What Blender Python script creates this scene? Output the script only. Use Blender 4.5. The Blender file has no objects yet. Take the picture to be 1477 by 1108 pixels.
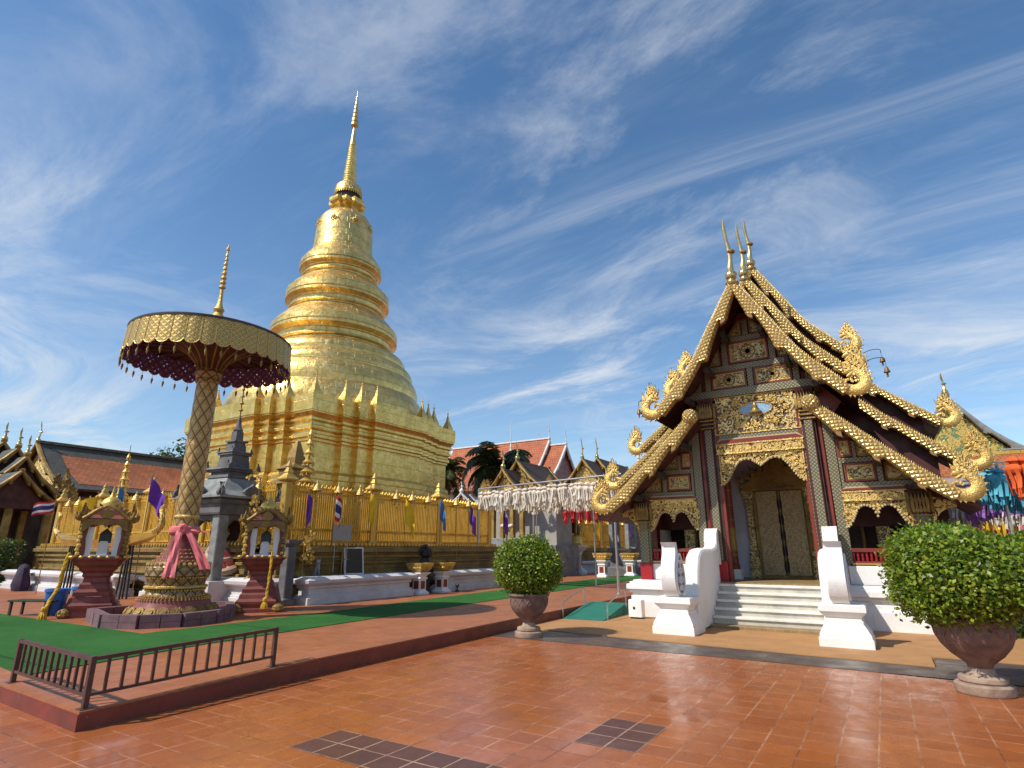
import bpy, bmesh, math, random
from math import sin, cos, pi, radians, sqrt, atan2, hypot
from mathutils import Vector, Matrix
import numpy as np
random.seed(7)
SC = bpy.context.scene
COL = SC.collection

# ---------------------------------------------------------------- camera
cam = bpy.data.cameras.new('camera')
camo = bpy.data.objects.new('camera', cam)
COL.objects.link(camo)
cam.sensor_width = 36.0
cam.lens = 825 / 1477 * 36
cam.clip_start = 0.05
cam.clip_end = 3000
camo.location = (0, 0, 1.65)
camo.rotation_euler = (pi / 2 + math.atan(239 / 825), 0, radians(32))
SC.camera = camo

# ---------------------------------------------------------------- sun, sky, exposure
SUN_EL, SUN_AZ = 48.0, -149.0            # azimuth clockwise from +Y
sd = Vector((sin(radians(SUN_AZ)) * cos(radians(SUN_EL)), cos(radians(SUN_AZ)) * cos(radians(SUN_EL)), sin(radians(SUN_EL))))
sl = bpy.data.lights.new('sun', 'SUN')
sl.energy = 4.2
sl.angle = radians(0.5)
sl.color = (1.0, 0.93, 0.82)
so = bpy.data.objects.new('sun', sl)
so.rotation_euler = sd.to_track_quat('Z', 'Y').to_euler()
so.location = (0, 0, 60)
COL.objects.link(so)

W = bpy.data.worlds.new('World')
SC.world = W
W.use_nodes = True
nt = W.node_tree
nt.nodes.clear()
def wn(t, **k):
    n = nt.nodes.new(t)
    for a, b in k.items(): setattr(n, a, b)
    return n
def wl(a, b): nt.links.new(a, b)
def wmath(op, a, b=None, c=None):
    n = wn('ShaderNodeMath', operation=op)
    for i, v in enumerate((a, b, c)):
        if v is None: continue
        if isinstance(v, (int, float)): n.inputs[i].default_value = v
        else: wl(v, n.inputs[i])
    return n.outputs[0]
sky = wn('ShaderNodeTexSky', sky_type='NISHITA')
sky.sun_disc = False
sky.sun_elevation = radians(SUN_EL)
sky.sun_rotation = radians(SUN_AZ)
sky.altitude = 300
sky.air_density = 1.1
sky.dust_density = 0.3
sky.ozone_density = 3.5
tc = wn('ShaderNodeTexCoord')
sep = wn('ShaderNodeSeparateXYZ')
wl(tc.outputs['Generated'], sep.inputs[0])
zz = wmath('MAXIMUM', sep.outputs[2], 0.02)
zz = wmath('ADD', zz, 0.10)
cx_ = wmath('DIVIDE', sep.outputs[0], zz)
cy_ = wmath('DIVIDE', sep.outputs[1], zz)
comb = wn('ShaderNodeCombineXYZ')
wl(cx_, comb.inputs[0]); wl(cy_, comb.inputs[1])
def cloud_layer(rot, scale, loc, nscale, detail, rough, dist, lo, hi):
    mp = wn('ShaderNodeMapping')
    mp.inputs['Rotation'].default_value = (0, 0, radians(rot))
    mp.inputs['Scale'].default_value = scale
    mp.inputs['Location'].default_value = loc
    wl(comb.outputs[0], mp.inputs[0])
    n = wn('ShaderNodeTexNoise')
    n.inputs['Scale'].default_value = nscale
    n.inputs['Detail'].default_value = detail
    n.inputs['Roughness'].default_value = rough
    n.inputs['Distortion'].default_value = dist
    wl(mp.outputs[0], n.inputs['Vector'])
    r = wn('ShaderNodeMapRange', interpolation_type='SMOOTHSTEP')
    r.inputs[1].default_value = lo; r.inputs[2].default_value = hi
    wl(n.outputs[0], r.inputs[0])
    return r.outputs[0]
streak = cloud_layer(-18, (0.42, 2.1, 1), (3.1, 1.7, 0), 1.35, 9, 0.62, 1.3, 0.46, 0.86)
wisps = cloud_layer(35, (0.75, 1.25, 1), (0.4, 5.2, 0), 1.25, 10, 0.66, 0.7, 0.42, 0.74)
mask = cloud_layer(10, (0.6, 0.8, 1), (2.3, 0.9, 0), 0.9, 3, 0.5, 0.3, 0.38, 0.60)
c1_ = wmath('MAXIMUM', wmath('MULTIPLY', streak, 0.58), wmath('MULTIPLY', wisps, 0.95))
c2_ = wmath('MULTIPLY', c1_, wmath('ADD', wmath('MULTIPLY', mask, 0.65), 0.42))
low = wn('ShaderNodeMapRange', interpolation_type='SMOOTHSTEP')   # thin veil of high cloud low in the sky
low.inputs[1].default_value = 0.62; low.inputs[2].default_value = 0.05
low.inputs[3].default_value = 0.0; low.inputs[4].default_value = 0.28
wl(sep.outputs[2], low.inputs[0])
cl = wmath('MINIMUM', wmath('ADD', wmath('MULTIPLY', c2_, 0.72), wmath('MULTIPLY', low.outputs[0], wmath('ADD', wmath('MULTIPLY', wisps, 0.9), 0.35))), 0.93)
mixc = wn('ShaderNodeMixRGB')
mixc.inputs[2].default_value = (4.9, 5.2, 5.6, 1)
hsv = wn('ShaderNodeHueSaturation')
hsv.inputs['Hue'].default_value = 0.497
hsv.inputs['Saturation'].default_value = 1.12
hsv.inputs['Value'].default_value = 0.95
wl(sky.outputs[0], hsv.inputs['Color'])
wl(cl, mixc.inputs[0]); wl(hsv.outputs[0], mixc.inputs[1])
bg = wn('ShaderNodeBackground')
bg.inputs[1].default_value = 0.132
wl(mixc.outputs[0], bg.inputs[0])
wo = wn('ShaderNodeOutputWorld')
wl(bg.outputs[0], wo.inputs[0])

SC.view_settings.view_transform = 'Standard'
SC.view_settings.look = 'None'
SC.view_settings.exposure = 0.25
SC.view_settings.gamma = 1.0
SC.view_settings.use_curve_mapping = False

# ---------------------------------------------------------------- materials
class NM:
    """small node-material builder"""
    def __init__(s, name):
        s.m = bpy.data.materials.new(name)
        s.m.use_nodes = True
        s.t = s.m.node_tree
        s.t.nodes.clear()
        s.out = s.n('ShaderNodeOutputMaterial')
        s.p = s.n('ShaderNodeBsdfPrincipled')
        s.l(s.p.outputs[0], s.out.inputs[0])
        s.tc = s.n('ShaderNodeTexCoord')
    def n(s, t, **k):
        n = s.t.nodes.new(t)
        for a, b in k.items(): setattr(n, a, b)
        return n
    def l(s, a, b): s.t.links.new(a, b)
    def inp(s, node, key, v):
        if v is None: return
        if isinstance(v, (int, float)): node.inputs[key].default_value = v
        elif isinstance(v, tuple): node.inputs[key].default_value = v if len(v) != 3 or node.inputs[key].type == 'VECTOR' else (*v, 1)
        else: s.l(v, node.inputs[key])
    def math(s, op, a, b=None, c=None):
        n = s.n('ShaderNodeMath', operation=op)
        for i, v in enumerate((a, b, c)): s.inp(n, i, v)
        return n.outputs[0]
    def noise(s, scale, detail=4, rough=0.55, dist=0, vec=None, sc=None):
        n = s.n('ShaderNodeTexNoise')
        n.inputs['Scale'].default_value = scale
        n.inputs['Detail'].default_value = detail
        n.inputs['Roughness'].default_value = rough
        n.inputs['Distortion'].default_value = dist
        v = vec or s.tc.outputs['Object']
        if sc: v = s.mapping(sc, v)
        s.l(v, n.inputs['Vector'])
        return n.outputs[0]
    def mapping(s, sc=(1, 1, 1), vec=None, rot=(0, 0, 0), loc=(0, 0, 0)):
        n = s.n('ShaderNodeMapping')
        n.inputs['Scale'].default_value = sc
        n.inputs['Rotation'].default_value = rot
        n.inputs['Location'].default_value = loc
        s.l(vec or s.tc.outputs['Object'], n.inputs[0])
        return n.outputs[0]
    def ramp(s, f, lo, hi, a=0.0, b=1.0):
        n = s.n('ShaderNodeMapRange')
        n.inputs[1].default_value = lo; n.inputs[2].default_value = hi
        n.inputs[3].default_value = a; n.inputs[4].default_value = b
        s.l(f, n.inputs[0])
        return n.outputs[0]
    def mix(s, f, a, b, mode='MIX'):
        n = s.n('ShaderNodeMixRGB', blend_type=mode)
        s.inp(n, 0, f); s.inp(n, 1, a); s.inp(n, 2, b)
        return n.outputs[0]
    def bump(s, h, strength=0.5, dist=0.02, prev=None):
        n = s.n('ShaderNodeBump')
        n.inputs['Strength'].default_value = strength
        n.inputs['Distance'].default_value = dist
        s.l(h, n.inputs['Height'])
        if prev: s.l(prev, n.inputs['Normal'])
        return n.outputs[0]
    def set(s, col=None, rough=None, metal=None, normal=None, spec=None, coat=None):
        s.inp(s.p, 'Base Color', col); s.inp(s.p, 'Roughness', rough); s.inp(s.p, 'Metallic', metal)
        s.inp(s.p, 'Normal', normal); s.inp(s.p, 'Specular IOR Level', spec); s.inp(s.p, 'Coat Weight', coat)
        return s.m

def basic(name, c1, c2=None, scale=4.0, rough=0.6, metal=0.0, bump=0.25, bscale=30, bdist=0.01, rvar=0.15, spec=0.5, lo=0.35, hi=0.68):
    b = NM(name)
    c2 = c2 or tuple(v * 0.7 for v in c1)
    n1 = b.noise(scale, 6, 0.62, 0.3)
    n2 = b.noise(bscale, 5, 0.6)
    col = b.mix(b.ramp(n1, lo, hi), c1, c2)
    r = b.ramp(n1, 0.3, 0.7, max(0.03, rough - rvar), min(1, rough + rvar))
    nrm = b.bump(n2, bump, bdist) if bump else None
    return b.set(col, r, metal, nrm, spec)

def gold_mat(name, c1, c2, rough=0.38, metal=0.85, plates=None, bump=0.3, bscale=14, bdist=0.03, dirt=0.0):
    b = NM(name)
    n1 = b.noise(1.7, 6, 0.6, 0.4)
    n2 = b.noise(bscale, 5, 0.6)
    col = b.mix(b.ramp(n1, 0.35, 0.65), c1, c2)
    nrm = b.bump(n2, bump, bdist)
    r = b.ramp(b.noise(6, 5, 0.6), 0.3, 0.7, rough - 0.1, rough + 0.14)
    if plates:                                  # riveted copper plates: seams wrapped round the axis by angle and height
        sx = b.n('ShaderNodeSeparateXYZ'); b.l(b.tc.outputs['Object'], sx.inputs[0])
        ang = b.math('MULTIPLY', b.math('ARCTAN2', sx.outputs[1], sx.outputs[0]), plates[0])
        cb = b.n('ShaderNodeCombineXYZ'); b.l(ang, cb.inputs[0]); b.l(sx.outputs[2], cb.inputs[1])
        br = b.n('ShaderNodeTexBrick'); b.l(cb.outputs[0], br.inputs['Vector'])
        br.inputs['Scale'].default_value = 1.0
        br.inputs['Brick Width'].default_value = plates[1]; br.inputs['Row Height'].default_value = plates[2]
        br.inputs['Mortar Size'].default_value = 0.016; br.inputs['Mortar Smooth'].default_value = 0.3
        br.inputs['Color1'].default_value = (0.80, 0.79, 0.77, 1); br.inputs['Color2'].default_value = (1.06, 1.04, 1.0, 1)
        br.inputs['Mortar'].default_value = (0.34, 0.30, 0.25, 1)
        col = b.mix(0.75 if not dirt else 0.4, col, br.outputs[0], 'MULTIPLY')
        nrm = b.bump(br.outputs['Fac'], 0.6 if not dirt else 0.3, -0.04, nrm)
        col = b.mix(b.ramp(b.noise(0.9, 7, 0.7, 0.4, sc=(1, 1, 0.35)), 0.52, 0.8, 0, 0.55), col, (0.34, 0.19, 0.04))
        wv = b.noise(2.2, 4, 0.5, 0.5)
        nrm = b.bump(wv, 0.35, 0.16, nrm)
    if dirt:
        d = b.ramp(b.noise(3.5, 7, 0.7, 0.6), 0.52, 0.72, 0, dirt)
        col = b.mix(d, col, (0.16, 0.085, 0.02))
        return b.set(col, r, b.math('SUBTRACT', metal, b.math('MULTIPLY', d, 0.5)), nrm)
    return b.set(col, r, metal, nrm)

def filigree(name, gold, back, scale=9.0, width=0.08, metal=0.5, freq=3.0, rough=0.36, bd=0.03):
    """gilded scroll-work standing proud of a dark ground"""
    b = NM(name)
    n = b.noise(scale, 1.5, 0.5, 1.4)
    f = b.math('PINGPONG', b.math('MULTIPLY', n, freq), 0.5)
    msk = b.ramp(f, width, width + 0.16)
    n2 = b.noise(scale * 6, 3, 0.6)
    msk = b.math('MULTIPLY', msk, b.ramp(n2, 0.28, 0.42))
    col = b.mix(msk, back, gold)
    nrm = b.bump(msk, 0.85, bd)
    nrm = b.bump(n2, 0.3, 0.01, nrm)
    return b.set(col, b.math('SUBTRACT', 0.62, b.math('MULTIPLY', msk, 0.62 - rough)), b.math('MULTIPLY', msk, metal), nrm)

def mosaic(name, c1, c2, c3, scale=11.0, rough=0.35):
    """small mirror-glass mosaic: diamonds in a lattice"""
    b = NM(name)
    sx = b.n('ShaderNodeSeparateXYZ'); b.l(b.tc.outputs['Object'], sx.inputs[0])
    xx = b.math('ADD', sx.outputs[0], sx.outputs[1])
    p = b.math('PINGPONG', b.math('MULTIPLY', b.math('ADD', xx, sx.outputs[2]), scale), 0.5)
    q = b.math('PINGPONG', b.math('MULTIPLY', b.math('SUBTRACT', xx, sx.outputs[2]), scale), 0.5)
    mn = b.math('MINIMUM', p, q); mx = b.math('MAXIMUM', p, q)
    col = b.mix(b.ramp(mn, 0.06, 0.13), c2, c1)
    col = b.mix(b.ramp(mn, 0.30, 0.36), col, c3)
    nz = b.noise(60, 3, 0.6)
    col = b.mix(b.ramp(nz, 0.4, 0.7, 0, 0.55), col, c2)
    nrm = b.bump(mn, 0.5, 0.02)
    nrm = b.bump(nz, 0.5, 0.008, nrm)
    return b.set(col, b.ramp(nz, 0.3, 0.7, rough - 0.15, rough + 0.2), 0.25, nrm)

def lattice_uv(name, c1, c2, nu, nv, lw=0.07, metal=0.5, rough=0.45, depth=0.03, dotc=None):
    """diamond lattice in UV (u, v in metres)"""
    b = NM(name)
    sx = b.n('ShaderNodeSeparateXYZ'); b.l(b.tc.outputs['UV'], sx.inputs[0])
    u = b.math('MULTIPLY', sx.outputs[0], nu); v = b.math('MULTIPLY', sx.outputs[1], nv)
    p = b.math('PINGPONG', b.math('ADD', u, v), 0.5); q = b.math('PINGPONG', b.math('SUBTRACT', u, v), 0.5)
    mn = b.math('MINIMUM', p, q)
    nz = b.noise(40, 4, 0.6)
    k = b.ramp(mn, lw, lw + 0.05)
    col = b.mix(k, c2, c1)
    if dotc: col = b.mix(b.ramp(mn, 0.36, 0.42), col, dotc)
    col = b.mix(b.ramp(nz, 0.35, 0.75, 0, 0.45), col, tuple(x * 0.45 for x in c1))
    nrm = b.bump(mn, 0.9, depth)
    nrm = b.bump(nz, 0.35, 0.008, nrm)
    return b.set(col, b.ramp(nz, 0.3, 0.7, rough - 0.1, rough + 0.15), b.math('MULTIPLY', k, metal), nrm)

def roof_tiles(name, c1, c2, sc=(1, 1, 1), rough=0.7, w=0.16, h=0.2):
    b = NM(name)
    br = b.n('ShaderNodeTexBrick'); b.l(b.tc.outputs['UV'], br.inputs['Vector'])
    br.inputs['Scale'].default_value = 1.0
    br.inputs['Brick Width'].default_value = w; br.inputs['Row Height'].default_value = h
    br.inputs['Mortar Size'].default_value = 0.018; br.inputs['Mortar Smooth'].default_value = 0.6
    br.inputs['Color1'].default_value = (*c1, 1); br.inputs['Color2'].default_value = (*c2, 1)
    br.inputs['Mortar'].default_value = tuple(v * 0.35 for v in c1) + (1,)
    n1 = b.noise(0.8, 7, 0.65, 0.5)
    col = b.mix(b.ramp(n1, 0.42, 0.75, 0, 0.6), br.outputs[0], tuple(v * 0.4 for v in c2))
    nrm = b.bump(br.outputs['Fac'], 0.8, -0.03)
    return b.set(col, rough, 0, nrm)

def leaf_mat(name, c1, c2, c3, trans=0.3, rough=0.5):
    b = NM(name)
    g = b.n('ShaderNodeNewGeometry')
    r = b.n('ShaderNodeValToRGB')
    r.color_ramp.elements[0].color = (*c1, 1); r.color_ramp.elements[1].color = (*c3, 1)
    e = r.color_ramp.elements.new(0.55); e.color = (*c2, 1)
    b.l(g.outputs['Random Per Island'], r.inputs[0])
    b.set(r.outputs[0], rough, 0, None, 0.45)
    tr = b.n('ShaderNodeBsdfTranslucent')
    b.l(b.mix(0.35, r.outputs[0], (0.25, 0.30, 0.03)), tr.inputs[0])
    mx = b.n('ShaderNodeMixShader'); mx.inputs[0].default_value = trans
    b.l(b.p.outputs[0], mx.inputs[1]); b.l(tr.outputs[0], mx.inputs[2]); b.l(mx.outputs[0], b.out.inputs[0])
    return b.m

def pierced(name, c1, metal, rough, nu=1.0, nv=1.0, hole=0.11):
    """sheet cut through with holes (UV pattern), real transparency"""
    b = NM(name)
    sx = b.n('ShaderNodeSeparateXYZ'); b.l(b.tc.outputs['UV'], sx.inputs[0])
    u = b.math('MULTIPLY', sx.outputs[0], nu); v = b.math('MULTIPLY', sx.outputs[1], nv)
    p = b.math('PINGPONG', b.math('ADD', u, v), 0.5); q = b.math('PINGPONG', b.math('SUBTRACT', u, v), 0.5)
    mn = b.math('MINIMUM', p, q)
    nz = b.noise(30, 3, 0.6)
    hl = b.math('GREATER_THAN', b.math('ADD', mn, b.math('MULTIPLY', nz, 0.12)), 0.5 - hole + 0.06)
    col = b.mix(b.ramp(mn, 0.05, 0.2), tuple(x * 0.55 for x in c1), c1)
    col = b.mix(b.ramp(nz, 0.4, 0.8, 0, 0.5), col, tuple(x * 0.5 for x in c1))
    b.set(col, rough, metal, b.bump(mn, 0.6, 0.02))
    tr = b.n('ShaderNodeBsdfTransparent')
    mx = b.n('ShaderNodeMixShader')
    b.l(hl, mx.inputs[0]); b.l(b.p.outputs[0], mx.inputs[1]); b.l(tr.outputs[0], mx.inputs[2]); b.l(mx.outputs[0], b.out.inputs[0])
    return b.m

def tile_floor(name, c1, c2, grout, size=0.29, rough=(0.16, 0.5), stain=(0.13, 0.045, 0.02), off=(0, 0), mort=0.008):
    b = NM(name)
    v = b.mapping((1, 1, 1), None, (0, 0, 0), (off[0], off[1], 0))
    br = b.n('ShaderNodeTexBrick', offset=0.0, squash=1.0); b.l(v, br.inputs['Vector'])
    br.inputs['Scale'].default_value = 1.0
    br.inputs['Brick Width'].default_value = size; br.inputs['Row Height'].default_value = size
    br.inputs['Mortar Size'].default_value = mort; br.inputs['Mortar Smooth'].default_value = 0.15
    br.inputs['Color1'].default_value = (*c1, 1); br.inputs['Color2'].default_value = (*c2, 1)
    n1 = b.noise(0.9, 7, 0.66, 0.6); n2 = b.noise(7, 6, 0.65, 0.4, sc=(1, 0.5, 1))
    n4 = b.noise(1.7, 6, 0.7, 0.2)
    gcol = b.mix(b.ramp(n4, 0.42, 0.60), grout[0], grout[1])
    b.l(gcol, br.inputs['Mortar'])
    fl = b.n('ShaderNodeVectorMath', operation='FLOOR'); dvn = b.n('ShaderNodeVectorMath', operation='DIVIDE')
    dvn.inputs[1].default_value = (size, size, 1); b.l(v, dvn.inputs[0]); b.l(dvn.outputs[0], fl.inputs[0])
    wnz = b.n('ShaderNodeTexWhiteNoise', noise_dimensions='2D'); b.l(fl.outputs[0], wnz.inputs['Vector'])
    tile = wnz.outputs['Value']
    col = b.mix(b.ramp(tile, 0.0, 1.0, 0.0, 0.45), br.outputs[0], tuple(x * 0.70 for x in c1))
    col = b.mix(b.ramp(n2, 0.38, 0.72, 0, 0.5), col, tuple(x * 0.62 for x in c2))
    col = b.mix(b.ramp(n1, 0.50, 0.76, 0, 0.55), col, stain)
    sp = b.ramp(b.noise(2.6, 8, 0.75, 0.8), 0.69, 0.74, 0, 0.75)
    col = b.mix(sp, col, (0.05, 0.03, 0.02))
    r = b.ramp(b.noise(1.3, 6, 0.65, 0.5), 0.34, 0.66, rough[0], rough[1])
    r = b.math('ADD', r, b.ramp(n2, 0.4, 0.7, 0, 0.12))
    r = b.math('ADD', r, b.ramp(tile, 0, 1, -0.03, 0.09))
    nrm = b.bump(br.outputs['Fac'], 0.35, -0.004)
    nrm = b.bump(b.noise(5, 5, 0.6), 0.12, 0.01, nrm)
    return b.set(col, r, 0, nrm, 0.5)

M = {}
M['stupa'] = gold_mat('gilded_copper_plates', (0.90, 0.66, 0.26), (0.72, 0.48, 0.14), 0.37, 0.93, (7.0, 1.3, 0.62))
M['stupa_base'] = gold_mat('gilded_copper_sheet', (0.90, 0.63, 0.21), (0.72, 0.46, 0.11), 0.35, 0.93, (9.0, 1.7, 0.9), dirt=0.25)
M['gold'] = gold_mat('gold_paint', (0.78, 0.53, 0.14), (0.60, 0.38, 0.08), 0.38, 0.65, dirt=0.35)
M['gold_spire'] = gold_mat('pale_gold_metal', (0.80, 0.62, 0.28), (0.62, 0.44, 0.16), 0.36, 0.75, bump=0.3)
M['gold_pale'] = gold_mat('pale_gold_leaf', (0.72, 0.50, 0.17), (0.50, 0.32, 0.09), 0.36, 0.65, bump=0.8, bscale=26, dirt=0.55)
M['gold_fence'] = gold_mat('gold_fence_paint', (0.80, 0.49, 0.08), (0.65, 0.375, 0.05), 0.42, 0.58, dirt=0.3)
M['gold_old'] = gold_mat('aged_gold_stucco', (0.40, 0.26, 0.07), (0.20, 0.12, 0.035), 0.5, 0.5, bump=0.8, bscale=22, dirt=0.6)
M['fil_red'] = filigree('gold_scrollwork_on_red', (0.80, 0.56, 0.18), (0.11, 0.022, 0.012), 7.5)
M['fil_dark'] = filigree('gold_scrollwork_on_mosaic', (0.80, 0.58, 0.22), (0.10, 0.095, 0.11), 5.5, 0.12, freq=3.2, bd=0.05)
M['fil_grey'] = filigree('gold_scrollwork_on_sage', (0.62, 0.47, 0.20), (0.12, 0.11, 0.075), 9.5, 0.09)
M['fil_door'] = filigree('gold_stencil_on_door', (0.46, 0.34, 0.17), (0.21, 0.14, 0.07), 20, 0.05, 0.35, 3.2, 0.5, 0.004)
M['fil_green'] = filigree('gold_scrollwork_on_green', (0.74, 0.50, 0.13), (0.10, 0.22, 0.11), 3.2, 0.10)
M['mosaic'] = mosaic('sage_glass_mosaic', (0.27, 0.25, 0.155), (0.085, 0.07, 0.04), (0.42, 0.35, 0.19), 11.5)
M['red'] = basic('red_lacquer', (0.23, 0.035, 0.018), (0.13, 0.02, 0.012), 3, 0.42, bump=0.15)
M['darkred'] = basic('dark_red_boards', (0.085, 0.018, 0.012), (0.04, 0.010, 0.008), 3, 0.6, bump=0.2)
M['crimson'] = basic('crimson_paint', (0.36, 0.012, 0.02), (0.28, 0.010, 0.015), 3, 0.4, bump=0.1)
M['white'] = basic('white_limewash', (0.80, 0.79, 0.77), (0.66, 0.65, 0.62), 1.6, 0.75, bump=0.2, bscale=12, lo=0.5, hi=0.85)
def limewash(name, c1, c2, stain):
    b = NM(name)
    n1 = b.noise(1.6, 6, 0.62, 0.3); n2 = b.noise(14, 5, 0.6)
    st = b.noise(5.0, 7, 0.7, 0.4, sc=(1, 1, 0.16)); bl = b.noise(0.9, 6, 0.7, 0.6)
    col = b.mix(b.ramp(n1, 0.45, 0.8), c1, c2)
    col = b.mix(b.ramp(st, 0.55, 0.78, 0, 0.5), col, stain)
    col = b.mix(b.ramp(bl, 0.60, 0.75, 0, 0.35), col, stain)
    nrm = b.bump(n2, 0.3, 0.012); nrm = b.bump(b.noise(2.5, 5, 0.6), 0.2, 0.03, nrm)
    return b.set(col, 0.75, 0, nrm)
M['white'] = limewash('white_limewash', (0.80, 0.79, 0.77), (0.70, 0.69, 0.66), (0.50, 0.47, 0.42))
M['lilac'] = basic('pale_lilac_wall', (0.52, 0.49, 0.55), (0.42, 0.40, 0.46), 2, 0.8, bump=0.1)
M['marble_riser'] = basic('grey_marble_risers', (0.52, 0.49, 0.42), (0.32, 0.30, 0.26), 3, 0.5, bump=0.1, lo=0.4, hi=0.75)
M['marble'] = basic('white_marble_steps', (0.74, 0.71, 0.64), (0.50, 0.47, 0.41), 2.4, 0.42, bump=0.1, lo=0.45, hi=0.8)
M['steptile'] = tile_floor('ochre_step_tile', (0.33, 0.22, 0.09), (0.25, 0.17, 0.08), ((0.42, 0.33, 0.18), (0.30, 0.22, 0.12)), 0.15, (0.35, 0.6))
M['wallwhite'] = basic('weathered_white_wall', (0.62, 0.61, 0.62), (0.44, 0.43, 0.43), 1.4, 0.7, bump=0.2, bscale=14, lo=0.42, hi=0.8)
M['plaza'] = tile_floor('terracotta_floor_tiles', (0.43, 0.128, 0.034), (0.32, 0.092, 0.027), ((0.60, 0.31, 0.18), (0.17, 0.06, 0.028)), 0.29, (0.11, 0.30), (0.27, 0.082, 0.028))
M['terrace'] = tile_floor('terracotta_terrace_tiles', (0.42, 0.145, 0.052), (0.34, 0.115, 0.045), ((0.44, 0.20, 0.10), (0.25, 0.09, 0.045)), 0.29, (0.26, 0.55), (0.22, 0.075, 0.035))
M['inlay'] = tile_floor('dark_brown_inlay_tiles', (0.135, 0.055, 0.036), (0.105, 0.043, 0.030), ((0.62, 0.42, 0.28), (0.45, 0.24, 0.15)), 0.29, (0.28, 0.5), (0.12, 0.05, 0.03))
def curb_paint():
    b = NM('dark_red_curb_paint')
    n1 = b.noise(2.5, 6, 0.65, 0.4); n2 = b.noise(26, 6, 0.72); n3 = b.noise(1.3, 6, 0.7, 0.8, sc=(1, 1, 3))
    col = b.mix(b.ramp(n1, 0.35, 0.68), (0.21, 0.034, 0.018), (0.13, 0.026, 0.017))
    col = b.mix(b.ramp(n3, 0.55, 0.72, 0, 0.6), col, (0.10, 0.05, 0.035))
    chip = b.math('MULTIPLY', b.ramp(n2, 0.66, 0.70), b.ramp(n3, 0.46, 0.54))
    col = b.mix(chip, col, (0.46, 0.38, 0.32))
    return b.set(col, b.ramp(n1, 0.3, 0.7, 0.38, 0.6), 0, b.bump(n2, 0.35, 0.012, b.bump(n1, 0.2, 0.04)))
M['curb'] = curb_paint()
M['band'] = basic('dark_granite_strip', (0.105, 0.075, 0.06), (0.065, 0.05, 0.043), 2, 0.38, bump=0.15, bscale=60)
M['apron'] = basic('washed_gravel_apron', (0.44, 0.225, 0.085), (0.34, 0.175, 0.07), 1.8, 0.8, bump=0.5, bscale=160, bdist=0.004)
M['ground'] = basic('beaten_earth', (0.20, 0.16, 0.11), (0.13, 0.12, 0.07), 0.4, 0.9)
def turf():
    b = NM('green_artificial_turf')
    n1 = b.noise(0.7, 7, 0.68, 0.5); n2 = b.noise(260, 4, 0.6); n3 = b.noise(9, 5, 0.65)
    sx = b.n('ShaderNodeSeparateXYZ'); b.l(b.tc.outputs['Object'], sx.inputs[0])
    seam = b.math('PINGPONG', b.math('MULTIPLY', sx.outputs[1], 0.27), 0.5)
    col = b.mix(b.ramp(n1, 0.36, 0.68), (0.050, 0.185, 0.042), (0.026, 0.115, 0.026))
    col = b.mix(b.ramp(n3, 0.45, 0.75, 0, 0.5), col, (0.085, 0.16, 0.05))
    col = b.mix(b.ramp(n2, 0.35, 0.7, 0, 0.6), col, (0.012, 0.06, 0.012))
    col = b.mix(b.ramp(seam, 0.004, 0.010, 0.7, 0), col, (0.012, 0.045, 0.012))
    return b.set(col, 0.95, 0, b.bump(b.noise(1.5, 4, 0.5), 0.35, 0.05, b.bump(n2, 0.9, 0.012)), 0.12)
M['carpet'] = turf()
M['mat_green'] = basic('green_ramp_mat', (0.012, 0.17, 0.115), (0.010, 0.12, 0.085), 2, 0.75, bump=0.3, bscale=160, bdist=0.004)
M['rail_brown'] = basic('brown_painted_steel', (0.085, 0.033, 0.022), (0.055, 0.024, 0.018), 6, 0.45, bump=0.2)
M['steel'] = basic('galvanised_steel', (0.50, 0.50, 0.49), (0.34, 0.34, 0.33), 5, 0.38, 0.75, bump=0.1)
M['terrapot'] = basic('weathered_brown_pot', (0.21, 0.135, 0.105), (0.09, 0.058, 0.048), 5, 0.75, bump=0.5, bscale=24)
M['potbase'] = basic('worn_stone_pot_foot', (0.40, 0.29, 0.21), (0.24, 0.16, 0.12), 7, 0.8, bump=0.5, bscale=24)
M['stone_dark'] = basic('dark_grey_stone', (0.155, 0.155, 0.155), (0.075, 0.075, 0.08), 3.2, 0.8, bump=0.5, bscale=20)
M['stone_grey'] = basic('mossy_grey_stone', (0.27, 0.28, 0.27), (0.15, 0.16, 0.155), 3.2, 0.85, bump=0.5, bscale=16)
M['maroon'] = basic('maroon_plaster', (0.25, 0.062, 0.048), (0.16, 0.04, 0.034), 3, 0.62, bump=0.3, bscale=20)
M['purplebrick'] = basic('purple_grey_blocks', (0.20, 0.11, 0.125), (0.12, 0.065, 0.075), 4, 0.8, bump=0.5)
M['umb_relief'] = lattice_uv('gilt_lattice_on_umber', (0.36, 0.23, 0.095), (0.055, 0.020, 0.014), 3.6, 3.6, 0.06, 0.45, 0.45, 0.05, (0.46, 0.31, 0.13))
M['umb_pole'] = lattice_uv('gilt_diamond_pole', (0.52, 0.34, 0.12), (0.13, 0.045, 0.015), 3.7, 2.35, 0.045, 0.5, 0.45, 0.03, (0.66, 0.47, 0.19))
M['valance'] = pierced('pierced_gold_valance', (0.62, 0.43, 0.13), 0.5, 0.42, 6.5, 6.5, 0.10)
M['valance_in'] = pierced('purple_valance_lining', (0.22, 0.075, 0.34), 0.0, 0.6, 4.6, 4.6, 0.25)
M['umb_under'] = basic('dark_red_canopy_lining', (0.085, 0.022, 0.018), (0.05, 0.015, 0.014), 3, 0.7)
M['umb_top'] = basic('dark_canopy_sheet', (0.05, 0.03, 0.022), (0.03, 0.02, 0.017), 3, 0.5)
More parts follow.
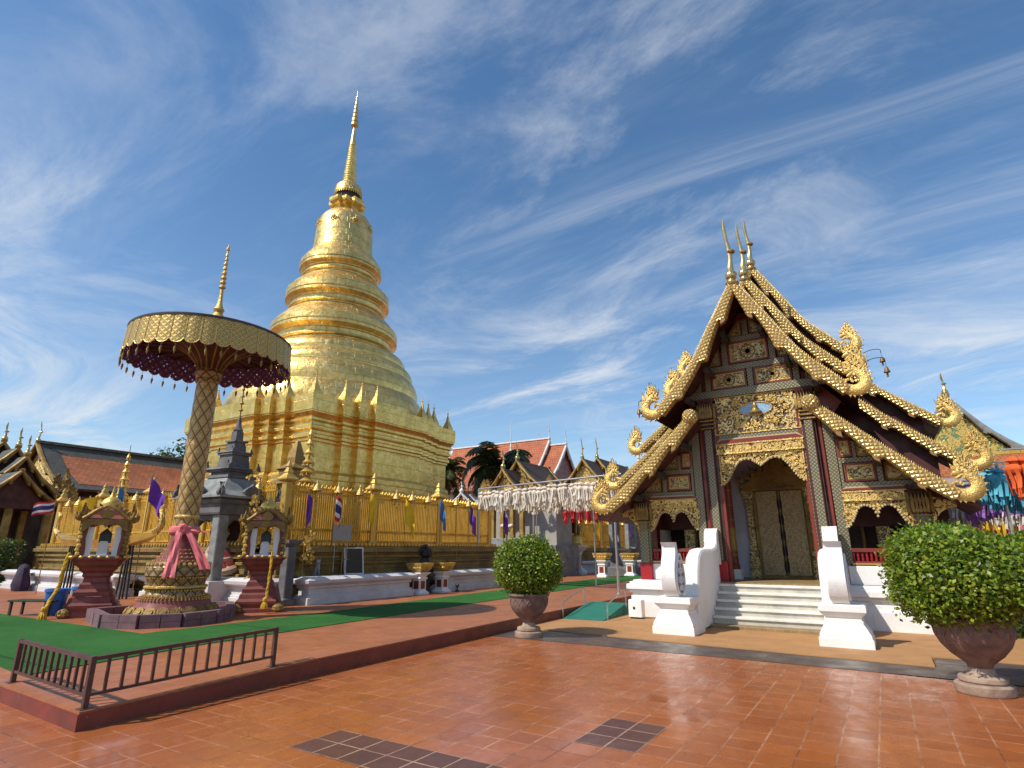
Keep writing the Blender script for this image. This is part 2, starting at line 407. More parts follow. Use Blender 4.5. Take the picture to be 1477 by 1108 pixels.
M['scales'] = lattice_uv('gilded_naga_scales', (0.74, 0.53, 0.19), (0.26, 0.14, 0.035), 8.6, 8.6, 0.055, 0.55, 0.36, 0.07)
M['silver'] = basic('tarnished_silver', (0.60, 0.47, 0.22), (0.36, 0.27, 0.11), 6, 0.32, 0.8, bump=0.1)
M['roof_brown'] = roof_tiles('dark_brown_roof_tiles', (0.10, 0.055, 0.035), (0.07, 0.04, 0.028))
M['roof_grey'] = roof_tiles('grey_green_roof_tiles', (0.075, 0.08, 0.075), (0.05, 0.055, 0.05), w=0.3, h=0.3)
M['roof_red'] = roof_tiles('red_clay_roof_tiles', (0.48, 0.13, 0.05), (0.38, 0.10, 0.04), w=0.35, h=0.4)
M['roof_orange'] = roof_tiles('orange_roof_tiles', (0.40, 0.13, 0.045), (0.30, 0.095, 0.035), w=0.3, h=0.3)
M['verge_white'] = basic('white_roof_verge', (0.72, 0.70, 0.66), (0.55, 0.53, 0.5), 2, 0.7)
M['cream'] = basic('cream_moulding', (0.52, 0.43, 0.24), (0.40, 0.32, 0.17), 4, 0.5)
M['brickgold'] = gold_mat('dull_gilt_brick_mouldings', (0.33, 0.22, 0.065), (0.17, 0.11, 0.04), 0.55, 0.35, bump=0.9, bscale=12, dirt=0.7)
M['blue'] = basic('blue_plastic', (0.012, 0.13, 0.46), (0.010, 0.10, 0.36), 3, 0.4, bump=0)
M['black'] = basic('black_lacquer', (0.018, 0.016, 0.016), (0.01, 0.01, 0.01), 3, 0.45)
M['darkwood'] = basic('dark_timber', (0.06, 0.04, 0.028), (0.035, 0.024, 0.018), 3, 0.7)
M['pink'] = basic('pink_chiffon', (0.72, 0.17, 0.18), (0.60, 0.12, 0.13), 5, 0.6, bump=0.4, bscale=18)
M['palepink'] = basic('pale_pink_cloth', (0.70, 0.36, 0.33), (0.62, 0.30, 0.28), 5, 0.7)
M['garland'] = basic('yellow_garland', (0.72, 0.43, 0.02), (0.55, 0.30, 0.012), 9, 0.8, bump=0.8, bscale=50)
M['fl_yellow'] = basic('yellow_flag_cloth', (0.90, 0.58, 0.012), (0.80, 0.48, 0.01), 3, 0.7, bump=0.1)
M['fl_blue'] = basic('blue_flag_cloth', (0.03, 0.20, 0.50), (0.02, 0.14, 0.40), 3, 0.7, bump=0.1)
M['fl_purple'] = basic('purple_flag_cloth', (0.16, 0.03, 0.40), (0.11, 0.02, 0.30), 3, 0.7, bump=0.1)
M['fl_red'] = basic('red_flag_stripe', (0.55, 0.02, 0.03), (0.45, 0.015, 0.02), 3, 0.7, bump=0.1)
M['fl_white'] = basic('white_flag_stripe', (0.75, 0.74, 0.72), (0.62, 0.61, 0.6), 3, 0.7, bump=0.1)
M['fl_navy'] = basic('navy_flag_stripe', (0.03, 0.03, 0.16), (0.02, 0.02, 0.12), 3, 0.7, bump=0.1)
M['lan_white'] = basic('cream_paper_lantern', (0.74, 0.66, 0.55), (0.60, 0.50, 0.40), 6, 0.8, bump=0.2)
M['lan_tail'] = basic('cream_paper_tail', (0.76, 0.70, 0.60), (0.62, 0.53, 0.43), 9, 0.8, bump=0.2)
for k_, c_ in dict(orange=(0.75, 0.12, 0.02), aqua=(0.10, 0.46, 0.62), violet=(0.36, 0.18, 0.58), ivory=(0.72, 0.68, 0.58), yellow=(0.78, 0.50, 0.03), rose=(0.75, 0.20, 0.35), red=(0.55, 0.02, 0.02)).items():
    M['lan_' + k_] = basic(k_ + '_paper_lantern', c_, tuple(v * 0.75 for v in c_), 6, 0.8, bump=0.2)
M['sign'] = basic('grey_sign_board', (0.34, 0.31, 0.28), (0.26, 0.24, 0.22), 20, 0.5)
M['notice'] = basic('dark_notice_board', (0.06, 0.055, 0.045), (0.03, 0.03, 0.025), 6, 0.35)
M['face'] = basic('painted_statue_skin', (0.52, 0.36, 0.26), (0.42, 0.28, 0.20), 5, 0.5)
M['brownfig'] = gold_mat('bronze_lion', (0.30, 0.17, 0.045), (0.16, 0.08, 0.025), 0.45, 0.6)
M['trunk'] = basic('grey_brown_bark', (0.16, 0.12, 0.085), (0.09, 0.068, 0.05), 5, 0.9, bump=0.7, bscale=20)
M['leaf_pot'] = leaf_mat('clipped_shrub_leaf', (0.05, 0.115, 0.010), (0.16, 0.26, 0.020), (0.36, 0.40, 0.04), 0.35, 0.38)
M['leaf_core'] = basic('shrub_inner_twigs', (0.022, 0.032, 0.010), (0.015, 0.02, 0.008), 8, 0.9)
M['leaf_tree'] = leaf_mat('tree_leaf', (0.025, 0.05, 0.012), (0.05, 0.09, 0.02), (0.09, 0.13, 0.03), 0.25, 0.55)
M['leaf_palm'] = leaf_mat('palm_leaflet', (0.03, 0.055, 0.018), (0.06, 0.085, 0.025), (0.13, 0.13, 0.05), 0.25, 0.5)
M['soil'] = basic('potting_soil', (0.05, 0.035, 0.025), (0.03, 0.022, 0.018), 8, 0.95)
M['skyblue_glass'] = basic('sky_blue_mirror_glass', (0.18, 0.34, 0.55), (0.35, 0.50, 0.65), 12, 0.3)
M['greybldg'] = basic('grey_rendered_wall', (0.36, 0.33, 0.29), (0.27, 0.25, 0.22), 1, 0.8)
M['purplecloth'] = basic('dark_purple_cloth', (0.035, 0.014, 0.05), (0.02, 0.01, 0.03), 4, 0.8)
M['canvas_orange'] = basic('orange_canvas', (0.75, 0.13, 0.02), (0.6, 0.1, 0.02), 2, 0.7)

# ---------------------------------------------------------------- mesh helpers
KIDS = {}
class MB:
    def __init__(s): s.v = []; s.f = []; s.mi = []; s.uv = []; s.sm = []
    def add(s, verts, faces, mi=0, uvs=None, smooth=False):
        o = len(s.v); s.v += [tuple(p) for p in verts]
        for k, f in enumerate(faces):
            s.f.append([i + o for i in f]); s.mi.append(mi); s.sm.append(smooth)
            s.uv.append(uvs[k] if uvs else None)
        return s
    def box(s, x0, x1, y0, y1, z0, z1, mi=0):
        v = [(x, y, z) for z in (z0, z1) for y in (y0, y1) for x in (x0, x1)]
        return s.add(v, [(0, 2, 3, 1), (4, 5, 7, 6), (0, 1, 5, 4), (2, 6, 7, 3), (0, 4, 6, 2), (1, 3, 7, 5)], mi)
    def cbox(s, cx, cy, hx, hy, z0, z1, mi=0): return s.box(cx - hx, cx + hx, cy - hy, cy + hy, z0, z1, mi)
    def bevbox(s, x0, x1, y0, y1, z0, z1, b=0.012, mi=0):
        """box with chamfered vertical and top edges"""
        return s.loft([[(x0 + b, y0), (x1 - b, y0), (x1, y0 + b), (x1, y1 - b), (x1 - b, y1), (x0 + b, y1), (x0, y1 - b), (x0, y0 + b)]] * 2 +
                      [[(x0 + 2 * b, y0 + b), (x1 - 2 * b, y0 + b), (x1 - b, y0 + 2 * b), (x1 - b, y1 - 2 * b), (x1 - 2 * b, y1 - b), (x0 + 2 * b, y1 - b), (x0 + b, y1 - 2 * b), (x0 + b, y0 + 2 * b)]],
                      [z0, z1 - b, z1], mi)
    def loft(s, rings, zs, mi=0, smooth=False, cap=True):
        """stack of equal-count closed 2d rings at heights zs"""
        n = len(rings[0]); v = []; f = []
        for r, z in zip(rings, zs): v += [(p[0], p[1], z) for p in r]
        for k in range(len(rings) - 1):
            for i in range(n):
                j = (i + 1) % n
                f.append((k * n + i, k * n + j, (k + 1) * n + j, (k + 1) * n + i))
        s.add(v, f, mi, None, smooth)
        if cap:
            s.add(v[:n], [tuple(reversed(range(n)))], mi); s.add(v[-n:], [tuple(range(n))], mi)
        return s
    def lathe(s, prof, n=32, c=(0, 0, 0), mi=0, smooth=True, cap=True, uvr=None):
        """prof: list of (r, z). uvr: radius used for the u coordinate"""
        v = []; f = []; uv = []
        for r, z in prof:
            for i in range(n):
                a = 2 * pi * i / n
                v.append((c[0] + r * cos(a), c[1] + r * sin(a), c[2] + z))
        L = [0]
        for k in range(1, len(prof)): L.append(L[-1] + hypot(prof[k][0] - prof[k - 1][0], prof[k][1] - prof[k - 1][1]))
        ur = uvr or max(p[0] for p in prof)
        for k in range(len(prof) - 1):
            for i in range(n):
                j = (i + 1) % n
                f.append((k * n + i, k * n + j, (k + 1) * n + j, (k + 1) * n + i))
                u0, u1 = 2 * pi * ur * i / n, 2 * pi * ur * (i + 1) / n
                uv.append([(u0, L[k]), (u1, L[k]), (u1, L[k + 1]), (u0, L[k + 1])])
        s.add(v, f, mi, uv, smooth)
        if cap:
            if prof[0][0] > 1e-4: s.add(v[:n], [tuple(reversed(range(n)))], mi)
            if prof[-1][0] > 1e-4: s.add(v[-n:], [tuple(range(n))], mi)
        return s
    def sq(s, prof, c=(0, 0), mi=0, ratio=1.0):
        """square-plan moulding: prof of (half width, z)"""
        return s.loft([[(c[0] - h, c[1] - h * ratio), (c[0] + h, c[1] - h * ratio), (c[0] + h, c[1] + h * ratio), (c[0] - h, c[1] + h * ratio)] for h, z in prof], [z for h, z in prof], mi)
    def tube(s, pts, rad, n=8, mi=0, smooth=True, cap=True, flat=1.0, closed=False):
        P = [Vector(p) for p in pts]; m = len(P)
        if isinstance(rad, (int, float)): rad = [rad] * m
        v = []; f = []; uv = []; up = None; L = 0
        Ls = []
        for k in range(m):
            t = (P[(k + 1) % m] - P[k - 1]) if closed else (P[min(k + 1, m - 1)] - P[max(k - 1, 0)])
            t.normalize()
            if up is None:
                up = Vector((0, 1, 0)) if abs(t.y) < 0.9 else Vector((1, 0, 0))
            a = t.cross(up); a.normalize(); b = a.cross(t); b.normalize(); up = b
            for i in range(n):
                an = 2 * pi * i / n
                v.append(P[k] + a * (rad[k] * cos(an)) + b * (rad[k] * flat * sin(an)))
            if k: L += (P[k] - P[k - 1]).length
            Ls.append(L)
        for k in range(m - (0 if closed else 1)):
            kk = (k + 1) % m
            for i in range(n):
                j = (i + 1) % n
                f.append((k * n + i, k * n + j, kk * n + j, kk * n + i))
                uv.append([(Ls[k], i / n), (Ls[k], (i + 1) / n), (Ls[kk], (i + 1) / n), (Ls[kk], i / n)])
        s.add(v, f, mi, uv, smooth)
        if cap and not closed:
            s.add(v[:n], [tuple(range(n))], mi); s.add(v[-n:], [tuple(reversed(range(n)))], mi)
        return s
    def bar(s, p, q, w, h=None, mi=0):
        """square bar from p to q"""
        p = Vector(p); q = Vector(q); h = h or w
        t = (q - p).normalized(); up = Vector((0, 0, 1)) if abs(t.z) < 0.9 else Vector((0, 1, 0))
        a = t.cross(up).normalized() * (w / 2); b = a.cross(t).normalized() * (h / 2)
        v = [p - a - b, p + a - b, p + a + b, p - a + b, q - a - b, q + a - b, q + a + b, q - a + b]
        return s.add(v, [(3, 2, 1, 0), (4, 5, 6, 7), (0, 1, 5, 4), (1, 2, 6, 5), (2, 3, 7, 6), (3, 0, 4, 7)], mi)
    def prism(s, poly, y0, y1, mi=0, axis='y'):
        """polygon of (a, z) extruded along y (or x, or z)"""
        if axis == 'y': g = lambda p, d: (p[0], d, p[1])
        elif axis == 'x': g = lambda p, d: (d, p[0], p[1])
        else: g = lambda p, d: (p[0], p[1], d)
        n = len(poly)
        v = [g(p, y0) for p in poly] + [g(p, y1) for p in poly]
        f = [tuple(range(n)), tuple(range(2 * n - 1, n - 1, -1))] + [(i, i + n, (i + 1) % n + n, (i + 1) % n) for i in range(n)]
        return s.add(v, f, mi)
    def ball(s, c, r, n=10, m=6, mi=0, sz=1.0):
        return s.lathe([(max(r * sin(pi * k / m), 1e-5), -r * sz * cos(pi * k / m)) for k in range(m + 1)], n, c, mi, True, False)
    def xf(s, mat, start=0):
        for i in range(start, len(s.v)): s.v[i] = tuple(mat @ Vector(s.v[i]))
        return s
    def build(s, name, mats, parent=None, loc=None, rotz=0.0):
        me = bpy.data.meshes.new(name)
        me.from_pydata(s.v, [], s.f)
        if not isinstance(mats, (list, tuple)): mats = [mats]
        for m in mats: me.materials.append(m)
        me.polygons.foreach_set('material_index', s.mi)
        me.polygons.foreach_set('use_smooth', s.sm)
        if any(u is not None for u in s.uv):
            ul = me.uv_layers.new(name='UVMap'); buf = []
            for f, u in zip(s.f, s.uv):
                for k in range(len(f)): buf += u[k] if u else (0.0, 0.0)
            ul.data.foreach_set('uv', [float(x) for x in buf])
        me.update()
        if any(s.sm): me.set_sharp_from_angle(angle=radians(28))
        o = bpy.data.objects.new(name, me)
        COL.objects.link(o)
        if parent: adopt(o, parent)
        if loc is not None: o.location = loc
        o.rotation_euler[2] = rotz
        return o

def adopt(o, parent):
    o.parent = parent
    KIDS.setdefault(parent.name, []).append(o)
def fixn(o):
    """recalculate outward normals"""
    bm = bmesh.new(); bm.from_mesh(o.data)
    bmesh.ops.recalc_face_normals(bm, faces=bm.faces)
    bm.to_mesh(o.data); bm.free()
    return o
def tag(o, label=None, cat=None, group=None, kind=None):
    if label: o['label'] = label
    if cat: o['category'] = cat
    if group: o['group'] = group
    if kind: o['kind'] = kind
    return o
def thing(name, label, cat, loc=(0, 0, 0), rotz=0.0, group=None):
    o = bpy.data.objects.new(name, None)
    COL.objects.link(o)
    o.empty_display_size = 0.2
    o.location = loc; o.rotation_euler[2] = rotz
    return tag(o, label, cat, group)
def dup(o, loc=None, rotz=None, label=None, parent=None, scale=None):
    c = o.copy(); COL.objects.link(c)
    if parent: adopt(c, parent)
    for k in KIDS.get(o.name, []): dup(k, parent=c)
    if loc is not None: c.location = loc
    if rotz is not None: c.rotation_euler[2] = rotz
    if scale is not None: c.scale = (scale,) * 3
    if label: c['label'] = label
    return c
def struct(name, mb, mat, loc=None): return tag(mb.build(name, mat, None, loc), kind='structure')

def bez(pts, n=8):
    """Catmull-Rom through pts"""
    P = [Vector(p) for p in pts]; out = []
    for k in range(len(P) - 1):
        p0 = P[max(k - 1, 0)]; p1 = P[k]; p2 = P[k + 1]; p3 = P[min(k + 2, len(P) - 1)]
        for i in range(n):
            t = i / n
            out.append(0.5 * ((2 * p1) + (p2 - p0) * t + (2 * p0 - 5 * p1 + 4 * p2 - p3) * t * t + (3 * p1 - p0 - 3 * p2 + p3) * t ** 3))
    out.append(P[-1])
    return out
def lerpr(rad, n=8):
    out = []
    for k in range(len(rad) - 1):
        for i in range(n): out.append(rad[k] + (rad[k + 1] - rad[k]) * i / n)
    return out + [rad[-1]]
def flame_poly(L, w, bend=0.25, n=7):
    """pointed leaf in the (a, b) plane growing along +b from the origin"""
    l = []; r = []
    for i in range(n + 1):
        t = i / n
        ww = w * (sin(pi * min(t * 1.15 + 0.12, 1)) ** 0.8) * (1 - t) ** 0.35
        cx = bend * L * t * t
        l.append((cx - ww, L * t)); r.append((cx + ww, L * t))
    l[-1] = r[-1] = (bend * L, L)
    return l + r[-2::-1]
def rot2(poly, a, off=(0, 0), sx=1):
    return [(off[0] + sx * (p[0] * cos(a) - p[1] * sin(a)), off[1] + p[0] * sin(a) + p[1] * cos(a)) for p in poly]

def leaves(n, pos_fn, size, mat, name, parent=None, loc=None, droop=0.0, aspect=2.0, fold=0.25):
    """many small pointed leaves; pos_fn(i) gives (point, outward normal)"""
    V = np.zeros((n * 4, 3)); rng = random
    for i in range(n):
        p, nr = pos_fn(i)
        t = Vector((rng.gauss(0, 1), rng.gauss(0, 1), rng.gauss(0, 0.8))) + nr * 0.5
        t.z -= droop
        t.normalize()
        nn = (nr + Vector((rng.gauss(0, .5), rng.gauss(0, .5), rng.gauss(0, .5) + .25))).normalized()
        b = t.cross(nn)
        if b.length < 1e-3: b = Vector((1, 0, 0))
        b.normalize(); nn = b.cross(t)
        s = size * rng.uniform(.7, 1.3); w = s / aspect / 2 * 2
        V[4 * i] = p; V[4 * i + 1] = p + t * s * .5 + b * w * .5 + nn * s * fold * .3; V[4 * i + 2] = p + t * s; V[4 * i + 3] = p + t * s * .5 - b * w * .5 + nn * s * fold * .3
    me = bpy.data.meshes.new(name)
    me.vertices.add(n * 4); me.vertices.foreach_set('co', V.ravel())
    me.loops.add(n * 4); me.loops.foreach_set('vertex_index', np.arange(n * 4))
    me.polygons.add(n); me.polygons.foreach_set('loop_start', np.arange(0, n * 4, 4)); me.polygons.foreach_set('loop_total', np.full(n, 4))
    me.materials.append(mat)
    me.update(); me.validate()
    o = bpy.data.objects.new(name, me); COL.objects.link(o)
    if parent: adopt(o, parent)
    if loc is not None: o.location = loc
    return o

# ---------------------------------------------------------------- ground, plaza, terrace
mb = MB(); mb.add([(-900, -900, -0.03), (900, -900, -0.03), (900, 900, -0.03), (-900, 900, -0.03)], [(0, 1, 2, 3)])
struct('ground', mb, M['ground'])
mb = MB(); mb.add([(-30, -20, 0), (30, -20, 0), (30, 10.12, 0), (0.4, 10.12, 0), (-6.9, 10.60, 0), (-30, 10.6, 0)], [(0, 1, 2, 3, 4, 5)])
struct('plaza_floor', mb, M['plaza'])
mb = MB(); mb.add([(-7.3, 10.25, 0.004), (30, 9.9, 0.004), (30, 12.0, 0.004), (0.42, 12.0, 0.004), (0.42, 11.05, 0.004), (-7.3, 11.6, 0.004)], [(0, 1, 2, 3, 4, 5)])
struct('granite_strip', mb, M['band'])
mb = MB()
mb.prism([(-7.3, 11.55), (0.38, 11.0), (0.38, 11.95), (30, 11.95), (30, 45), (-7.3, 45)], -0.02, 0.02, 0, 'z')
struct('apron_pavement', mb, M['apron'])
# dark inlaid tile patches in the plaza (snapped to the 0.29 m tile grid)
def inlay(x0, y0, nx, ny):
    g = 0.29
    X, Y = round(x0 / g) * g, round(y0 / g) * g
    mb = MB(); mb.add([(X, Y, 0.004), (X + nx * g, Y, 0.004), (X + nx * g, Y + ny * g, 0.004), (X, Y + ny * g, 0.004)], [(0, 1, 2, 3)])
    struct('tile_inlay', mb, M['inlay'])
inlay(-4.64, 3.77, 3, 2); inlay(-3.77, 3.19, 4, 4); inlay(-2.72, 5.25, 2, 3); inlay(-2.4, 4.06, 2, 2)
# terrace (raised tiled platform) with painted curb
def TZ(y):
    """the terrace falls slightly towards its near corner"""
    return 0.165 + 0.055 * min(1, max(0, (y - 3) / 2.8))
tp = [(-6.7, 2.97), (-6.98, 11.5), (-7.2, 20), (-7.6, 70), (-80, 70), (-80, 4.2), (-14, 3.2)]
def slab(poly, lo, hi):
    """polygon split at y = 5.8 so its top follows TZ; lo/hi are offsets from TZ"""
    mb = MB(); near = []; far = []
    n = len(poly)
    for i in range(n):
        a, b = poly[i], poly[(i + 1) % n]
        (near if a[1] < 5.8 else far).append(a)
        if (a[1] < 5.8) != (b[1] < 5.8):
            t = (5.8 - a[1]) / (b[1] - a[1]); c = (a[0] + (b[0] - a[0]) * t, 5.8); near.append(c); far.append(c)
    for q in (near, far):
        if len(q) < 3: continue
        k = len(q)
        v = [(x, y, TZ(y) + hi) for x, y in q] + [(x, y, (TZ(y) + lo) if lo > -.1 else -.02) for x, y in q]
        mb.add(v, [tuple(range(k)), tuple(range(2 * k - 1, k - 1, -1))] + [(i, i + k, (i + 1) % k + k, (i + 1) % k) for i in range(k)])
    return mb
mb = slab(tp, -1, -0.02)
struct('terrace_curb', mb, M['curb'])
ctr = Vector((-20, 20))
tp2 = [(-6.715, 2.985), (-6.995, 11.5), (-7.215, 20), (-7.615, 70), (-80, 70), (-80, 4.215), (-14, 3.215)]
mb = slab(tp2, -0.02, 0.0)
struct('terrace_floor', mb, M['terrace'])
mb = MB(); mb.add([(-6.96, 5.25, .217), (-6.82, 5.25, .217), (-6.83, 5.85, .224), (-6.97, 5.85, .224)], [(0, 1, 2, 3)])
struct('tile_inlay', mb, M['inlay'])
# green carpet runner
cp = [(-9.1, 3.35), (-9.35, 7.0), (-9.9, 14.4), (-11.2, 40), (-13.2, 40), (-12.25, 19), (-11.35, 9.3), (-11.3, 5.79), (-40, 5.6), (-40, 4.3), (-14, 3.75)]
mb = slab(cp, 0.0005, 0.013)
fixn(tag(mb.build('carpet', M['carpet']), 'long green artificial turf carpet turning a corner on the tiled terrace', 'carpet'))

# ---------------------------------------------------------------- gilded roof boards with naga ends
def resample(pts, n):
    P = [Vector((p[0], 0, p[1])) for p in pts]
    P = bez(P, 10); L = [0]
    for a, b in zip(P, P[1:]): L.append(L[-1] + (b - a).length)
    out = []
    for i in range(n + 1):
        d = L[-1] * i / n; k = 0
        while k < len(L) - 2 and L[k + 1] < d: k += 1
        t = (d - L[k]) / max(L[k + 1] - L[k], 1e-6)
        out.append(P[k].lerp(P[k + 1], t))
    return [(p.x, p.z) for p in out], L[-1]
def board_mb(path, sx, y0, wmin=0.26, wmax=0.42, notches=3, th=0.16, head=0.0, n=72):
    """scalloped bargeboard following path (outer edge), mirrored by sx"""
    pts, L = resample(path, n)
    mb = MB(); v = []; f = []; uv = []
    per = L / (notches + 0.45)
    for i, p in enumerate(pts):
        a = pts[max(i - 1, 0)]; b = pts[min(i + 1, n)]
        t = Vector((b[0] - a[0], b[1] - a[1])).normalized(); nn = Vector((t.y, -t.x))   # towards the inside / below
        if nn.y > 0: nn = -nn
        d = L * i / n
        fr = (d / per) % 1.0
        w = wmin + (wmax - wmin) * min(1, (fr / 0.94)) ** 1.6 if fr < 0.94 else wmin + (wmax - wmin) * (1 - fr) / 0.06
        if d > per * notches: w = wmin + 0.05
        for r, (k, yo) in enumerate(((0, 0.03), (0.12, -0.035), (0.5, -0.06), (0.88, -0.03), (1, 0.03), (1, th), (0, th))):
            v.append((sx * (p[0] + nn.x * w * k), y0 + yo, p[1] + nn.y * w * k))
            uv.append((d, min(k, 1) * w))
    m = 7
    for i in range(n):
        for r in range(m):
            q = (r + 1) % m
            f.append((i * m + r, i * m + q, (i + 1) * m + q, (i + 1) * m + r))
    uvs = [[uv[j] for j in ff] for ff in f]
    mb.add(v, f, 0, uvs, True)
    mb.add(v[:m], [tuple(range(m))]); mb.add(v[-m:], [tuple(range(m))])
    # hanging tip at every notch
    for k in range(1, notches + 1):
        i = min(n, int(per * k * 0.93 / L * n)); p = pts[i]; a = pts[max(i - 1, 0)]
        t = Vector((p[0] - a[0], p[1] - a[1])).normalized(); nn = Vector((t.y, -t.x))
        if nn.y > 0: nn = -nn
        c = (p[0] + nn.x * wmax * 0.86, p[1] + nn.y * wmax * 0.86)
        poly = rot2(flame_poly(0.22, 0.06, 0.2), atan2(-0.86, 0.5) - pi / 2 + 0.25, c)
        mb.prism([(sx * q[0], q[1]) for q in poly], y0 - 0.02, y0 + th * 0.7)
    return mb, pts
def crest_mb(pts, sx, y0, th=0.16, step=1, h=0.05, skip=3):
    """row of flame teeth along the upper edge"""
    mb = MB()
    for i in range(skip, len(pts) - 3, step):
        a = pts[i]; b = pts[i + step] if i + step < len(pts) else pts[-1]
        t = Vector((b[0] - a[0], b[1] - a[1])); l = t.length; t.normalize(); nn = Vector((-t.y, t.x))
        if nn.y < 0: nn = -nn
        q = [(a[0], a[1]), (b[0] - t.x * l * .1, b[1] - t.y * l * .1), (a[0] + nn.x * h - t.x * l * .15, a[1] + nn.y * h - t.y * l * .15 )]
        mb.prism([(sx * p[0], p[1]) for p in q], y0 + 0.03, y0 + th * .75)
    return mb
def naga_mb(E, sx, y, s=1.0, tail=(0.82, -0.57)):
    """rearing naga: chest, neck, head, tongue of flame crest. E = end of the board's outer edge"""
    mb = MB()
    base = Vector((E[0] - 0.03, 0, E[1] - 0.15 * s))
    def pt(a, b): return base + Vector((a * s, 0, b * s))
    body = bez([pt(-.42, .30), pt(-.16, .11), (pt(.10, 0)), pt(.33, .03), pt(.47, .20), pt(.44, .43), pt(.30, .60), pt(.20, .76), pt(.25, .92)], 6)
    rad = lerpr([.17 * s, .18 * s, .20 * s, .215 * s, .20 * s, .175 * s, .15 * s, .115 * s, .06 * s], 6)
    mb.tube(body, rad, 12, flat=.62)
    # head, jaws
    hd = pt(.20, .74)
    mb.tube([hd, pt(.08, .73), pt(-.04, .66), pt(-.12, .62)], [.13 * s, .125 * s, .085 * s, .03 * s], 10, flat=.7)
    mb.tube([pt(.2, .66), pt(.08, .58), pt(.0, .52), pt(-.05, .5)], [.09 * s, .075 * s, .05 * s, .02 * s], 8, flat=.7)
    mb.tube(bez([pt(.02, .40), pt(-.10, .36), pt(-.16, .26), pt(-.08, .18)], 5), lerpr([.05 * s, .06 * s, .05 * s, .02 * s], 5), 8, flat=.6)
    for e in (-1, 1): mb.ball(pt(.10, .78) + Vector((0, e * .085 * s, 0)), .035 * s, 8, 5)
    # flame crest
    fl = [(.24, .84, .50, .10, .10, .14), (.10, .82, .40, .085, .42, .22), (.34, .70, .42, .085, -.38, -.22), (.16, .90, .44, .07, .25, .3), (.30, .80, .44, .07, -.2, -.3), (.20, .50, .30, .06, .5, .3), (.12, .28, .26, .055, .6, .3), (.42, .55, .42, .08, -.62, -.28), (.50, .36, .36, .08, -.75, -.28),
          (.50, .16, .30, .07, -.95, -.2), (.00, .78, .26, .055, .75, .25), (.27, 1.02, .32, .06, -.18, -.25)]
    for (a, b, Ln, w, an, bd) in fl:
        p = pt(a, b)
        poly = rot2(flame_poly(Ln * s, w * s, bd), an, (p.x, p.z))
        mb.prism(poly, -0.045 * s, 0.045 * s)
        for e in (-1, 1):
            poly = rot2(flame_poly(Ln * .62 * s, w * .6 * s, bd), an, (p.x, p.z))
            mb.prism(poly, e * 0.05 * s - .02, e * 0.05 * s + .02)
    # breast plates
    for k in range(9):
        t = k / 8; p = body[10 + int(t * 22)]; q = body[11 + int(t * 22)]
        d = (q - p).normalized(); nn = Vector((d.z, 0, -d.x))
        poly = rot2(flame_poly(.15 * s, .05 * s, 0.3), atan2(nn.z, nn.x) - pi / 2 + .5, ((p + nn * .13 * s).x, (p + nn * .13 * s).z))
        mb.prism(poly, -.05 * s, .05 * s)
    mb.v = [(sx * x, yy + y, z) for x, yy, z in mb.v]
    return mb
def chofa_mb(z, y, h=1.65, lean=-0.10):
    mb = MB()
    mb.tube(bez([(0, y, z - .1), (0.0, y - .02, z + .12 * h), (.012 * h, y, z + .27 * h), (.008 * h, y + .02, z + .42 * h), (-.012 * h, y + .01, z + .60 * h), (-.03 * h, y - .03, z + .8 * h), (-.025 * h, y - .08, z + h)], 6),
            lerpr([.085, .08, .05, .062, .04, .048, .006], 6), 8, flat=.75)
    mb.ball((0, y - .03, z - .02), .15, 12, 8)
    mb.ball((0, y - .05, z - .20), .11, 12, 8)
    mb.lathe([(.09, 0), (.11, .03), (.09, .06)], 10, (.035 * h, y + .02, z + .40 * h))
    return mb
def roof_slab(prof, y0, y1, th=0.1, ny=1):
    """roof following profile (x, z) for x>=0 to one side; two materials: tiles above, boards below"""
    pts, L = resample(prof, 14)
    out = []
    for sx in (-1, 1):
        mb = MB()
        n = len(pts)
        top = [(sx * p[0], y, p[1]) for p in pts for y in (y0, y1)]
        bot = [(sx * p[0], y, p[1] - th) for p in pts for y in (y0, y1)]
        fu = [(2 * i, 2 * i + 1, 2 * i + 3, 2 * i + 2) for i in range(n - 1)]
        uv = [[(y0, L * i / (n - 1)), (y1, L * i / (n - 1)), (y1, L * (i + 1) / (n - 1)), (y0, L * (i + 1) / (n - 1))] for i in range(n - 1)]
        mb.add(top, fu, 0, uv, True); mb.add(bot, fu, 1, None, True)
        e = []
        for i in range(n - 1):
            mb.add([top[2 * i], top[2 * i + 2], bot[2 * i + 2], bot[2 * i]], [(0, 1, 2, 3)], 1)
            mb.add([top[2 * i + 1], top[2 * i + 3], bot[2 * i + 3], bot[2 * i + 1]], [(0, 1, 2, 3)], 1)
        mb.add([top[-2], top[-1], bot[-1], bot[-2]], [(0, 1, 2, 3)], 1)
        out.append(mb)
    return out
def arch_poly(hw, ze, zt, ztop, cus, n=3):
    """two-lobed hanging arch; returns full outline and the lower edge"""
    half = [(-1, 0), (-.93, .03), (-.86, .12), (-.78, .28), (-.70, .50), (-.62, .72), (-.54, .87), (-.45, .96), (-.36, 1.0), (-.27, .98), (-.18, .92), (-.09, .82), (0, None)]
    lo = []
    for a, b in half: lo.append((a * hw, cus if b is None else ze + b * (zt - ze)))
    lo = lo + [(-a, z) for a, z in lo[-2::-1]]
    return lo + [(hw, ztop), (-hw, ztop)], lo
def edge_beads(mb, lo, y, r=0.022, step=0.065, off=(0, 0), mi=0):
    for a, b in zip(lo, lo[1:]):
        d = hypot(b[0] - a[0], b[1] - a[1]); k = max(1, round(d / step))
        for i in range(k):
            t = i / k
            mb.ball((a[0] + (b[0] - a[0]) * t + off[0], y, a[1] + (b[1] - a[1]) * t + off[1]), r, 6, 4, mi)

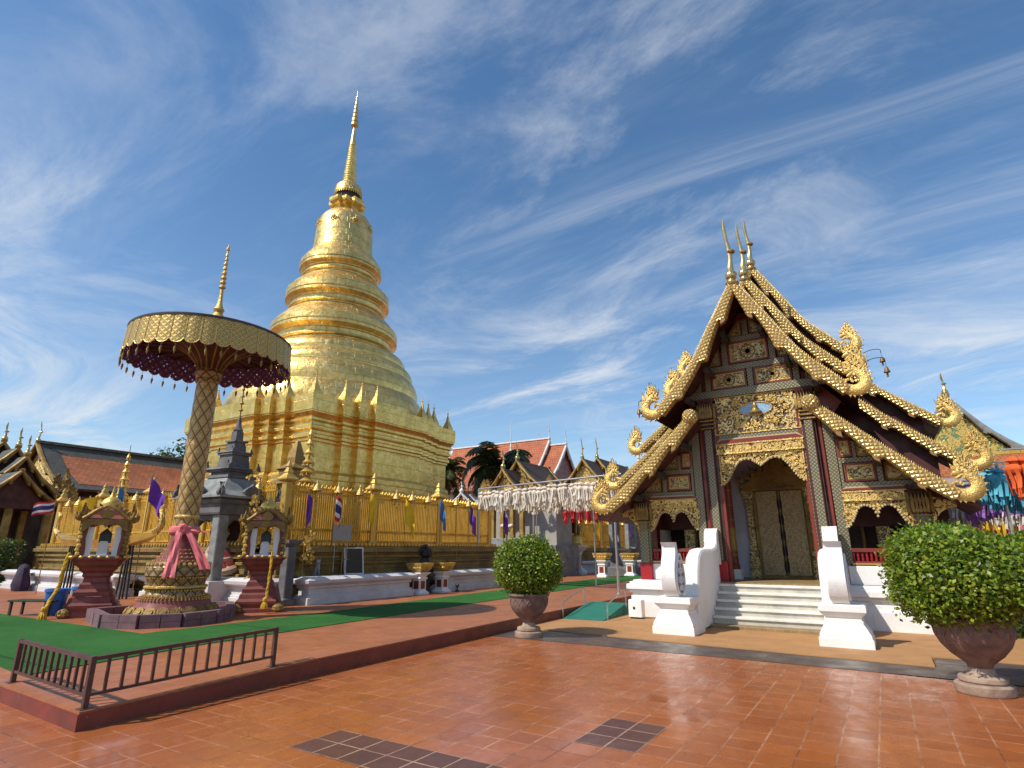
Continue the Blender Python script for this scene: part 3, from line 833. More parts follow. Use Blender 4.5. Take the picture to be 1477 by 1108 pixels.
# ---------------------------------------------------------------- the small gilded hall (viharn)
VX, VY = -2.30, 15.5
V = thing('temple_hall', 'small gilded Lanna temple hall with tiered naga roofs and white stairway', 'temple', (VX, VY, 0))
F = 0.9
MAIN = [(0.0, 8.34), (0.17, 8.08), (0.8, 7.0), (1.27, 6.2), (1.8, 5.6), (2.22, 5.14)]
LOW = [(1.34, 4.95), (2.07, 4.28), (2.8, 3.58), (3.42, 3.04), (3.76, 2.78)]
TIERS = [(-1.2, 0.0, 0.0, 1.15), (1.0, 1.02, 1.25, 2.95), (2.7, 2.12, 2.4, 17.0)]
naga_main = naga_low = None
for ti, (ty, dm, dl, yend) in enumerate(TIERS):
    for sx in (-1, 1):
        for path, dz, nm in ((MAIN, dm, 3), (LOW, dl, 3)):
            pth = [(p[0], p[1] + dz) for p in path]
            if path is LOW and ti: pth.append(((4.3, 2.34 + dz), (4.1, 2.50 + dz))[ti - 1])
            kw = 1.0 if ti == 0 else .86
            mb, pts = board_mb(pth, sx, ty, kw * (0.205 if path is MAIN else .20), kw * (0.345 if path is MAIN else .32), nm)
            if path is LOW: mb.ball((sx * (pth[0][0] + .02), ty + .03, pth[0][1] - .08), .2, 12, 8)
            bd = fixn(mb.build('bargeboard', M['scales'], V))
            fixn(crest_mb(pts, sx, ty).build('flame_crest', M['gold_pale'], bd))
            fixn(naga_mb(pth[-1], sx, ty + .05, 0.66 if path is MAIN else 0.64).build('naga_head', M['gold_pale'], bd))
    zt = 8.34 + dm
    fixn(chofa_mb(zt + .1, ty + .05, 1.62).build('roof_finial', M['silver'], V))
    prof = [(0, 8.28 + dm), (.17, 8.00 + dm), (.8, 6.92 + dm), (1.27, 6.12 + dm), (1.8, 5.52 + dm), (2.3, 5.02 + dm)]
    for mb in roof_slab(prof, ty + .12, yend): fixn(mb.build('roof_slope', [M['roof_brown'], M['darkred']], V))
    prof = [(p[0], p[1] + dl - .06) for p in LOW] + [(4.05, 2.50 + dl)]
    for mb in roof_slab(prof, ty + .12, yend): fixn(mb.build('roof_slope', [M['roof_brown'], M['darkred']], V))
    if ti:      # boarded gable behind the boards of the raised tiers
        g = [(-2.2, 4.9 + dm), (-1.2, 6.0 + dm), (-.2, 7.9 + dm), (0, 8.2 + dm), (.2, 7.9 + dm), (1.2, 6.0 + dm), (2.2, 4.9 + dm), (1.35, 4.75 + dl), (-1.35, 4.75 + dl)]
        mb = MB().prism(g, ty + .42, ty + .5)
        for sx in (-1, 1):
            mb.prism([(sx * 1.35, 4.75 + dl), (sx * 3.7, 2.6 + dl), (sx * 3.7, 2.2), (sx * 1.35, 2.2)], ty + .42, ty + .5)
        fixn(mb.build('gable_infill', M['darkred'], V))
    # clerestory boards between upper eave and lower roof
    mb = MB()
    for sx in (-1, 1): mb.box(min(sx * 1.35, sx * 1.45), max(sx * 1.35, sx * 1.45), ty + 1.2 if ti == 0 else ty + .5, yend, 4.6 + dl, 5.9 + dm)
    mb.build('clerestory', M['darkred'], V)
# purlin ends under the front eave
for (x, z) in ((0.45, 7.05), (0.95, 6.15), (1.5, 5.42), (1.75, 4.25), (2.45, 3.55), (3.1, 2.98)):
    for sx in (-1, 1): MB().cbox(sx * x, -.36, .06, .42, z - .07, z + .07).build('purlin', M['darkwood'], V)

# front frame ---------------------------------------------------
def column(x, y, w, z1, basez=0.42, cap=0.5, mat='mosaic', name='column', base='crimson'):
    h = w / 2
    mb = MB()
    mb.loft([[(x - h + .05, y - h), (x + h - .05, y - h), (x + h - .05, y - h + .05), (x + h, y - h + .05), (x + h, y + h), (x - h, y + h), (x - h, y - h + .05), (x - h + .05, y - h + .05)]] * 2, [F + basez, z1 - cap])
    c = fixn(mb.build(name, M[mat], V))
    if base: MB().bevbox(x - h - .012, x + h + .012, y - h - .012, y + h + .012, F, F + basez).build('column_base', M[base], c)
    k = MB(); z0 = z1 - cap
    for zz in (-.26, -.16, -.06): k.cbox(x, y, h + .035, h + .035, z0 + zz, z0 + zz + .035, 0)
    k.sq([(h + .01, z0), (h + .02, z0 + .05), (h - .02, z0 + .1), (h + .05, z1 - .06), (h + .07, z1)], (x, y), 1)
    for fx in (-1, -.5, 0, .5, 1):
        poly = [(x + fx * h * .85 + q[0], z0 + .02 + q[1]) for q in flame_poly(cap * .85, w * .16, 0)]
        k.prism(poly, y - h - .09, y - h - .03, 0)
    for fy in (-1, -.5, 0, .5, 1):
        for e in (-1, 1):
            poly = [(y + fy * h * .85 + q[0], z0 + .02 + q[1]) for q in flame_poly(cap * .85, w * .16, 0)]
            k.prism(poly, x + e * (h + .03), x + e * (h + .09), 0, 'x')
    fixn(k.build('capital', [M['gold_old'], M['darkred']], c))
    return c
for sx in (-1, 1):
    cm_ = column(sx * 1.19, 0.0, .30, 5.52, .48, .55, 'darkred')
    MB().bevbox(sx * 1.19 - .085, sx * 1.19 + .085, -.165, -.148, F + .5, 4.68, .004).build('mosaic_face', M['mosaic'], cm_)
    MB().bevbox(min(sx * 1.19 - sx * .148, sx * 1.19 - sx * .165), max(sx * 1.19 - sx * .148, sx * 1.19 - sx * .165), -.085, .085, F + .5, 4.68, .004).build('mosaic_face', M['mosaic'], cm_)
    st = MB().bevbox(min(sx * 1.36, sx * 1.45), max(sx * 1.36, sx * 1.45), -.02, .1, F, 5.4); st.build('post_strip', M['red'], V)
    MB().bevbox(min(sx * .94, sx * 1.03), max(sx * .94, sx * 1.03), -.06, .1, F, 5.4).build('post_strip', M['red'], V)
    column(sx * 3.1, 0.0, .30, 3.02, .42, .62)
    mb = MB().bevbox(min(sx * 1.47, sx * 1.68), max(sx * 1.47, sx * 1.68), -.06, .1, F + .45, 5.0); mb.build('mosaic_strip', M['mosaic'], V)
# gable wall of dark boards behind the frame
g = [(-3.55, 2.75), (-1.6, 4.62), (-1.95, 5.1), (-1.1, 6.1), (-.15, 7.85), (.15, 7.85), (1.1, 6.1), (1.95, 5.1), (1.6, 4.62), (3.55, 2.75), (3.0, 2.72), (1.2, 2.72), (1.2, 4.0), (-1.2, 4.0), (-1.2, 2.72), (-3.0, 2.72)]
fixn(MB().prism(g, .06, .14).build('gable_wall', M['red'], V))
def beam(x0, x1, z0, z1, mat='mosaic', y0=-.08, y1=.05, nm='beam'): return MB().bevbox(x0, x1, y0, y1, z0, z1, .01).build(nm, M[mat], V)
beam(-1.85, 1.85, 5.54, 5.74, y0=-.12); beam(-1.30, 1.30, 6.24, 6.40); beam(-.62, .62, 7.02, 7.17)
for x, z0, z1 in ((-1.16, 5.74, 6.24), (-.08, 5.74, 6.24), (1.0, 5.74, 6.24), (-.66, 6.40, 7.02), (.52, 6.40, 7.02), (-.07, 7.17, 7.62)):
    beam(x, x + .15, z0, z1, y0=-.07)
beam(-3.3, -1.69, 3.03, 3.14); beam(1.69, 3.3, 3.03, 3.14)
for sx in (-1, 1):
    for (a, b, z0, z1) in ((1.69, 2.55, 3.60, 3.72), (1.69, 2.0, 4.18, 4.28)): beam(min(sx * a, sx * b), max(sx * a, sx * b), z0, z1, y0=-.06)
    for (a, b, z0, z1) in ((2.42, 2.54, 3.14, 3.60), (1.69, 1.76, 3.14, 4.5), (2.0, 2.08, 3.72, 4.1)): beam(min(sx * a, sx * b), max(sx * a, sx * b), z0, z1, y0=-.07)
def carved_panel(x0, x1, z0, z1, mat='fil_grey', disc=False):
    fr = MB(); w = .045
    for a, b, c, d in ((x0, x1, z0, z0 + w), (x0, x1, z1 - w, z1), (x0, x0 + w, z0 + w, z1 - w), (x1 - w, x1, z0 + w, z1 - w)): fr.box(a, b, -.075, .05, c, d, 0)
    w2 = .075
    for a, b, c, d in ((x0 + w, x1 - w, z0 + w, z0 + w2), (x0 + w, x1 - w, z1 - w2, z1 - w), (x0 + w, x0 + w2, z0 + w2, z1 - w2), (x1 - w2, x1 - w, z0 + w2, z1 - w2)): fr.box(a, b, -.055, .05, c, d, 1)
    p = fr.build('panel_frame', [M['red'], M['gold_pale']], V)
    MB().box(x0 + w2, x1 - w2, -.03, .05, z0 + w2, z1 - w2).build('carved_panel', M[mat], p)
    if disc:
        cx, cz = (x0 + x1) / 2, (z0 + z1) / 2; r = (z1 - z0) * .30
        d = MB(); ring = [(cx + r * cos(2 * pi * i / 28), -.04, cz + r * sin(2 * pi * i / 28)) for i in range(28)]
        d.tube(ring, .014, 6, closed=True)
        for k in range(8):
            a = 2 * pi * k / 8
            d.prism(rot2(flame_poly(r * .8, r * .25, 0), a, (cx, cz)), -.05, -.03)
        for e in (-1, 1):
            for f_ in (-1, 1):
                d.prism(rot2(flame_poly(r * .8, r * .2, .3), atan2(f_ * .5, e) - pi / 2 + pi, (cx + e * (x1 - x0) * .40, cz + f_ * (z1 - z0) * .33)), -.045, -.03)
        fixn(d.build('carved_rosette', M['gold_old'], p))
    return p
carved_panel(-.99, -.10, 5.76, 6.23, disc=True); carved_panel(.09, .98, 5.76, 6.23, disc=True); carved_panel(-.49, .50, 6.42, 7.01, disc=True)
for sx in (-1, 1):
    def cp_(a, b, c, d, m='fil_grey'): carved_panel(min(sx * a, sx * b), max(sx * a, sx * b), c, d, m)
    cp_(1.78, 2.40, 3.16, 3.58); cp_(1.70, 1.99, 3.74, 4.16)
    # triangular framed panels following the roof pitch
    for (pl) in ([(2.60, 3.18), (3.12, 3.18), (2.60, 3.56)], [(2.10, 3.76), (2.52, 3.76), (2.10, 4.14)], [(1.30, 5.78), (1.66, 5.78), (1.30, 6.18)], [(.74, 6.46), (1.06, 6.46), (.74, 6.98)], [(.12, 7.20), (.46, 7.20), (.12, 7.62)]):
        q = [(sx * x, z) for x, z in pl]
        t = MB().prism(q, -.01, .05); t_ = fixn(t.build('carved_panel', M['fil_grey'], V))
        b = MB()
        for i in range(3):
            a_, c_ = q[i], q[(i + 1) % 3]
            b.bar((a_[0], -.01, a_[1]), (c_[0], -.01, c_[1]), .035, .05)
        fixn(b.build('panel_frame', M['gold_old'], t_))
# great filigree panel with blue mirror oval and small seated figure
fp = MB().box(-1.03, 1.03, -.03, .05, 4.54, 5.53).build('filigree_panel', M['fil_dark'], V)
ov = [(0.02 + .40 * cos(2 * pi * i / 36), 5.14 + .17 * sin(2 * pi * i / 36)) for i in range(36)]
fixn(MB().prism(ov, -.05, -.02).build('mirror_oval', M['skyblue_glass'], fp))
d = MB(); d.tube([(x, -.055, z) for x, z in ov], .02, 6, closed=True)
rr = random.Random(4)
for k in range(46):
    a = 2 * pi * k / 46; r1 = .47 + .08 * (k % 3); r2 = .24 + .05 * (k % 3)
    x, z = .02 + r1 * cos(a), 5.12 + r2 * sin(a)
    d.prism(rot2(flame_poly(rr.uniform(.08, .15), .03, rr.choice((-.4, .4))), a - pi / 2 + rr.uniform(-.8, .8), (x, z)), -.075, -.03)
for k in range(120):
    x, z = rr.uniform(-.98, .98), rr.uniform(4.6, 5.48)
    if ((x - .02) / .5) ** 2 + ((z - 5.14) / .24) ** 2 < 1: continue
    d.prism(rot2(flame_poly(rr.uniform(.06, .13), .024, rr.choice((-.5, .5))), rr.uniform(0, 6.28), (x, z)), -.06, -.02)
for x, z in ((-.72, 5.05), (.74, 5.1), (.0, 4.72), (-.42, 5.38), (.45, 5.38), (-.45, 4.78), (.48, 4.78)):
    for k in range(7): d.prism(rot2(flame_poly(.11, .03, .3), k * .9, (x, z)), -.085, -.03)
    d.ball((x, -.06, z), .05, 8, 6)
fixn(d.build('gilded_flames', M['gold_pale'], fp))
sf = MB(); sf.lathe([(.001, 0), (.15, .0), (.16, .03), (.09, .06), (.06, .11), (.075, .15), (.03, .17), (.045, .2), (.04, .24), (.012, .28), (.001, .33)], 14, (.02, -.09, 5.02))
sf.build('seated_figure', M['gold_pale'], fp)
fr = MB()
for a, b, c, e in ((-1.03, 1.03, 4.53, 4.555), (-1.03, 1.03, 5.505, 5.53), (-1.03, -.995, 4.555, 5.505), (.995, 1.03, 4.555, 5.505)): fr.box(a, b, -.07, -.02, c, e)
fr.build('panel_frame', M['gold_pale'], fp)
beam(-1.03, 1.03, 4.33, 4.53, 'mosaic', -.05)
def moulding(x0, x1, z0, z1):
    mb = MB()
    mb.prism([(x0, z0), (x1, z0), (x1, z0 + .03), (x1 - .12, z1), (x0 + .12, z1), (x0, z0 + .03)], -.10, -.03, 0)
    mb.prism([(x0 + .01, z0 + .002), (x1 - .01, z0 + .002), (x1 - .03, z0 + .04), (x1 - .16, z1 - .035), (x0 + .16, z1 - .035), (x0 + .03, z0 + .04)], -.13, -.10, 1)
    return fixn(mb.build('ogee_moulding', [M['cream'], M['red']], V))
moulding(-1.04, 1.04, 4.28, 4.42)
def frieze(x0, x1, z0, z1, off=0.0):
    o = MB().bevbox(x0, x1, -.11 + off, .05, z0, z1, .008).build('gold_frieze', M['fil_red'], V)
    t = MB()
    t.box(x0, x1, -.14 + off, -.10 + off, z0 - .02, z0 + .025); t.box(x0, x1, -.13 + off, -.10 + off, z1 - .02, z1 + .012)
    n = max(3, int((x1 - x0) / .22))
    for i in range(n):
        c = x0 + (x1 - x0) * (i + .5) / n
        for k in (-1, 1):
            t.prism(rot2(flame_poly((z1 - z0) * .55, .035, k * .4), k * .9, (c, z0 + (z1 - z0) * .2)), -.13 + off, -.10 + off)
    fixn(t.build('frieze_relief', M['gold_pale'], o))
frieze(-1.03, 1.03, 4.03, 4.27)
def hanging_arch(cx, hw, ze, zt, ztop, cus, y=-.06):
    full, lo = arch_poly(hw, ze, zt, ztop, cus)
    full = [(cx + a, b) for a, b in full]; lo = [(cx + a, b) for a, b in lo]
    o = fixn(MB().prism(full, y, y + .10).build('arch_panel', M['fil_red'], V))
    bd = MB(); edge_beads(bd, lo, y - .03, .030, .072)
    bd.build('bead_edging', M['cream'], o)
    rl = MB(); r_ = random.Random(int(hw * 100) + int(cx * 10))
    for a, b in zip(lo, lo[1:]):
        t = (Vector(b) - Vector(a)); nn = Vector((-t.y, t.x)).normalized()
        if nn.y < 0 and abs(nn.y) > .3: nn = -nn
        c = (Vector(a) + Vector(b)) / 2
        zmax = ztop - c.y - .05
        for k in range(3):
            s = .1 + .16 * k
            x, z = c.x + r_.uniform(-.04, .04), c.y + .04 + s * .9
            if z < ztop - .1: rl.prism(rot2(flame_poly(r_.uniform(.09, .14), .03, r_.choice((-.45, .45))), r_.uniform(-1.2, 1.2), (x, z)), y - .035, y)
    fixn(rl.build('scroll_relief', M['gold_pale'], o))
    ed = MB(); ed.tube([(a, y - .012, b + .035) for a, b in lo], .016, 6); ed.box(cx - hw, cx - hw + .03, y - .02, y, ze, ztop); ed.box(cx + hw - .03, cx + hw, y - .02, y, ze, ztop)
    fixn(ed.build('gold_edge', M['gold_pale'], o))
    return o
hanging_arch(0, .99, 3.24, 3.86, 4.01, 3.68)
for sx in (-1, 1):
    hanging_arch(sx * 2.30, .64, 2.14, 2.62, 2.71, 2.37)
    frieze(sx * 2.30 - .64, sx * 2.30 + .64, 2.73, 2.93); moulding(sx * 2.30 - .66, sx * 2.30 + .66, 2.95, 3.04)
    # outer bracket wing
    lo = [(3.27, 2.0), (3.30, 2.15), (3.36, 2.3), (3.45, 2.42), (3.58, 2.5), (3.74, 2.52)]
    q = [(sx * a, b) for a, b in [(3.27, 1.85)] + lo[1:] + [(3.74, 2.62), (3.27, 2.78)]]
    o = fixn(MB().prism(q, -.04, .05).build('eave_bracket', M['fil_red'], V))
    # low railing of turned balusters
    r = MB(); r.bevbox(sx * 2.30 - .64, sx * 2.30 + .64, -.05, .06, 1.60, 1.68); r.bevbox(sx * 2.30 - .64, sx * 2.30 + .64, -.05, .06, 1.30, 1.40)
    ro = r.build('porch_railing', M['red'], V)
    b = MB()
    for k in range(15): b.lathe([(.018, 0), (.03, .04), (.018, .09), (.028, .14), (.016, .2)], 8, (sx * 2.30 - .6 + k * 1.2 / 14, 0, 1.40))
    b.build('baluster', M['crimson'], ro)
    t = MB(); t.box(sx * 2.30 - .64, sx * 2.30 + .64, -.062, -.05, 1.33, 1.36); t.build('gold_line', M['gold'], ro)
    # white parapet below the railing
    MB().bevbox(sx * 2.26 - .70, sx * 2.26 + .70, -.07, .16, F, 1.30).build('parapet', M['white'], V)

# porch inside ---------------------------------------------------
mb = MB()
mb.box(-3.2, -.70, 2.45, 2.6, F, 4.4); mb.box(.70, 3.2, 2.45, 2.6, F, 4.4); mb.box(-.70, .70, 2.45, 2.6, 3.4, 4.4)
mb.build('inner_wall', M['lilac'], V)
for sx in (-1, 1):
    MB().box(min(sx * 1.5, sx * 3.1), max(sx * 1.5, sx * 3.1), 2.43, 2.447, F, 4.3).build('wall_panelling', M['darkwood'], V)
    MB().bevbox(sx * 2.35 - .15, sx * 2.35 + .15, 1.5, 1.8, F, 3.6, .02).build('inner_column', M['fil_grey'], V)
    MB().bevbox(sx * 1.9 - .04, sx * 1.9 + .04, 2.38, 2.428, F, 3.6, .01).build('wall_batten', M['gold_old'], V)
MB().box(-1.5, 1.5, .2, 2.45, 4.35, 4.45).build('porch_ceiling', M['darkred'], V)
mb = MB(); mb.box(-3.25, -3.1, .9, 14, F, 2.7); mb.box(3.1, 3.25, .9, 14, F, 2.7); mb.build('side_wall', M['red'], V)
mb = MB(); mb.box(-3.1, -3.095, 1.2, 2.2, F + .02, 2.2); mb.build('dado_panel', M['white'], V)
dr = MB(); dr.cbox(0, 2.42, .70, .06, F, 3.40); d_ = dr.build('door_frame', M['gold_old'], V)
for sx in (-1, 1):
    o = MB().bevbox(min(sx * .03, sx * .60), max(sx * .03, sx * .60), 2.30, 2.36, F + .08, 3.25).build('door_leaf', M['fil_door'], V)
    tr = MB()
    for k in range(5): tr.prism(rot2(flame_poly(.5, .035, 0), 0, (sx * .035, 1.05 + k * .42)), 2.285, 2.30)
    tr.box(min(sx * .03, sx * .05), max(sx * .03, sx * .05), 2.285, 2.30, F + .08, 3.25)
    fixn(tr.build('door_edging', M['darkwood'], o))
    p = MB()
    for (w, z0, z1) in ((.15, F, F + .25), (.12, F + .25, F + .32), (.14, F + .32, F + .5), (.11, F + .5, F + .6), (.14, F + .6, F + .72), (.09, F + .72, F + 1.95), (.12, F + 1.95, F + 2.05), (.10, F + 2.05, F + 2.15), (.14, F + 2.15, F + 2.3), (.17, F + 2.3, F + 2.4)):
        p.bevbox(sx * .80 - w, sx * .80 + w, 2.38 - w, 2.46, z0, z1, .012)
    p.build('door_pilaster', M['fil_grey'], V)
    c = MB(); c.lathe([(.14, 0), (.14, .1), (.115, .14), (.115, 2.9), (.15, 3.0), (.15, 3.1)], 18, (sx * 1.15, 1.25, F + .25)); c_ = c.build('inner_column', M['red'], V)
    g_ = MB()
    for z in (1.5, 1.62, 2.0, 2.4, 2.8, 3.2, 3.5): g_.lathe([(.118, 0), (.124, .02), (.118, .04)], 18, (sx * 1.15, 1.25, z))
    g_.lathe([(.117, 0), (.117, .6)], 18, (sx * 1.15, 1.25, 1.62)); g_.build('column_gilding', M['gold_old'], c_)
    MB().cbox(sx * 1.15, 1.25, .17, .17, F, F + .25).build('column_foot', M['white'], c_)
pd = MB(); pd.prism([(-.95, 3.3), (-1.0, 3.42), (-.72, 3.55), (-.6, 3.8), (-.32, 3.86), (-.18, 4.12), (0, 4.3), (.18, 4.12), (.32, 3.86), (.6, 3.8), (.72, 3.55), (1.0, 3.42), (.95, 3.3)], 2.26, 2.40)
for k in range(11):
    a = -1.2 + k * .24
    pd.prism(rot2(flame_poly(.36, .07, .2 * (1 if a < 0 else -1)), -a, (a * .72, 3.52 + .42 * (1 - abs(a) / 1.2))), 2.2, 2.28)
pd.box(-.95, .95, 2.2, 2.3, 3.26, 3.33)
fixn(pd.build('door_pediment', M['gold_old'], V))

# base, floor and stairway ------------------------------------------
pl = MB()
for sx in (-1, 1):
    x0, x1 = (1.45, 3.42)
    for (e, z0, z1) in ((.10, 0, .40), (.03, .40, .52), (.0, .52, .60), (.06, .60, .68), (.12, .68, .80), (.05, .80, .86), (-.02, .86, .898)):
        a, b = sx * x0, sx * (x1 + e)
        pl.bevbox(min(a, b), max(a, b), -.42 - e, 15, z0, z1 - .001, .012)
pl.box(-1.46, 1.46, .0, 15, 0, .87)
plo = pl.build('plinth', M['white'], V)
MB().box(-1.30, 1.30, -.44, 2.4, .872, F).build('porch_floor', M['steptile'], V)
mb = MB(); mb.box(-3.1, -1.3, -.2, 2.4, .899, F + .004); mb.box(1.3, 3.1, -.2, 2.4, .899, F + .004); mb.build('porch_floor', M['band'], V)
MB().bevbox(-1.16, 1.16, -1.82, -1.4, 0.0, .085).build('lowest_step', M['steptile'], V)
for k in range(5):
    y = -1.5 + k * .225; z = .085 + (k + 1) * .157
    y1 = 0.0 if k == 4 else y + .3
    st_ = MB().bevbox(-1.165, 1.165, y - .03, y1, z - .05, z, .014).build('step', M['marble'], V)
    MB().box(-1.165, 1.165, y + .01, y1 - .002, z - .157, z - .051).build('riser', M['marble_riser'], st_)
# stair wings: moulded pedestal, scroll with pierced leaf, sweeping wall
for sx in (-1, 1):
    x0 = sx * 1.42
    w = MB()
    prof = [(-2.55, .05), (-2.5, .68), (-2.35, 1.2), (-2.2, 1.46), (-1.95, 1.58), (-1.6, 1.60), (-.95, 1.60), (-.62, 1.66), (-.5, 1.74), (-.42, 1.84), (-.42, .05)]
    w.prism([(y, z) for y, z in prof], sx * 1.17, sx * 1.44, 0, 'x')
    wo_ = fixn(w.build('stair_wing', M['white'], V))
    r = MB(); r.tube([(sx * 1.305, y, z + .015) for y, z in prof[0:9]], .155, 10, flat=.5); fixn(r.build('wing_coping', M['white'], wo_))
    # upright curl at the head of the wing
    c = MB(); q = bez([(0, -.36, 1.3), (0, -.46, 1.62), (0, -.50, 1.86), (0, -.42, 2.06), (0, -.30, 2.16)], 6)
    prof2 = [(p.y, p.z) for p in q] + [(-.2, 2.16), (-.26, 1.9), (-.22, 1.6), (-.2, 1.3)]
    c.prism(prof2, sx * 1.16, sx * 1.46, 0, 'x'); fixn(c.build('wing_curl', M['white'], wo_))
    # pedestal
    ycen, xc = -2.92, sx * 1.51
    p = MB(); p.sq([(.42, 0), (.42, .16), (.40, .18), (.40, .22), (.35, .32), (.30, .40), (.30, .45), (.28, .46), (.28, .50), (.34, .56), (.37, .60), (.37, .70), (.35, .72)], (xc, ycen), 0)
    p_ = fixn(p.build('wing_pedestal', M['white'], V))
    # scroll: a fat leaf in side view
    o = bez([(0, -.28, .72), (0, -.42, .86), (0, -.50, 1.1), (0, -.46, 1.36), (0, -.36, 1.56), (0, -.34, 1.72), (0, -.42, 1.80)], 5)
    o = [(p.y, p.z) for p in o] + [(-.22, 1.80), (-.19, 1.66)] + [(p.y, p.z) for p in bez([(0, -.16, 1.6), (0, .04, 1.42), (0, .19, 1.18), (0, .18, .95), (0, .06, .78), (0, -.04, .72)], 5)]
    ss = MB(); ss.prism([(ycen + a, b) for a, b in o], xc - .14, xc + .14, 0, 'x'); s_ = fixn(ss.build('scroll', M['white'], p_))
    # pierced leaf: raised rim and curls on the inner and outer faces over a grey recess
    for e in (-1, 1):
        xx = xc + e * .145
        leaf = [(ycen - .14 + .27 * sin(2 * pi * t / 24) * (1 - .35 * (cos(2 * pi * t / 24))), 1.17 + .40 * cos(2 * pi * t / 24)) for t in range(24)]
        l = MB(); l.prism(leaf, xx - .004, xx + .004, 0, 'x'); lo_ = fixn(l.build('leaf_recess', M['stone_grey'], p_))
        l = MB(); l.tube([(xx + e * .006, a, b) for a, b in leaf], .022, 6, closed=True)
        r_ = random.Random(3)
        for zc, s in ((.88, .12), (1.04, .155), (1.22, .14), (1.40, .09)):
            for k in (-1, 1):
                cpts = [(xx + e * .008, ycen - .12 + k * s * .62 + s * .55 * (1 - t / 14) * cos(t * .62 + (0 if k > 0 else pi)), zc + s * .55 * (1 - t / 14) * sin(t * .62) ) for t in range(13)]
                l.tube(cpts, .013, 5)
        l.tube([(xx + e * .008, ycen - .12, .84), (xx + e * .008, ycen - .12, 1.44)], .014, 5)
        fixn(l.build('pierced_leaf', M['white'], p_))
# white service box on the plinth corner and a down-pipe
sb = thing('utility_box', 'small white utility box with a black lock on the plinth corner', 'box', (-5.42, 14.52, 0))
MB().bevbox(-.17, .17, -.12, .12, .06, .46).build('housing', M['white'], sb)
MB().bevbox(-.05, .0, -.13, -.118, .24, .30).build('lock', M['black'], sb)
MB().box(-.14, .14, -.09, .1, .0, .06).build('foot', M['black'], sb)
mb = MB(); mb.tube([(1.38, -.62, .02), (1.33, -.6, .55), (1.2, -.58, .62), (.95, -.5, .64)], .02, 8)
fixn(mb.build('drain_pipe', M['white'], V))
# wind bells hung from the naga tips
bell = thing('wind_bell', 'bronze wind bell hanging from the left upper naga of the gable', 'bell', (-4.95, 14.25, 5.22), 0, 'wind bells under the naga tips')
mb = MB(); mb.tube(bez([(.38, .02, .16), (.2, 0, .22), (.02, 0, .2), (0, 0, .1)], 5), .008, 6); mb.tube([(0, 0, .1), (0, 0, 0)], .004, 5); mb.build('bracket', M['black'], bell)
MB().lathe([(.015, 0), (.03, -.02), (.045, -.08), (.065, -.13), (.06, -.135)], 14).build('bell_body', M['brownfig'], bell)
MB().box(-.02, .02, -.002, .002, -.24, -.15).build('clapper', M['brownfig'], bell)
def bell_at(x, y, z, lab, flip=False):
    b = dup(bell, (x, y, z), pi if flip else 0, lab)
bell_at(0.62, 14.25, 5.45, 'bronze wind bell hanging from the right upper naga of the gable', True)
bell_at(0.66, 16.45, 6.3, 'bronze wind bell behind the crest of the right upper naga', True)
bell_at(-5.0, 16.45, 5.75, 'bronze wind bell on the second left naga, above the hanging lanterns', False)

# ---------------------------------------------------------------- the great golden stupa
SX, SY = -36.9, 30.7
S = thing('stupa', 'huge golden bell-shaped stupa on a redented base with a tall spire', 'stupa', (SX, SY, 0.2), radians(-.3))
def redent(o=0.0, k=1.0):
    q = [(8.05 + o, -2.5), (8.05 + o, 2.5), (7.7 + o, 2.5), (7.7 + o, 3.62), (7.35 + o, 3.62), (7.35 + o, 4.74), (7.0 + o, 4.74), (7.0 + o, 7.0 + o), (4.74, 7.0 + o), (4.74, 7.35 + o), (3.62, 7.35 + o), (3.62, 7.7 + o), (2.5, 7.7 + o), (2.5, 8.05 + o)]
    # shift the step corners with the offset so every ring stays parallel
    q = [(8.05 + o, 2.5 + o), (7.7 + o, 2.5 + o), (7.7 + o, 3.62 + o), (7.35 + o, 3.62 + o), (7.35 + o, 4.74 + o), (7.0 + o, 4.74 + o), (7.0 + o, 7.0 + o), (4.74 + o, 7.0 + o), (4.74 + o, 7.35 + o), (3.62 + o, 7.35 + o), (3.62 + o, 7.7 + o), (2.5 + o, 7.7 + o), (2.5 + o, 8.05 + o)]
    out = []
    for r in range(4):
        c, s = (1, 0, -1, 0)[r], (0, 1, 0, -1)[r]
        out += [(x * c - y * s, x * s + y * c) for x, y in q]
    return out
bp = [(1.6, -.2), (1.6, 1.6), (1.35, 1.7), (1.35, 2.9), (1.05, 3.0), (1.05, 3.9), (.85, 4.0), (.80, 4.5), (.60, 4.6), (.55, 4.95), (.38, 5.05), (.38, 5.25), (.20, 5.35), (.20, 5.7), (.05, 5.8), (.05, 6.1), (-.12, 6.3), (-.12, 6.42),
      (-.12, 8.15), (-.04, 8.2), (-.04, 8.35), (.08, 8.42), (.08, 8.6), (-.02, 8.68), (-.02, 8.85), (.16, 8.95), (.16, 9.15), (.06, 9.22), (.06, 9.4), (.22, 9.5), (.22, 9.65), (.12, 9.7), (.34, 10.0), (.34, 10.1), (.40, 10.1), (.40, 11.15), (.1, 11.2)]
MB().loft([redent(o) for o, z in bp], [z - .0 for o, z in bp]).build('redented_base', M['stupa_base'], S)
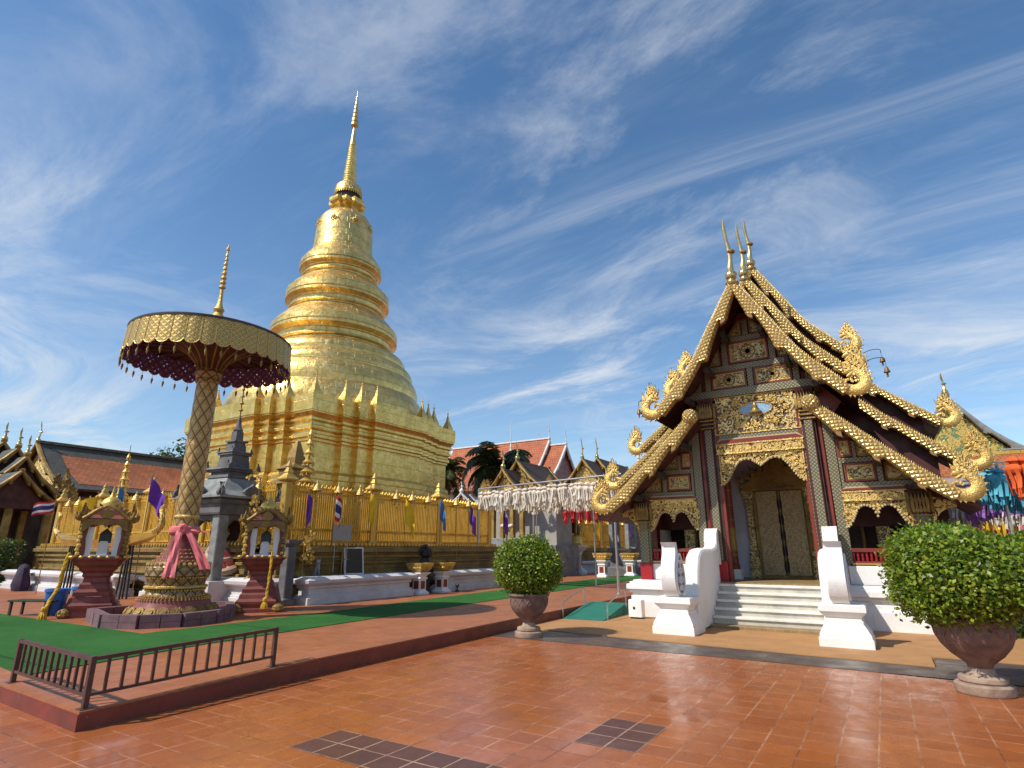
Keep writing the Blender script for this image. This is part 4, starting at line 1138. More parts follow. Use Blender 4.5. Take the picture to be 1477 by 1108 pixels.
# corner spikes
sp = MB(); sp.loft([[(-.34, -.34), (.34, -.34), (.34, .34), (-.34, .34)], [(-.30, -.30), (.30, -.30), (.30, .30), (-.30, .30)], [(-.13, -.13), (.13, -.13), (.13, .13), (-.13, .13)], [(-.02, -.02), (.02, -.02), (.02, .02), (-.02, .02)]], [0, .22, .7, 1.35])
spk = sp.build('corner_spike', M['stupa_base'], S)
ba = MB(); ba.ball((0, 0, 1.42), .075, 8, 6); ba.lathe([(.012, 1.3), (.012, 1.8)], 6); ba.build('spike_ball', M['gold'], spk)
rg = redent(.12); first = True
for i in range(len(rg)):
    p0, p1, p2 = Vector(rg[i - 1]), Vector(rg[i]), Vector(rg[(i + 1) % len(rg)])
    if (p1 - p0).x * (p2 - p1).y - (p1 - p0).y * (p2 - p1).x < 0: continue      # convex corners only
    pos = (p1.x - .2 * (1 if p1.x > 0 else -1), p1.y - .2 * (1 if p1.y > 0 else -1), 11.18)
    if first: spk.location = pos; first = False
    else: dup(spk, pos, parent=S)
# round drum terraces
def rnd(prof, name, n=96, mat='stupa'):
    return MB().lathe(prof, n).build(name, M[mat], S)
def bulge(r0, z0, r1, z1, b=.35, n=6):
    """drum course: swelling wall that leans in at the top"""
    return [(r0 + (r1 - r0) * (t / n) ** 3.0 + b * .12 * sin(pi * t / n), z0 + (z1 - z0) * t / n) for t in range(n + 1)]
rnd(bulge(7.72, 11.0, 7.1, 13.15), 'drum_course')
rnd(bulge(7.08, 13.1, 6.62, 14.75), 'drum_course')
rnd(bulge(6.60, 14.7, 5.9, 15.9), 'drum_course')
rnd(bulge(5.95, 15.85, 4.95, 17.1, .25), 'drum_course')
def ring_tier(zb, rb, rl, zl, zu, rt, zt):
    d = rl - rb
    return [(rb, zb), (rb + .10, zb + .03), (rb + .10, zb + .18), (rb, zb + .22), (rb - .10, zb + .36), (rb - .10, zb + .46), (rb + .02, zb + .52), (rb + .07, zb + .58), (rb + .06, zb + .70), (rb - .04, zb + .76), (rb - .02, zl - .42), (rb + .06, zl - .36), (rb + .06, zl - .30), (rl - .10, zl - .10), (rl, zl - .06), (rl, zl + .10), (rl - .05, zl + .14), (rl - .05, zl + .20), (rl - .01, zl + .24), (rl - .02, zu), (rt + .5 * (rl - rt), zu + .52 * (zt - zu)), (rt, zt)]
rnd(ring_tier(16.9, 4.72, 5.16, 18.35, 19.05, 4.22, 20.15), 'ring_moulding')
rnd(ring_tier(20.1, 3.90, 4.28, 21.55, 22.4, 3.38, 23.35), 'ring_moulding')
rnd(ring_tier(23.3, 3.10, 3.44, 24.6, 25.25, 2.74, 26.2), 'ring_moulding')
rnd([(2.62, 26.1), (2.70, 26.15), (2.70, 26.35), (2.58, 26.5), (2.50, 27.2), (2.47, 28.0), (2.44, 28.6), (2.36, 29.2), (2.2, 29.7), (1.95, 30.1), (1.6, 30.4), (1.2, 30.5)], 'bell')
# flower bosses on the bell
fb = MB(); fb.ball((0, 0, 0), .11, 8, 5)
for k in range(8):
    a = 2 * pi * k / 8; fb.ball((.22 * cos(a), 0, .22 * sin(a)), .085, 6, 4)
for k in range(4):
    a = pi / 2 * k; fb.ball((.42 * cos(a), 0, .42 * sin(a)), .07, 6, 4)
fbo = fb.build('bell_flower', M['gold'], S)
for k in range(8):
    a = radians(-20 + 45 * k); q = (2.42 * sin(a), -2.42 * cos(a), 28.9)
    o = fbo if k == 0 else dup(fbo, parent=S)
    o.location = q; o.rotation_euler[2] = a
# square throne, ringed spire, pierced umbrella and crowning tiers
hp = [(1.12, 30.3), (1.12, 30.55), (.98, 30.62), (.92, 30.7), (.92, 31.0), (1.02, 31.1), (1.18, 31.2), (1.30, 31.35), (1.34, 31.5), (1.34, 31.75), (1.1, 31.85)]
def cross(h): 
    a = h; b = h * .72; c = h * .34
    q = [(a, c), (b, c), (b, b), (c, b), (c, a)]
    q = [(a, -c), (a, c), (b, c), (b, b), (c, b), (c, a)]
    out = []
    for r in range(4):
        cc, s = (1, 0, -1, 0)[r], (0, 1, 0, -1)[r]
        out += [(x * cc - y * s, x * s + y * cc) for x, y in q[1:]]
    return out
MB().loft([cross(h * 1.18) for h, z in hp], [z for h, z in hp]).build('square_throne', M['stupa_base'], S)
rnd([(1.02, 31.8), (1.02, 32.5)], 'spire_neck', 32, 'darkwood')
rnd([(1.18, 32.6), (1.24, 32.66), (1.22, 33.0), (1.12, 33.42), (.98, 33.58), (.62, 33.62)], 'spire_umbrella', 48)
mb = MB()
for k in range(36):
    a = 2 * pi * k / 36
    mb.prism([(1.13 * (q[0]), 32.68 - q[1]) for q in ((-.07, 0), (.07, 0), (.06, .2), (0, .32), (-.06, .2))], -.012, .012)
    st = len(mb.v) - 10
    mb.xf(Matrix.Rotation(a, 4, 'Z') @ Matrix.Translation((0, -1.22, 0)), st)
fixn(mb.build('umbrella_fringe', M['gold'], S))
pr = []
n = 17
for k in range(n):
    t0 = k / n; r0 = .60 - .30 * t0; z0 = 33.58 + 4.4 * t0; hh = 4.4 / n
    pr += [(r0, z0), (r0 + .035, z0 + hh * .3), (r0 + .03, z0 + hh * .6), (r0 - .03, z0 + hh * .85)]
rnd(pr + [(.33, 38.02), (.33, 38.1)], 'ringed_spire', 32)
rnd([(.28, 38.08), (.26, 38.5), (.16, 39.6), (.06, 40.25), (.05, 40.9)], 'spire_tip', 24, 'gold_spire')
pr = []
for k in range(7):
    r = .34 * (1 - k / 8.2); z = 40.3 + k * .48
    mb = MB().lathe([(r * .5, z - .02), (r, z), (r * 1.0, z + .30), (r * .75, z + .40), (r * .45, z + .50)], 24)
    mb.build('crown_tier', M['gold_spire'], S)
rnd([(.05, 43.5), (.07, 43.65), (.02, 43.8), (.015, 44.4)], 'crown_tip', 12, 'gold_spire')
# pink sash tied on the lowest ring moulding
a0 = atan2(-SY, -SX)
mb = MB(); pts = []
for k in range(16):
    a = a0 - .62 + k * .030
    pts.append(Vector((4.96 * cos(a), 4.96 * sin(a), .04 * k + .06 * sin(k))))
v = []; f = []
for k, p in enumerate(pts):
    w = .16 + .03 * sin(k * 1.3); v += [p + Vector((0, 0, -w)), p * 1.006 + Vector((0, 0, 0)), p + Vector((0, 0, w))]
for k in range(15):
    b = 3 * k; f += [(b, b + 3, b + 4, b + 1), (b + 1, b + 4, b + 5, b + 2)]
mb.add(v, f, 0, None, True)
tag(mb.build('sash', M['palepink'], None, (SX, SY, 18.5)), 'pale pink sash wound round the golden stupa', 'sash')

# ---------------------------------------------------------------- golden picket fence on its gilt brick base
def fence(label, p0, p1, npost, zb=1.78, zt=3.55, zp=4.0, tails=True, grp='golden fences round the stupa', minor=True, base0=.2, last=True):
    """fence from p0 to p1; local x along it, local -y is its outer face"""
    p0 = Vector(p0); p1 = Vector(p1); d = p1 - p0; L = d.length
    r = thing('golden_fence', label, 'fence', (p0.x, p0.y, 0), atan2(d.y, d.x), grp)
    b = MB()
    for (e, z0, z1) in ((.55, .2, .42), (.46, .42, .52), (.50, .52, .66), (.38, .66, .74), (.34, .74, .90), (.40, .90, .97), (.28, .97, 1.06), (.28, 1.06, 1.22), (.36, 1.22, 1.30), (.30, 1.30, 1.40), (.42, 1.40, 1.50), (.36, 1.50, 1.58), (.50, 1.58, 1.70), (.44, 1.70, 1.78)):
        b.bevbox(-e, L + e, -e, e, z0, z1 - .001, .015)
    b.build('moulded_base', M['brickgold'], r)
    lf = MB()
    n = int(L / .17)
    for k in range(n):
        lf.prism([(q[0] + (k + .5) * L / n, q[1] + 1.77) for q in flame_poly(.13, .055, 0, 4)], -.47, -.41)
    fixn(lf.build('petal_border', M['gold'], r))
    seg = L / (npost - 1)
    po = MB(); po.bevbox(-.11, .11, -.11, .11, zb, zp - .42, .02)
    po.sq([(.15, zp - .42), (.21, zp - .38), (.22, zp - .34), (.10, zp - .20), (.085, zp - .18), (.10, zp - .14), (.05, zp - .02), (.045, zp), (.07, zp + .03), (.01, zp + .2)])
    po.sq([(.14, zb), (.14, zb + .1), (.11, zb + .14)])
    p_ = fixn(po.build('post', M['gold'], r))
    for k in range(1, npost if last else npost - 1): dup(p_, (k * seg, 0, 0), parent=r)
    for k in range(npost - 1):
        m = MB(); x0 = k * seg + .13; x1 = (k + 1) * seg - .13; n = int((x1 - x0) / .085)
        for i in range(n):
            x = x0 + (i + .5) * (x1 - x0) / n; h = zt + (.05 if i % 2 else 0)
            m.box(x - .022, x + .022, -.018, .018, zb, h - .16)
            m.prism([(x - .022, h - .16), (x + .022, h - .16), (x + .045, h - .10), (x, h), (x - .045, h - .10)], -.018, .018)
        for z in (zb + .12, zb + .45, zt - .22): m.box(x0 - .03, x1 + .03, -.03, .03, z, z + .05)
        fixn(m.build('picket_panel', M['gold_fence'], r))
        if minor:
            for t in (.28, .52, .78):
                s = MB(); xx = k * seg + seg * t
                s.tube([(xx, -.14, zb + .1), (xx, -.14, zt + .02)], .014, 6)
                s.lathe([(.13, 0), (.15, .02), (.13, .06), (.07, .18), (.03, .24), (.035, .27), (.005, .36)], 12, (xx, -.14, zt - .18))
                for q in range(6):
                    a = q * pi / 3
                    s.tube([(xx + .12 * cos(a), -.14 + .12 * sin(a), zt - .18), (xx + .12 * cos(a), -.14 + .12 * sin(a), zt - .34)], .006, 4)
                    s.ball((xx + .12 * cos(a), -.14 + .12 * sin(a), zt - .36), .02, 6, 4)
                for q in range(3): s.ball((xx, -.15, zb + .4 + .45 * q), .035, 6, 4)
                fixn(s.build('ceremonial_staff', M['gold_pale'], r))
    return r
fence('tall golden picket fence running along the white wall right of the stupa front', (-14.6, 10.9), (-14.6, 21.4), 4)
fence('golden picket fence behind the giant parasol, running off to the left', (-29.4, 10.9), (-14.95, 10.9), 5, last=False)
fence('distant golden picket fence seen beyond the row of white lanterns', (-17.9, 36.0), (-15.9, 41.6), 3)

# ---------------------------------------------------------------- low white walls
def wall(label, p0, p1, h=.63, e0=True, lip=True):
    p0 = Vector(p0); p1 = Vector(p1); d = p1 - p0; L = d.length
    r = thing('low_wall', label, 'wall', (p0.x, p0.y, .2), atan2(d.y, d.x), 'low white walls round the fence')
    m = MB()
    for (e, z0, z1) in ((.34, 0, .20), (.28, .20, .26), (.22, .26, h - .20), (.26, h - .20, h - .13)):
        m.bevbox(-e + .2, L + e - .2, -e, e, z0, z1 - .001, .012)
    m.build('wall_body', M['wallwhite'], r)
    c = MB(); c.loft([[(-e + .2, -e), (L + e - .2, -e), (L + e - .2, e), (-e + .2, e)] for e in (.26, .38, .40, .22)], [h - .13, h - .06, h + .02, h + .10])
    fixn(c.build('wall_cap', M['wallwhite'], r))
    return r
wall('low white wall in front of the golden fence, between the dark pillar and the first bowl stand', (-13.6, 11.05), (-13.6, 15.05))
wall('low white wall behind the round clipped shrub, carrying the lantern post', (-13.6, 16.9), (-13.6, 21.6))
wall('low grey-white wall between the stone pavilion and the corner of the fence', (-20.0, 10.35), (-14.1, 10.35), .60)
wall('pale low wall at the far left edge behind the blue bin', (-29.5, 9.8), (-20.8, 9.8), .60)
wall('far low wall in front of the distant golden fence', (-17.0, 35.6), (-14.9, 41.6))

# ---------------------------------------------------------------- giant ceremonial parasol
UX, UY = -12.88, 7.14
US = 0.836
U = thing('giant_parasol', 'giant gilded ceremonial parasol on a patterned pole and round pot base', 'parasol', (UX, UY, .2))
base = [(1.04, 0), (1.04, .10), (1.0, .16), (.93, .30), (.83, .48), (.80, .56), (.80, .62)]
MB().lathe(base, 48, uvr=1).build('petal_foot', M['maroon'], U)
pt = MB()
for k in range(22):
    a = 2 * pi * k / 22; st = len(pt.v)
    pt.prism([(q[0] * .9, q[1]) for q in [(.125 * cos(t), .10 * sin(t)) for t in [2 * pi * i / 12 for i in range(12)]]], -.03, .03)
    pt.prism([(.07 * cos(2 * pi * i / 10), .055 * sin(2 * pi * i / 10)) for i in range(10)], -.05, -.03)
    pt.xf(Matrix.Rotation(a, 4, 'Z') @ Matrix.Translation((0, -.975, .30)) @ Matrix.Rotation(radians(-30), 4, 'X') @ Matrix.Scale(1.25, 4), st)
fixn(pt.build('foot_petals', M['gold_old'], U))
MB().lathe([(.74, .30), (.70, .36), (.66, .45), (.655, .52), (.68, .56)], 48, uvr=.7).build('pot_waist', M['umb_relief'], U)
MB().lathe([(.70, .545), (.72, .565), (.72, .60), (.69, .62)], 48).build('gold_ring', M['gold_pale'], U)
MB().lathe([(.64, .60), (.66, .70), (.70, .80), (.74, .86), (.745, .96), (.74, 1.05), (.70, 1.10)], 48, uvr=.7).build('pot_belly', M['umb_relief'], U)
MB().lathe([(.71, 1.07), (.66, 1.14), (.62, 1.19), (.56, 1.21), (.54, 1.28), (.48, 1.30), (.46, 1.37), (.41, 1.39), (.39, 1.46), (.35, 1.48), (.33, 1.60), (.31, 1.66), (.30, 1.82), (.33, 1.88), (.33, 1.92)], 40, uvr=.5).build('stepped_shoulder', M['maroon'], U)
pt = MB()
for (r, z, n, s) in ((.70, 1.12, 34, .075), (.60, 1.205, 30, .04), (.52, 1.295, 28, .035), (.445, 1.38, 24, .035), (.375, 1.47, 22, .03)):
    for k in range(n):
        a = 2 * pi * k / n; pt.ball((r * cos(a), r * sin(a), z), s * .62, 6, 4, 0, 1.2)
for z, r in ((.38, .72), (.51, .67), (.80, .70), (.34, .80), (.30, .83)):
    for k in range(60):
        a = 2 * pi * k / 60; pt.ball((r * cos(a), r * sin(a), z), .022, 5, 3)
pt.build('bead_rows', M['gold'], U)
MB().lathe([(.275, 1.85), (.275, 2.2), (.28, 2.3), (.285, 4.2), (.275, 5.85), (.265, 6.0)], 32, uvr=.3).build('pole', M['umb_pole'], U)
MB().lathe([(.29, 2.25), (.305, 2.28), (.305, 2.31), (.29, 2.34)], 32).build('pole_ring', M['gold_pale'], U)
MB().lathe([(.27, 5.95), (.32, 6.01), (.30, 6.07), (.34, 6.15), (.36, 6.23), (.33, 6.29), (.30, 6.35)], 32, uvr=.3).build('pole_collar', M['umb_relief'], U)
st = MB().lathe([(.26, 6.25), (.34, 6.45), (.60, 6.75), (.95, 6.98)], 32, cap=False).build('strut_cone', M['umb_under'], U)
sb_ = MB(); sb_.tube(bez([(.30, 0, 6.28), (.40, 0, 6.54), (.68, 0, 6.82), (1.05, 0, 7.03)], 5), .028, 6)
sb0 = sb_.build('strut', M['gold_old'], U)
for k in range(1, 16): dup(sb0, rotz=2 * pi * k / 16, parent=U)
R = 2.06; ZT = 7.2
MB().lathe([(0.001, ZT - .13), (1.0, ZT - .14), (R - .04, ZT - .16)], 64, cap=False).build('canopy_lining', M['umb_under'], U)
MB().lathe([(R + .03, ZT - .03), (R + .035, ZT + .02), (R, ZT + .05), (1.4, ZT + .18), (.6, ZT + .30), (.25, ZT + .36), (.001, ZT + .37)], 64).build('canopy_top', M['umb_top'], U)
mb = MB()
for k in range(12):
    a = pi * k / 12; mb.bar((R * cos(a), R * sin(a), ZT - .2), (-R * cos(a), -R * sin(a), ZT - .2), .035)
mb.build('canopy_ribs', M['umb_under'], U)
def valance(r, name, mat, z0, h, n=38, tips=True):
    per = 10; v = []; f = []; uv = []
    for k in range(n):
        for i in range(per + 1):
            a = 2 * pi * (k + i / per) / n; t = i / per
            zb = z0 - h + .11 * (1 - sin(pi * t) ** .6) + .0
            rr = r + .018 * sin(pi * t)
            b = len(v)
            for q in range(5):
                z = z0 + (zb - z0) * q / 4; rq = rr + (.05 * (q / 4))
                v.append((rq * cos(a), rq * sin(a), z)); uv.append((2 * pi * r * (k + t) / n, z))
            if i:
                for q in range(4):
                    f.append((b - 5 + q, b + q, b + q + 1, b - 5 + q + 1))
    mb = MB(); mb.add(v, f, 0, [[uv[j] for j in ff] for ff in f], True)
    return mb.build(name, mat, U)
valance(R, 'gold_valance', M['valance'], ZT + .02, .80)
valance(R - .03, 'valance_lining', M['valance_in'], ZT + .0, .80)
ed = MB(); n = 38
for k in range(n):
    a = 2 * pi * k / n; ed.tube([((R + .012 + .05 * t) * cos(a), (R + .012 + .05 * t) * sin(a), ZT - .70 * t) for t in (0, .5, 1)], .007, 4)
    pp = [((R + .06) * cos(2 * pi * (k + t / 6) / n), (R + .06) * sin(2 * pi * (k + t / 6) / n), ZT + .02 - .80 + .11 * (1 - sin(pi * t / 6) ** .6)) for t in range(7)]
    ed.tube(pp, .010, 4)
ed.build('valance_edging', M['gold'], U)
pd = MB(); pd.tube([(0, 0, 0), (0, 0, -.10)], .005, 4); pd.lathe([(.002, -.10), (.028, -.13), (.034, -.19), (.02, -.25), (.002, -.31)], 8)
pdo = pd.build('pendant', M['gold_old'], U)
for k in range(38):
    a = 2 * pi * (k + .5) / 38; q = ((R + .05) * cos(a), (R + .05) * sin(a), ZT - .78)
    if k == 0: pdo.location = q
    else: dup(pdo, q, parent=U)
zf = ZT + .34
fin = [(.30, 0), (.28, .10), (.34, .14), (.30, .20), (.20, .28), (.24, .34), (.27, .38), (.20, .46), (.13, .56), (.17, .62), (.19, .66), (.13, .74), (.09, .86), (.07, 1.0), (.06, 1.2), (.055, 1.35)]
for k in range(8):
    z = 1.35 + k * .155; r = .115 - k * .009
    fin += [(r * .55, z), (r, z + .03), (r, z + .08), (r * .5, z + .13)]
fin += [(.03, 2.62), (.06, 2.66), (.065, 2.72), (.02, 2.8), (.004, 2.9)]
MB().lathe([(r * .8, zf + z * .97) for r, z in fin], 24).build('finial', M['gold_pale'], U)
for o in KIDS[U.name]:
    if o.name.split('.')[0] not in ('petal_foot', 'foot_petals'): o.location.z += .26
U.scale = (US,) * 3
# pink sash tied round its foot
sh = MB()
sh.lathe([(.32, 1.86), (.36, 1.90), (.37, 1.96), (.35, 2.03), (.31, 2.06)], 28, cap=False)
dirc = atan2(-UY, -UX) - .12
kx, ky = .40 * cos(dirc), .40 * sin(dirc)
for k in range(9):
    a = k * 2 * pi / 9
    sh.ball((kx + .05 * cos(dirc + pi / 2) * cos(a), ky + .05 * sin(dirc + pi / 2) * cos(a), 1.98 + .07 * sin(a)), .075, 8, 5)
for (off, w0, w1, z1, out, lat) in ((-.06, .07, .14, .84, .46, -.04), (.10, .07, .14, 1.02, .30, .58), (.20, .05, .10, 1.92, .1, .40)):
    v = []; f = []; nn = 14; tx, ty = -sin(dirc), cos(dirc)
    for i in range(nn + 1):
        t = i / nn; z = 1.98 + (z1 - 1.98) * t
        o_ = .40 + out * t ** .7 ; l_ = off + lat * t ** .9; w = w0 + (w1 - w0) * t
        for q in range(5):
            s_ = (q - 2) / 2; wob = .03 * sin(q * 2.2 + t * 7) * (t + .2)
            v.append((o_ * cos(dirc) + (l_ + s_ * w) * tx + wob * cos(dirc), o_ * sin(dirc) + (l_ + s_ * w) * ty + wob * sin(dirc), z - .03 * abs(s_)))
        if i:
            b = 5 * i
            for q in range(4): f.append((b - 5 + q, b - 4 + q, b + q + 1, b + q))
    sh.add(v, f, 0, None, True)
sho = sh.build('sash', M['pink'], None, (UX, UY, .2 + .26 * US)); sho.scale = (US,) * 3
tag(sho, 'bright pink chiffon sash knotted round the foot of the giant parasol pole', 'sash')
# low block kerb round the parasol: (ring of purple-grey blocks)
ring = [(-14.35, 6.25), (-12.75, 5.80), (-12.1, 6.12), (-11.72, 6.7), (-11.8, 7.4), (-12.45, 8.2), (-13.4, 8.75), (-14.2, 8.4), (-14.4, 7.4)]
kb = thing('kerb_ring', 'low kerb of purple-grey blocks enclosing the giant parasol base', 'kerb', (0, 0, .2))
for i in range(len(ring)):
    a = Vector(ring[i]); b = Vector(ring[(i + 1) % len(ring)]); L = (b - a).length; d = (b - a) / L
    nb = max(1, round(L / .34)); m = MB()
    for k in range(nb):
        for row in range(2):
            o0 = (k + (.02)) * L / nb; o1 = (k + .98) * L / nb
            p, q = a + d * o0, a + d * o1; nn = Vector((-d.y, d.x)) * (.085 + .004 * ((k * 7 + row * 3) % 3))
            m.loft([[p - nn, q - nn, q + nn, p + nn]] * 2, [.0 + row * .135, .13 + row * .135])
    fixn(m.build('kerb_course', M['purplebrick'], kb))

# ---------------------------------------------------------------- two maroon spirit shrines
def shrine(label, loc, rz):
    r = thing('spirit_shrine', label, 'shrine', loc, rz, 'maroon spirit shrines beside the giant parasol')
    m = MB()
    def redsq(h): # square with notched corners
        n = h * .18; q = [(h, -h + n), (h, h - n), (h - n, h - n), (h - n, h)]
        out = []
        for k in range(4):
            c, s = (1, 0, -1, 0)[k], (0, 1, 0, -1)[k]; out += [(x * c - y * s, x * s + y * c) for x, y in q]
        return out
    pf = [(.50, 0), (.50, .10), (.47, .16), (.50, .22), (.50, .27), (.44, .33), (.42, .42), (.38, .46), (.38, .54), (.31, .60), (.29, .70), (.25, .74), (.24, .84), (.28, .88), (.27, .94), (.34, 1.0), (.36, 1.06), (.44, 1.12), (.46, 1.19), (.52, 1.24), (.52, 1.30)]
    m.loft([redsq(h) for h, z in pf], [z for h, z in pf]); fixn(m.build('pedestal', M['maroon'], r))
    for sx in (-1, 1):
        for sy in (-1, 1):
            g = MB()
            g.lathe([(.001, -.09), (.09, -.08), (.14, -.02), (.13, .05), (.08, .1), (.03, .12), (.001, .13)], 10, (sx * .45, sy * .45, .1))
            for k in range(5): g.ball((sx * (.50 + .05 * cos(k * 1.25)), sy * (.50 + .04 * sin(k * 1.25)), .10 + .06 * sin(k * 1.25)), .04, 6, 4)
            fixn(g.build('lion_foot', M['gold_old'], r))
    g = MB()
    for k in range(4):
        for i in range(7):
            t = (i - 3) / 3 * .5; x, y = (t, -.52) if k == 0 else (t, .52) if k == 1 else (-.52, t) if k == 2 else (.52, t)
            g.ball((x, y, 1.29), .05, 8, 5, 0, .7)
    g.build('petal_rim', M['gold'], r)
    MB().cbox(0, 0, .40, .40, 1.30, 1.33).build('shrine_floor', M['white'], r)
    pc = MB(); pc.cbox(0, 0, .05, .05, 1.32, 2.02, 0)
    po = None
    for sx in (-1, 1):
        for sy in (-1, 1):
            c = MB(); c.tube(bez([(sx * .38, sy * .38, 1.3), (sx * .36, sy * .36, 1.5), (sx * .39, sy * .39, 1.7), (sx * .36, sy * .36, 1.9), (sx * .38, sy * .38, 2.08)], 5), lerpr([.07, .05, .06, .045, .06], 5), 8)
            c.build('column', M['maroon'], r)
            c = MB()
            for k in range(8): c.ball((sx * (.42 + .02 * (k % 2)), sy * (.42 - .02 * (k % 2)), 1.36 + .09 * k), .055, 6, 5)
            c.build('column_dragon', M['gold'] if (sx + sy) else M['gold_old'], r)
    for (x0, x1, y0, y1) in ((-.34, -.2, -.36, -.34), (.2, .34, -.36, -.34), (-.36, -.34, -.34, -.2), (-.36, -.34, .2, .34), (.34, .36, -.34, -.2), (.34, .36, .2, .34)): MB().box(x0, x1, y0, y1, 1.33, 1.95).build('side_screen', M['white'], r)
    rf = MB()
    pf = [(.44, 2.02), (.48, 2.08), (.46, 2.14), (.34, 2.22), (.30, 2.34), (.22, 2.42)]
    rf.loft([redsq(h) for h, z in pf], [z for h, z in pf]); fixn(rf.build('roof', M['maroon'], r))
    ga = MB()
    for k in range(4):
        st = len(ga.v)
        full, lo = arch_poly(.44, 1.86, 2.02, 2.12, 1.93)
        ga.prism(full, -.02, .02)
        for e in (-1, 1):
            cc = bez([(e * .02, -.02, 2.42), (e * .18, -.03, 2.34), (e * .32, -.03, 2.22), (e * .46, -.04, 2.12), (e * .56, -.05, 2.16), (e * .58, -.05, 2.28)], 4)
            ga.tube(cc, lerpr([.03, .045, .05, .05, .04, .015], 4), 7)
            for q in range(4): ga.prism(rot2(flame_poly(.15, .035, .2 * e), -e * .5, (e * (.12 + q * .1), 2.38 - q * .06)), -.04, .0)
        ga.prism([(q[0], 2.14 + q[1]) for q in flame_poly(.30, .16, 0)], -.03, .0)
        ga.xf(Matrix.Rotation(pi / 2 * k, 4, 'Z') @ Matrix.Translation((0, -.46, 0)), st)
    fixn(ga.build('gable_dragons', M['gold_old'], r))
    MB().lathe([(.20, 2.38), (.22, 2.44), (.21, 2.52), (.16, 2.60), (.07, 2.66), (.05, 2.70), (.03, 2.78), (.005, 2.92)], 20).build('dome', M['gold'], r)
    f = MB(); f.sq([(.10, 1.33), (.09, 1.6), (.07, 1.62), (.07, 1.64)], (0, -.10)); f.build('white_tablet', M['white'], r)
    f = MB(); f.prism([(-.12, 1.60), (.12, 1.60), (.12, 1.82), (0, 1.94), (-.12, 1.82)], .10, .14); f.build('shrine_back', M['black'], r)
    return r
shrine('maroon and gold spirit shrine left of the giant parasol, beside the blue bin', (-15.45, 6.72, .2), radians(62))
shrine('maroon and gold spirit shrine right of the giant parasol, before the dark pillar', (-13.15, 9.36, .2), radians(52))
def garland(label, pts, thick=.03):
    m = MB(); P = bez(pts, 8); rr = random.Random(5)
    for j in range(3):
        off = Vector((rr.uniform(-.02, .02), rr.uniform(-.02, .02), 0))
        m.tube([p + off + Vector((.012 * sin(i * .9 + j * 2), .012 * cos(i * .9 + j * 2), 0)) for i, p in enumerate(P)], thick * .6, 6)
    e = P[-1]
    for j in range(9):
        a = j * .7; m.tube([e, e + Vector((.05 * cos(a), .05 * sin(a), -.08)), e + Vector((.08 * cos(a), .08 * sin(a), -.17))], [.02, .022, .012], 5)
    m.ball(e + Vector((0, 0, .03)), .055, 8, 6)
    return tag(m.build('flower_garland', M['garland']), label, 'garland', 'yellow garlands on the spirit shrines')
garland('yellow garland trailing down the left spirit shrine to the ground', [(-15.38, 6.02, 1.58), (-15.40, 5.97, 1.2), (-15.44, 5.97, .9), (-15.40, 5.85, .62), (-15.34, 5.76, .40)], .045)
garland('straight yellow garland hanging down the right spirit shrine', [(-12.52, 9.11, 1.6), (-12.47, 9.07, 1.2), (-12.45, 9.04, .8), (-12.43, 9.01, .5)], .03)

# ---------------------------------------------------------------- stone pavilion with a seated deity
P = thing('stone_pavilion', 'dark grey stone pavilion with a tiered spired roof behind the parasol', 'pavilion', (-16.65, 10.42, .2), radians(4))
P.scale = (1.26, 1.26, 1.03)
z0 = .60
MB().sq([(.78, .0), (.78, z0)], (0, 0)).build('plinth', M['wallwhite'], P)
for sx in (-1, 1):
    for sy in (-1, 1):
        m = MB(); m.bevbox(sx * .50 - .125, sx * .50 + .125, sy * .50 - .125, sy * .50 + .125, z0, 2.35, .02); c = m.build('pillar', M['stone_grey'], P)
for k in range(4):
    m = MB(); full, lo = arch_poly(.40, 2.02, 2.22, 2.36, 2.2); m.prism(full, -.05, .05)
    m.xf(Matrix.Rotation(pi / 2 * k, 4, 'Z') @ Matrix.Translation((0, -.52, 0)))
    fixn(m.build('arch_valance', M['stone_dark'], P))
m = MB(); m.sq([(.68, 2.35), (.70, 2.40), (.70, 2.62), (.76, 2.66), (.78, 2.74), (.74, 2.80)]); fixn(m.build('entablature', M['stone_dark'], P))
m = MB(); m.sq([(.86, 2.80), (.86, 2.86), (.66, 3.02), (.46, 3.28), (.36, 3.42)]); fixn(m.build('roof', M['stone_grey'], P))
m = MB(); 
for (h, za, zb) in ((.40, 3.42, 3.50), (.34, 3.50, 3.60), (.42, 3.60, 3.66), (.46, 3.66, 3.72), (.26, 3.72, 3.95), (.24, 3.95, 4.12), (.28, 4.12, 4.18), (.30, 4.18, 4.22), (.17, 4.22, 4.42), (.15, 4.42, 4.52), (.19, 4.52, 4.57), (.10, 4.57, 4.85)): m.sq([(h, za), (h * .96, zb)])
m.lathe([(.10, 4.85), (.12, 4.9), (.07, 5.0), (.05, 5.15), (.02, 5.35)], 14); fixn(m.build('tiered_tower', M['stone_dark'], P))
for k in range(4):
    m = MB(); st = len(m.v)
    m.prism([(q[0] * 1, 2.86 + q[1]) for q in flame_poly(.42, .26, 0)], -.05, .05)
    for e in (-1, 1):
        m.prism(rot2(flame_poly(.36, .08, -.35 * e), -e * .15, (e * .82, 2.84)), -.04, .04)
        m.prism(rot2(flame_poly(.24, .05, -.25 * e), -e * .1, (e * .40, 3.66)), .36, .40)
        m.prism(rot2(flame_poly(.16, .035, -.25 * e), -e * .1, (e * .26, 4.18)), .52, .55)
    m.xf(Matrix.Rotation(pi / 2 * k, 4, 'Z') @ Matrix.Translation((0, -.80, 0)), st)
    fixn(m.build('roof_antefix', M['stone_dark'], P))
m = MB(); m.tube([(0, 0, 5.2), (0, 0, 7.0)], .016, 6)
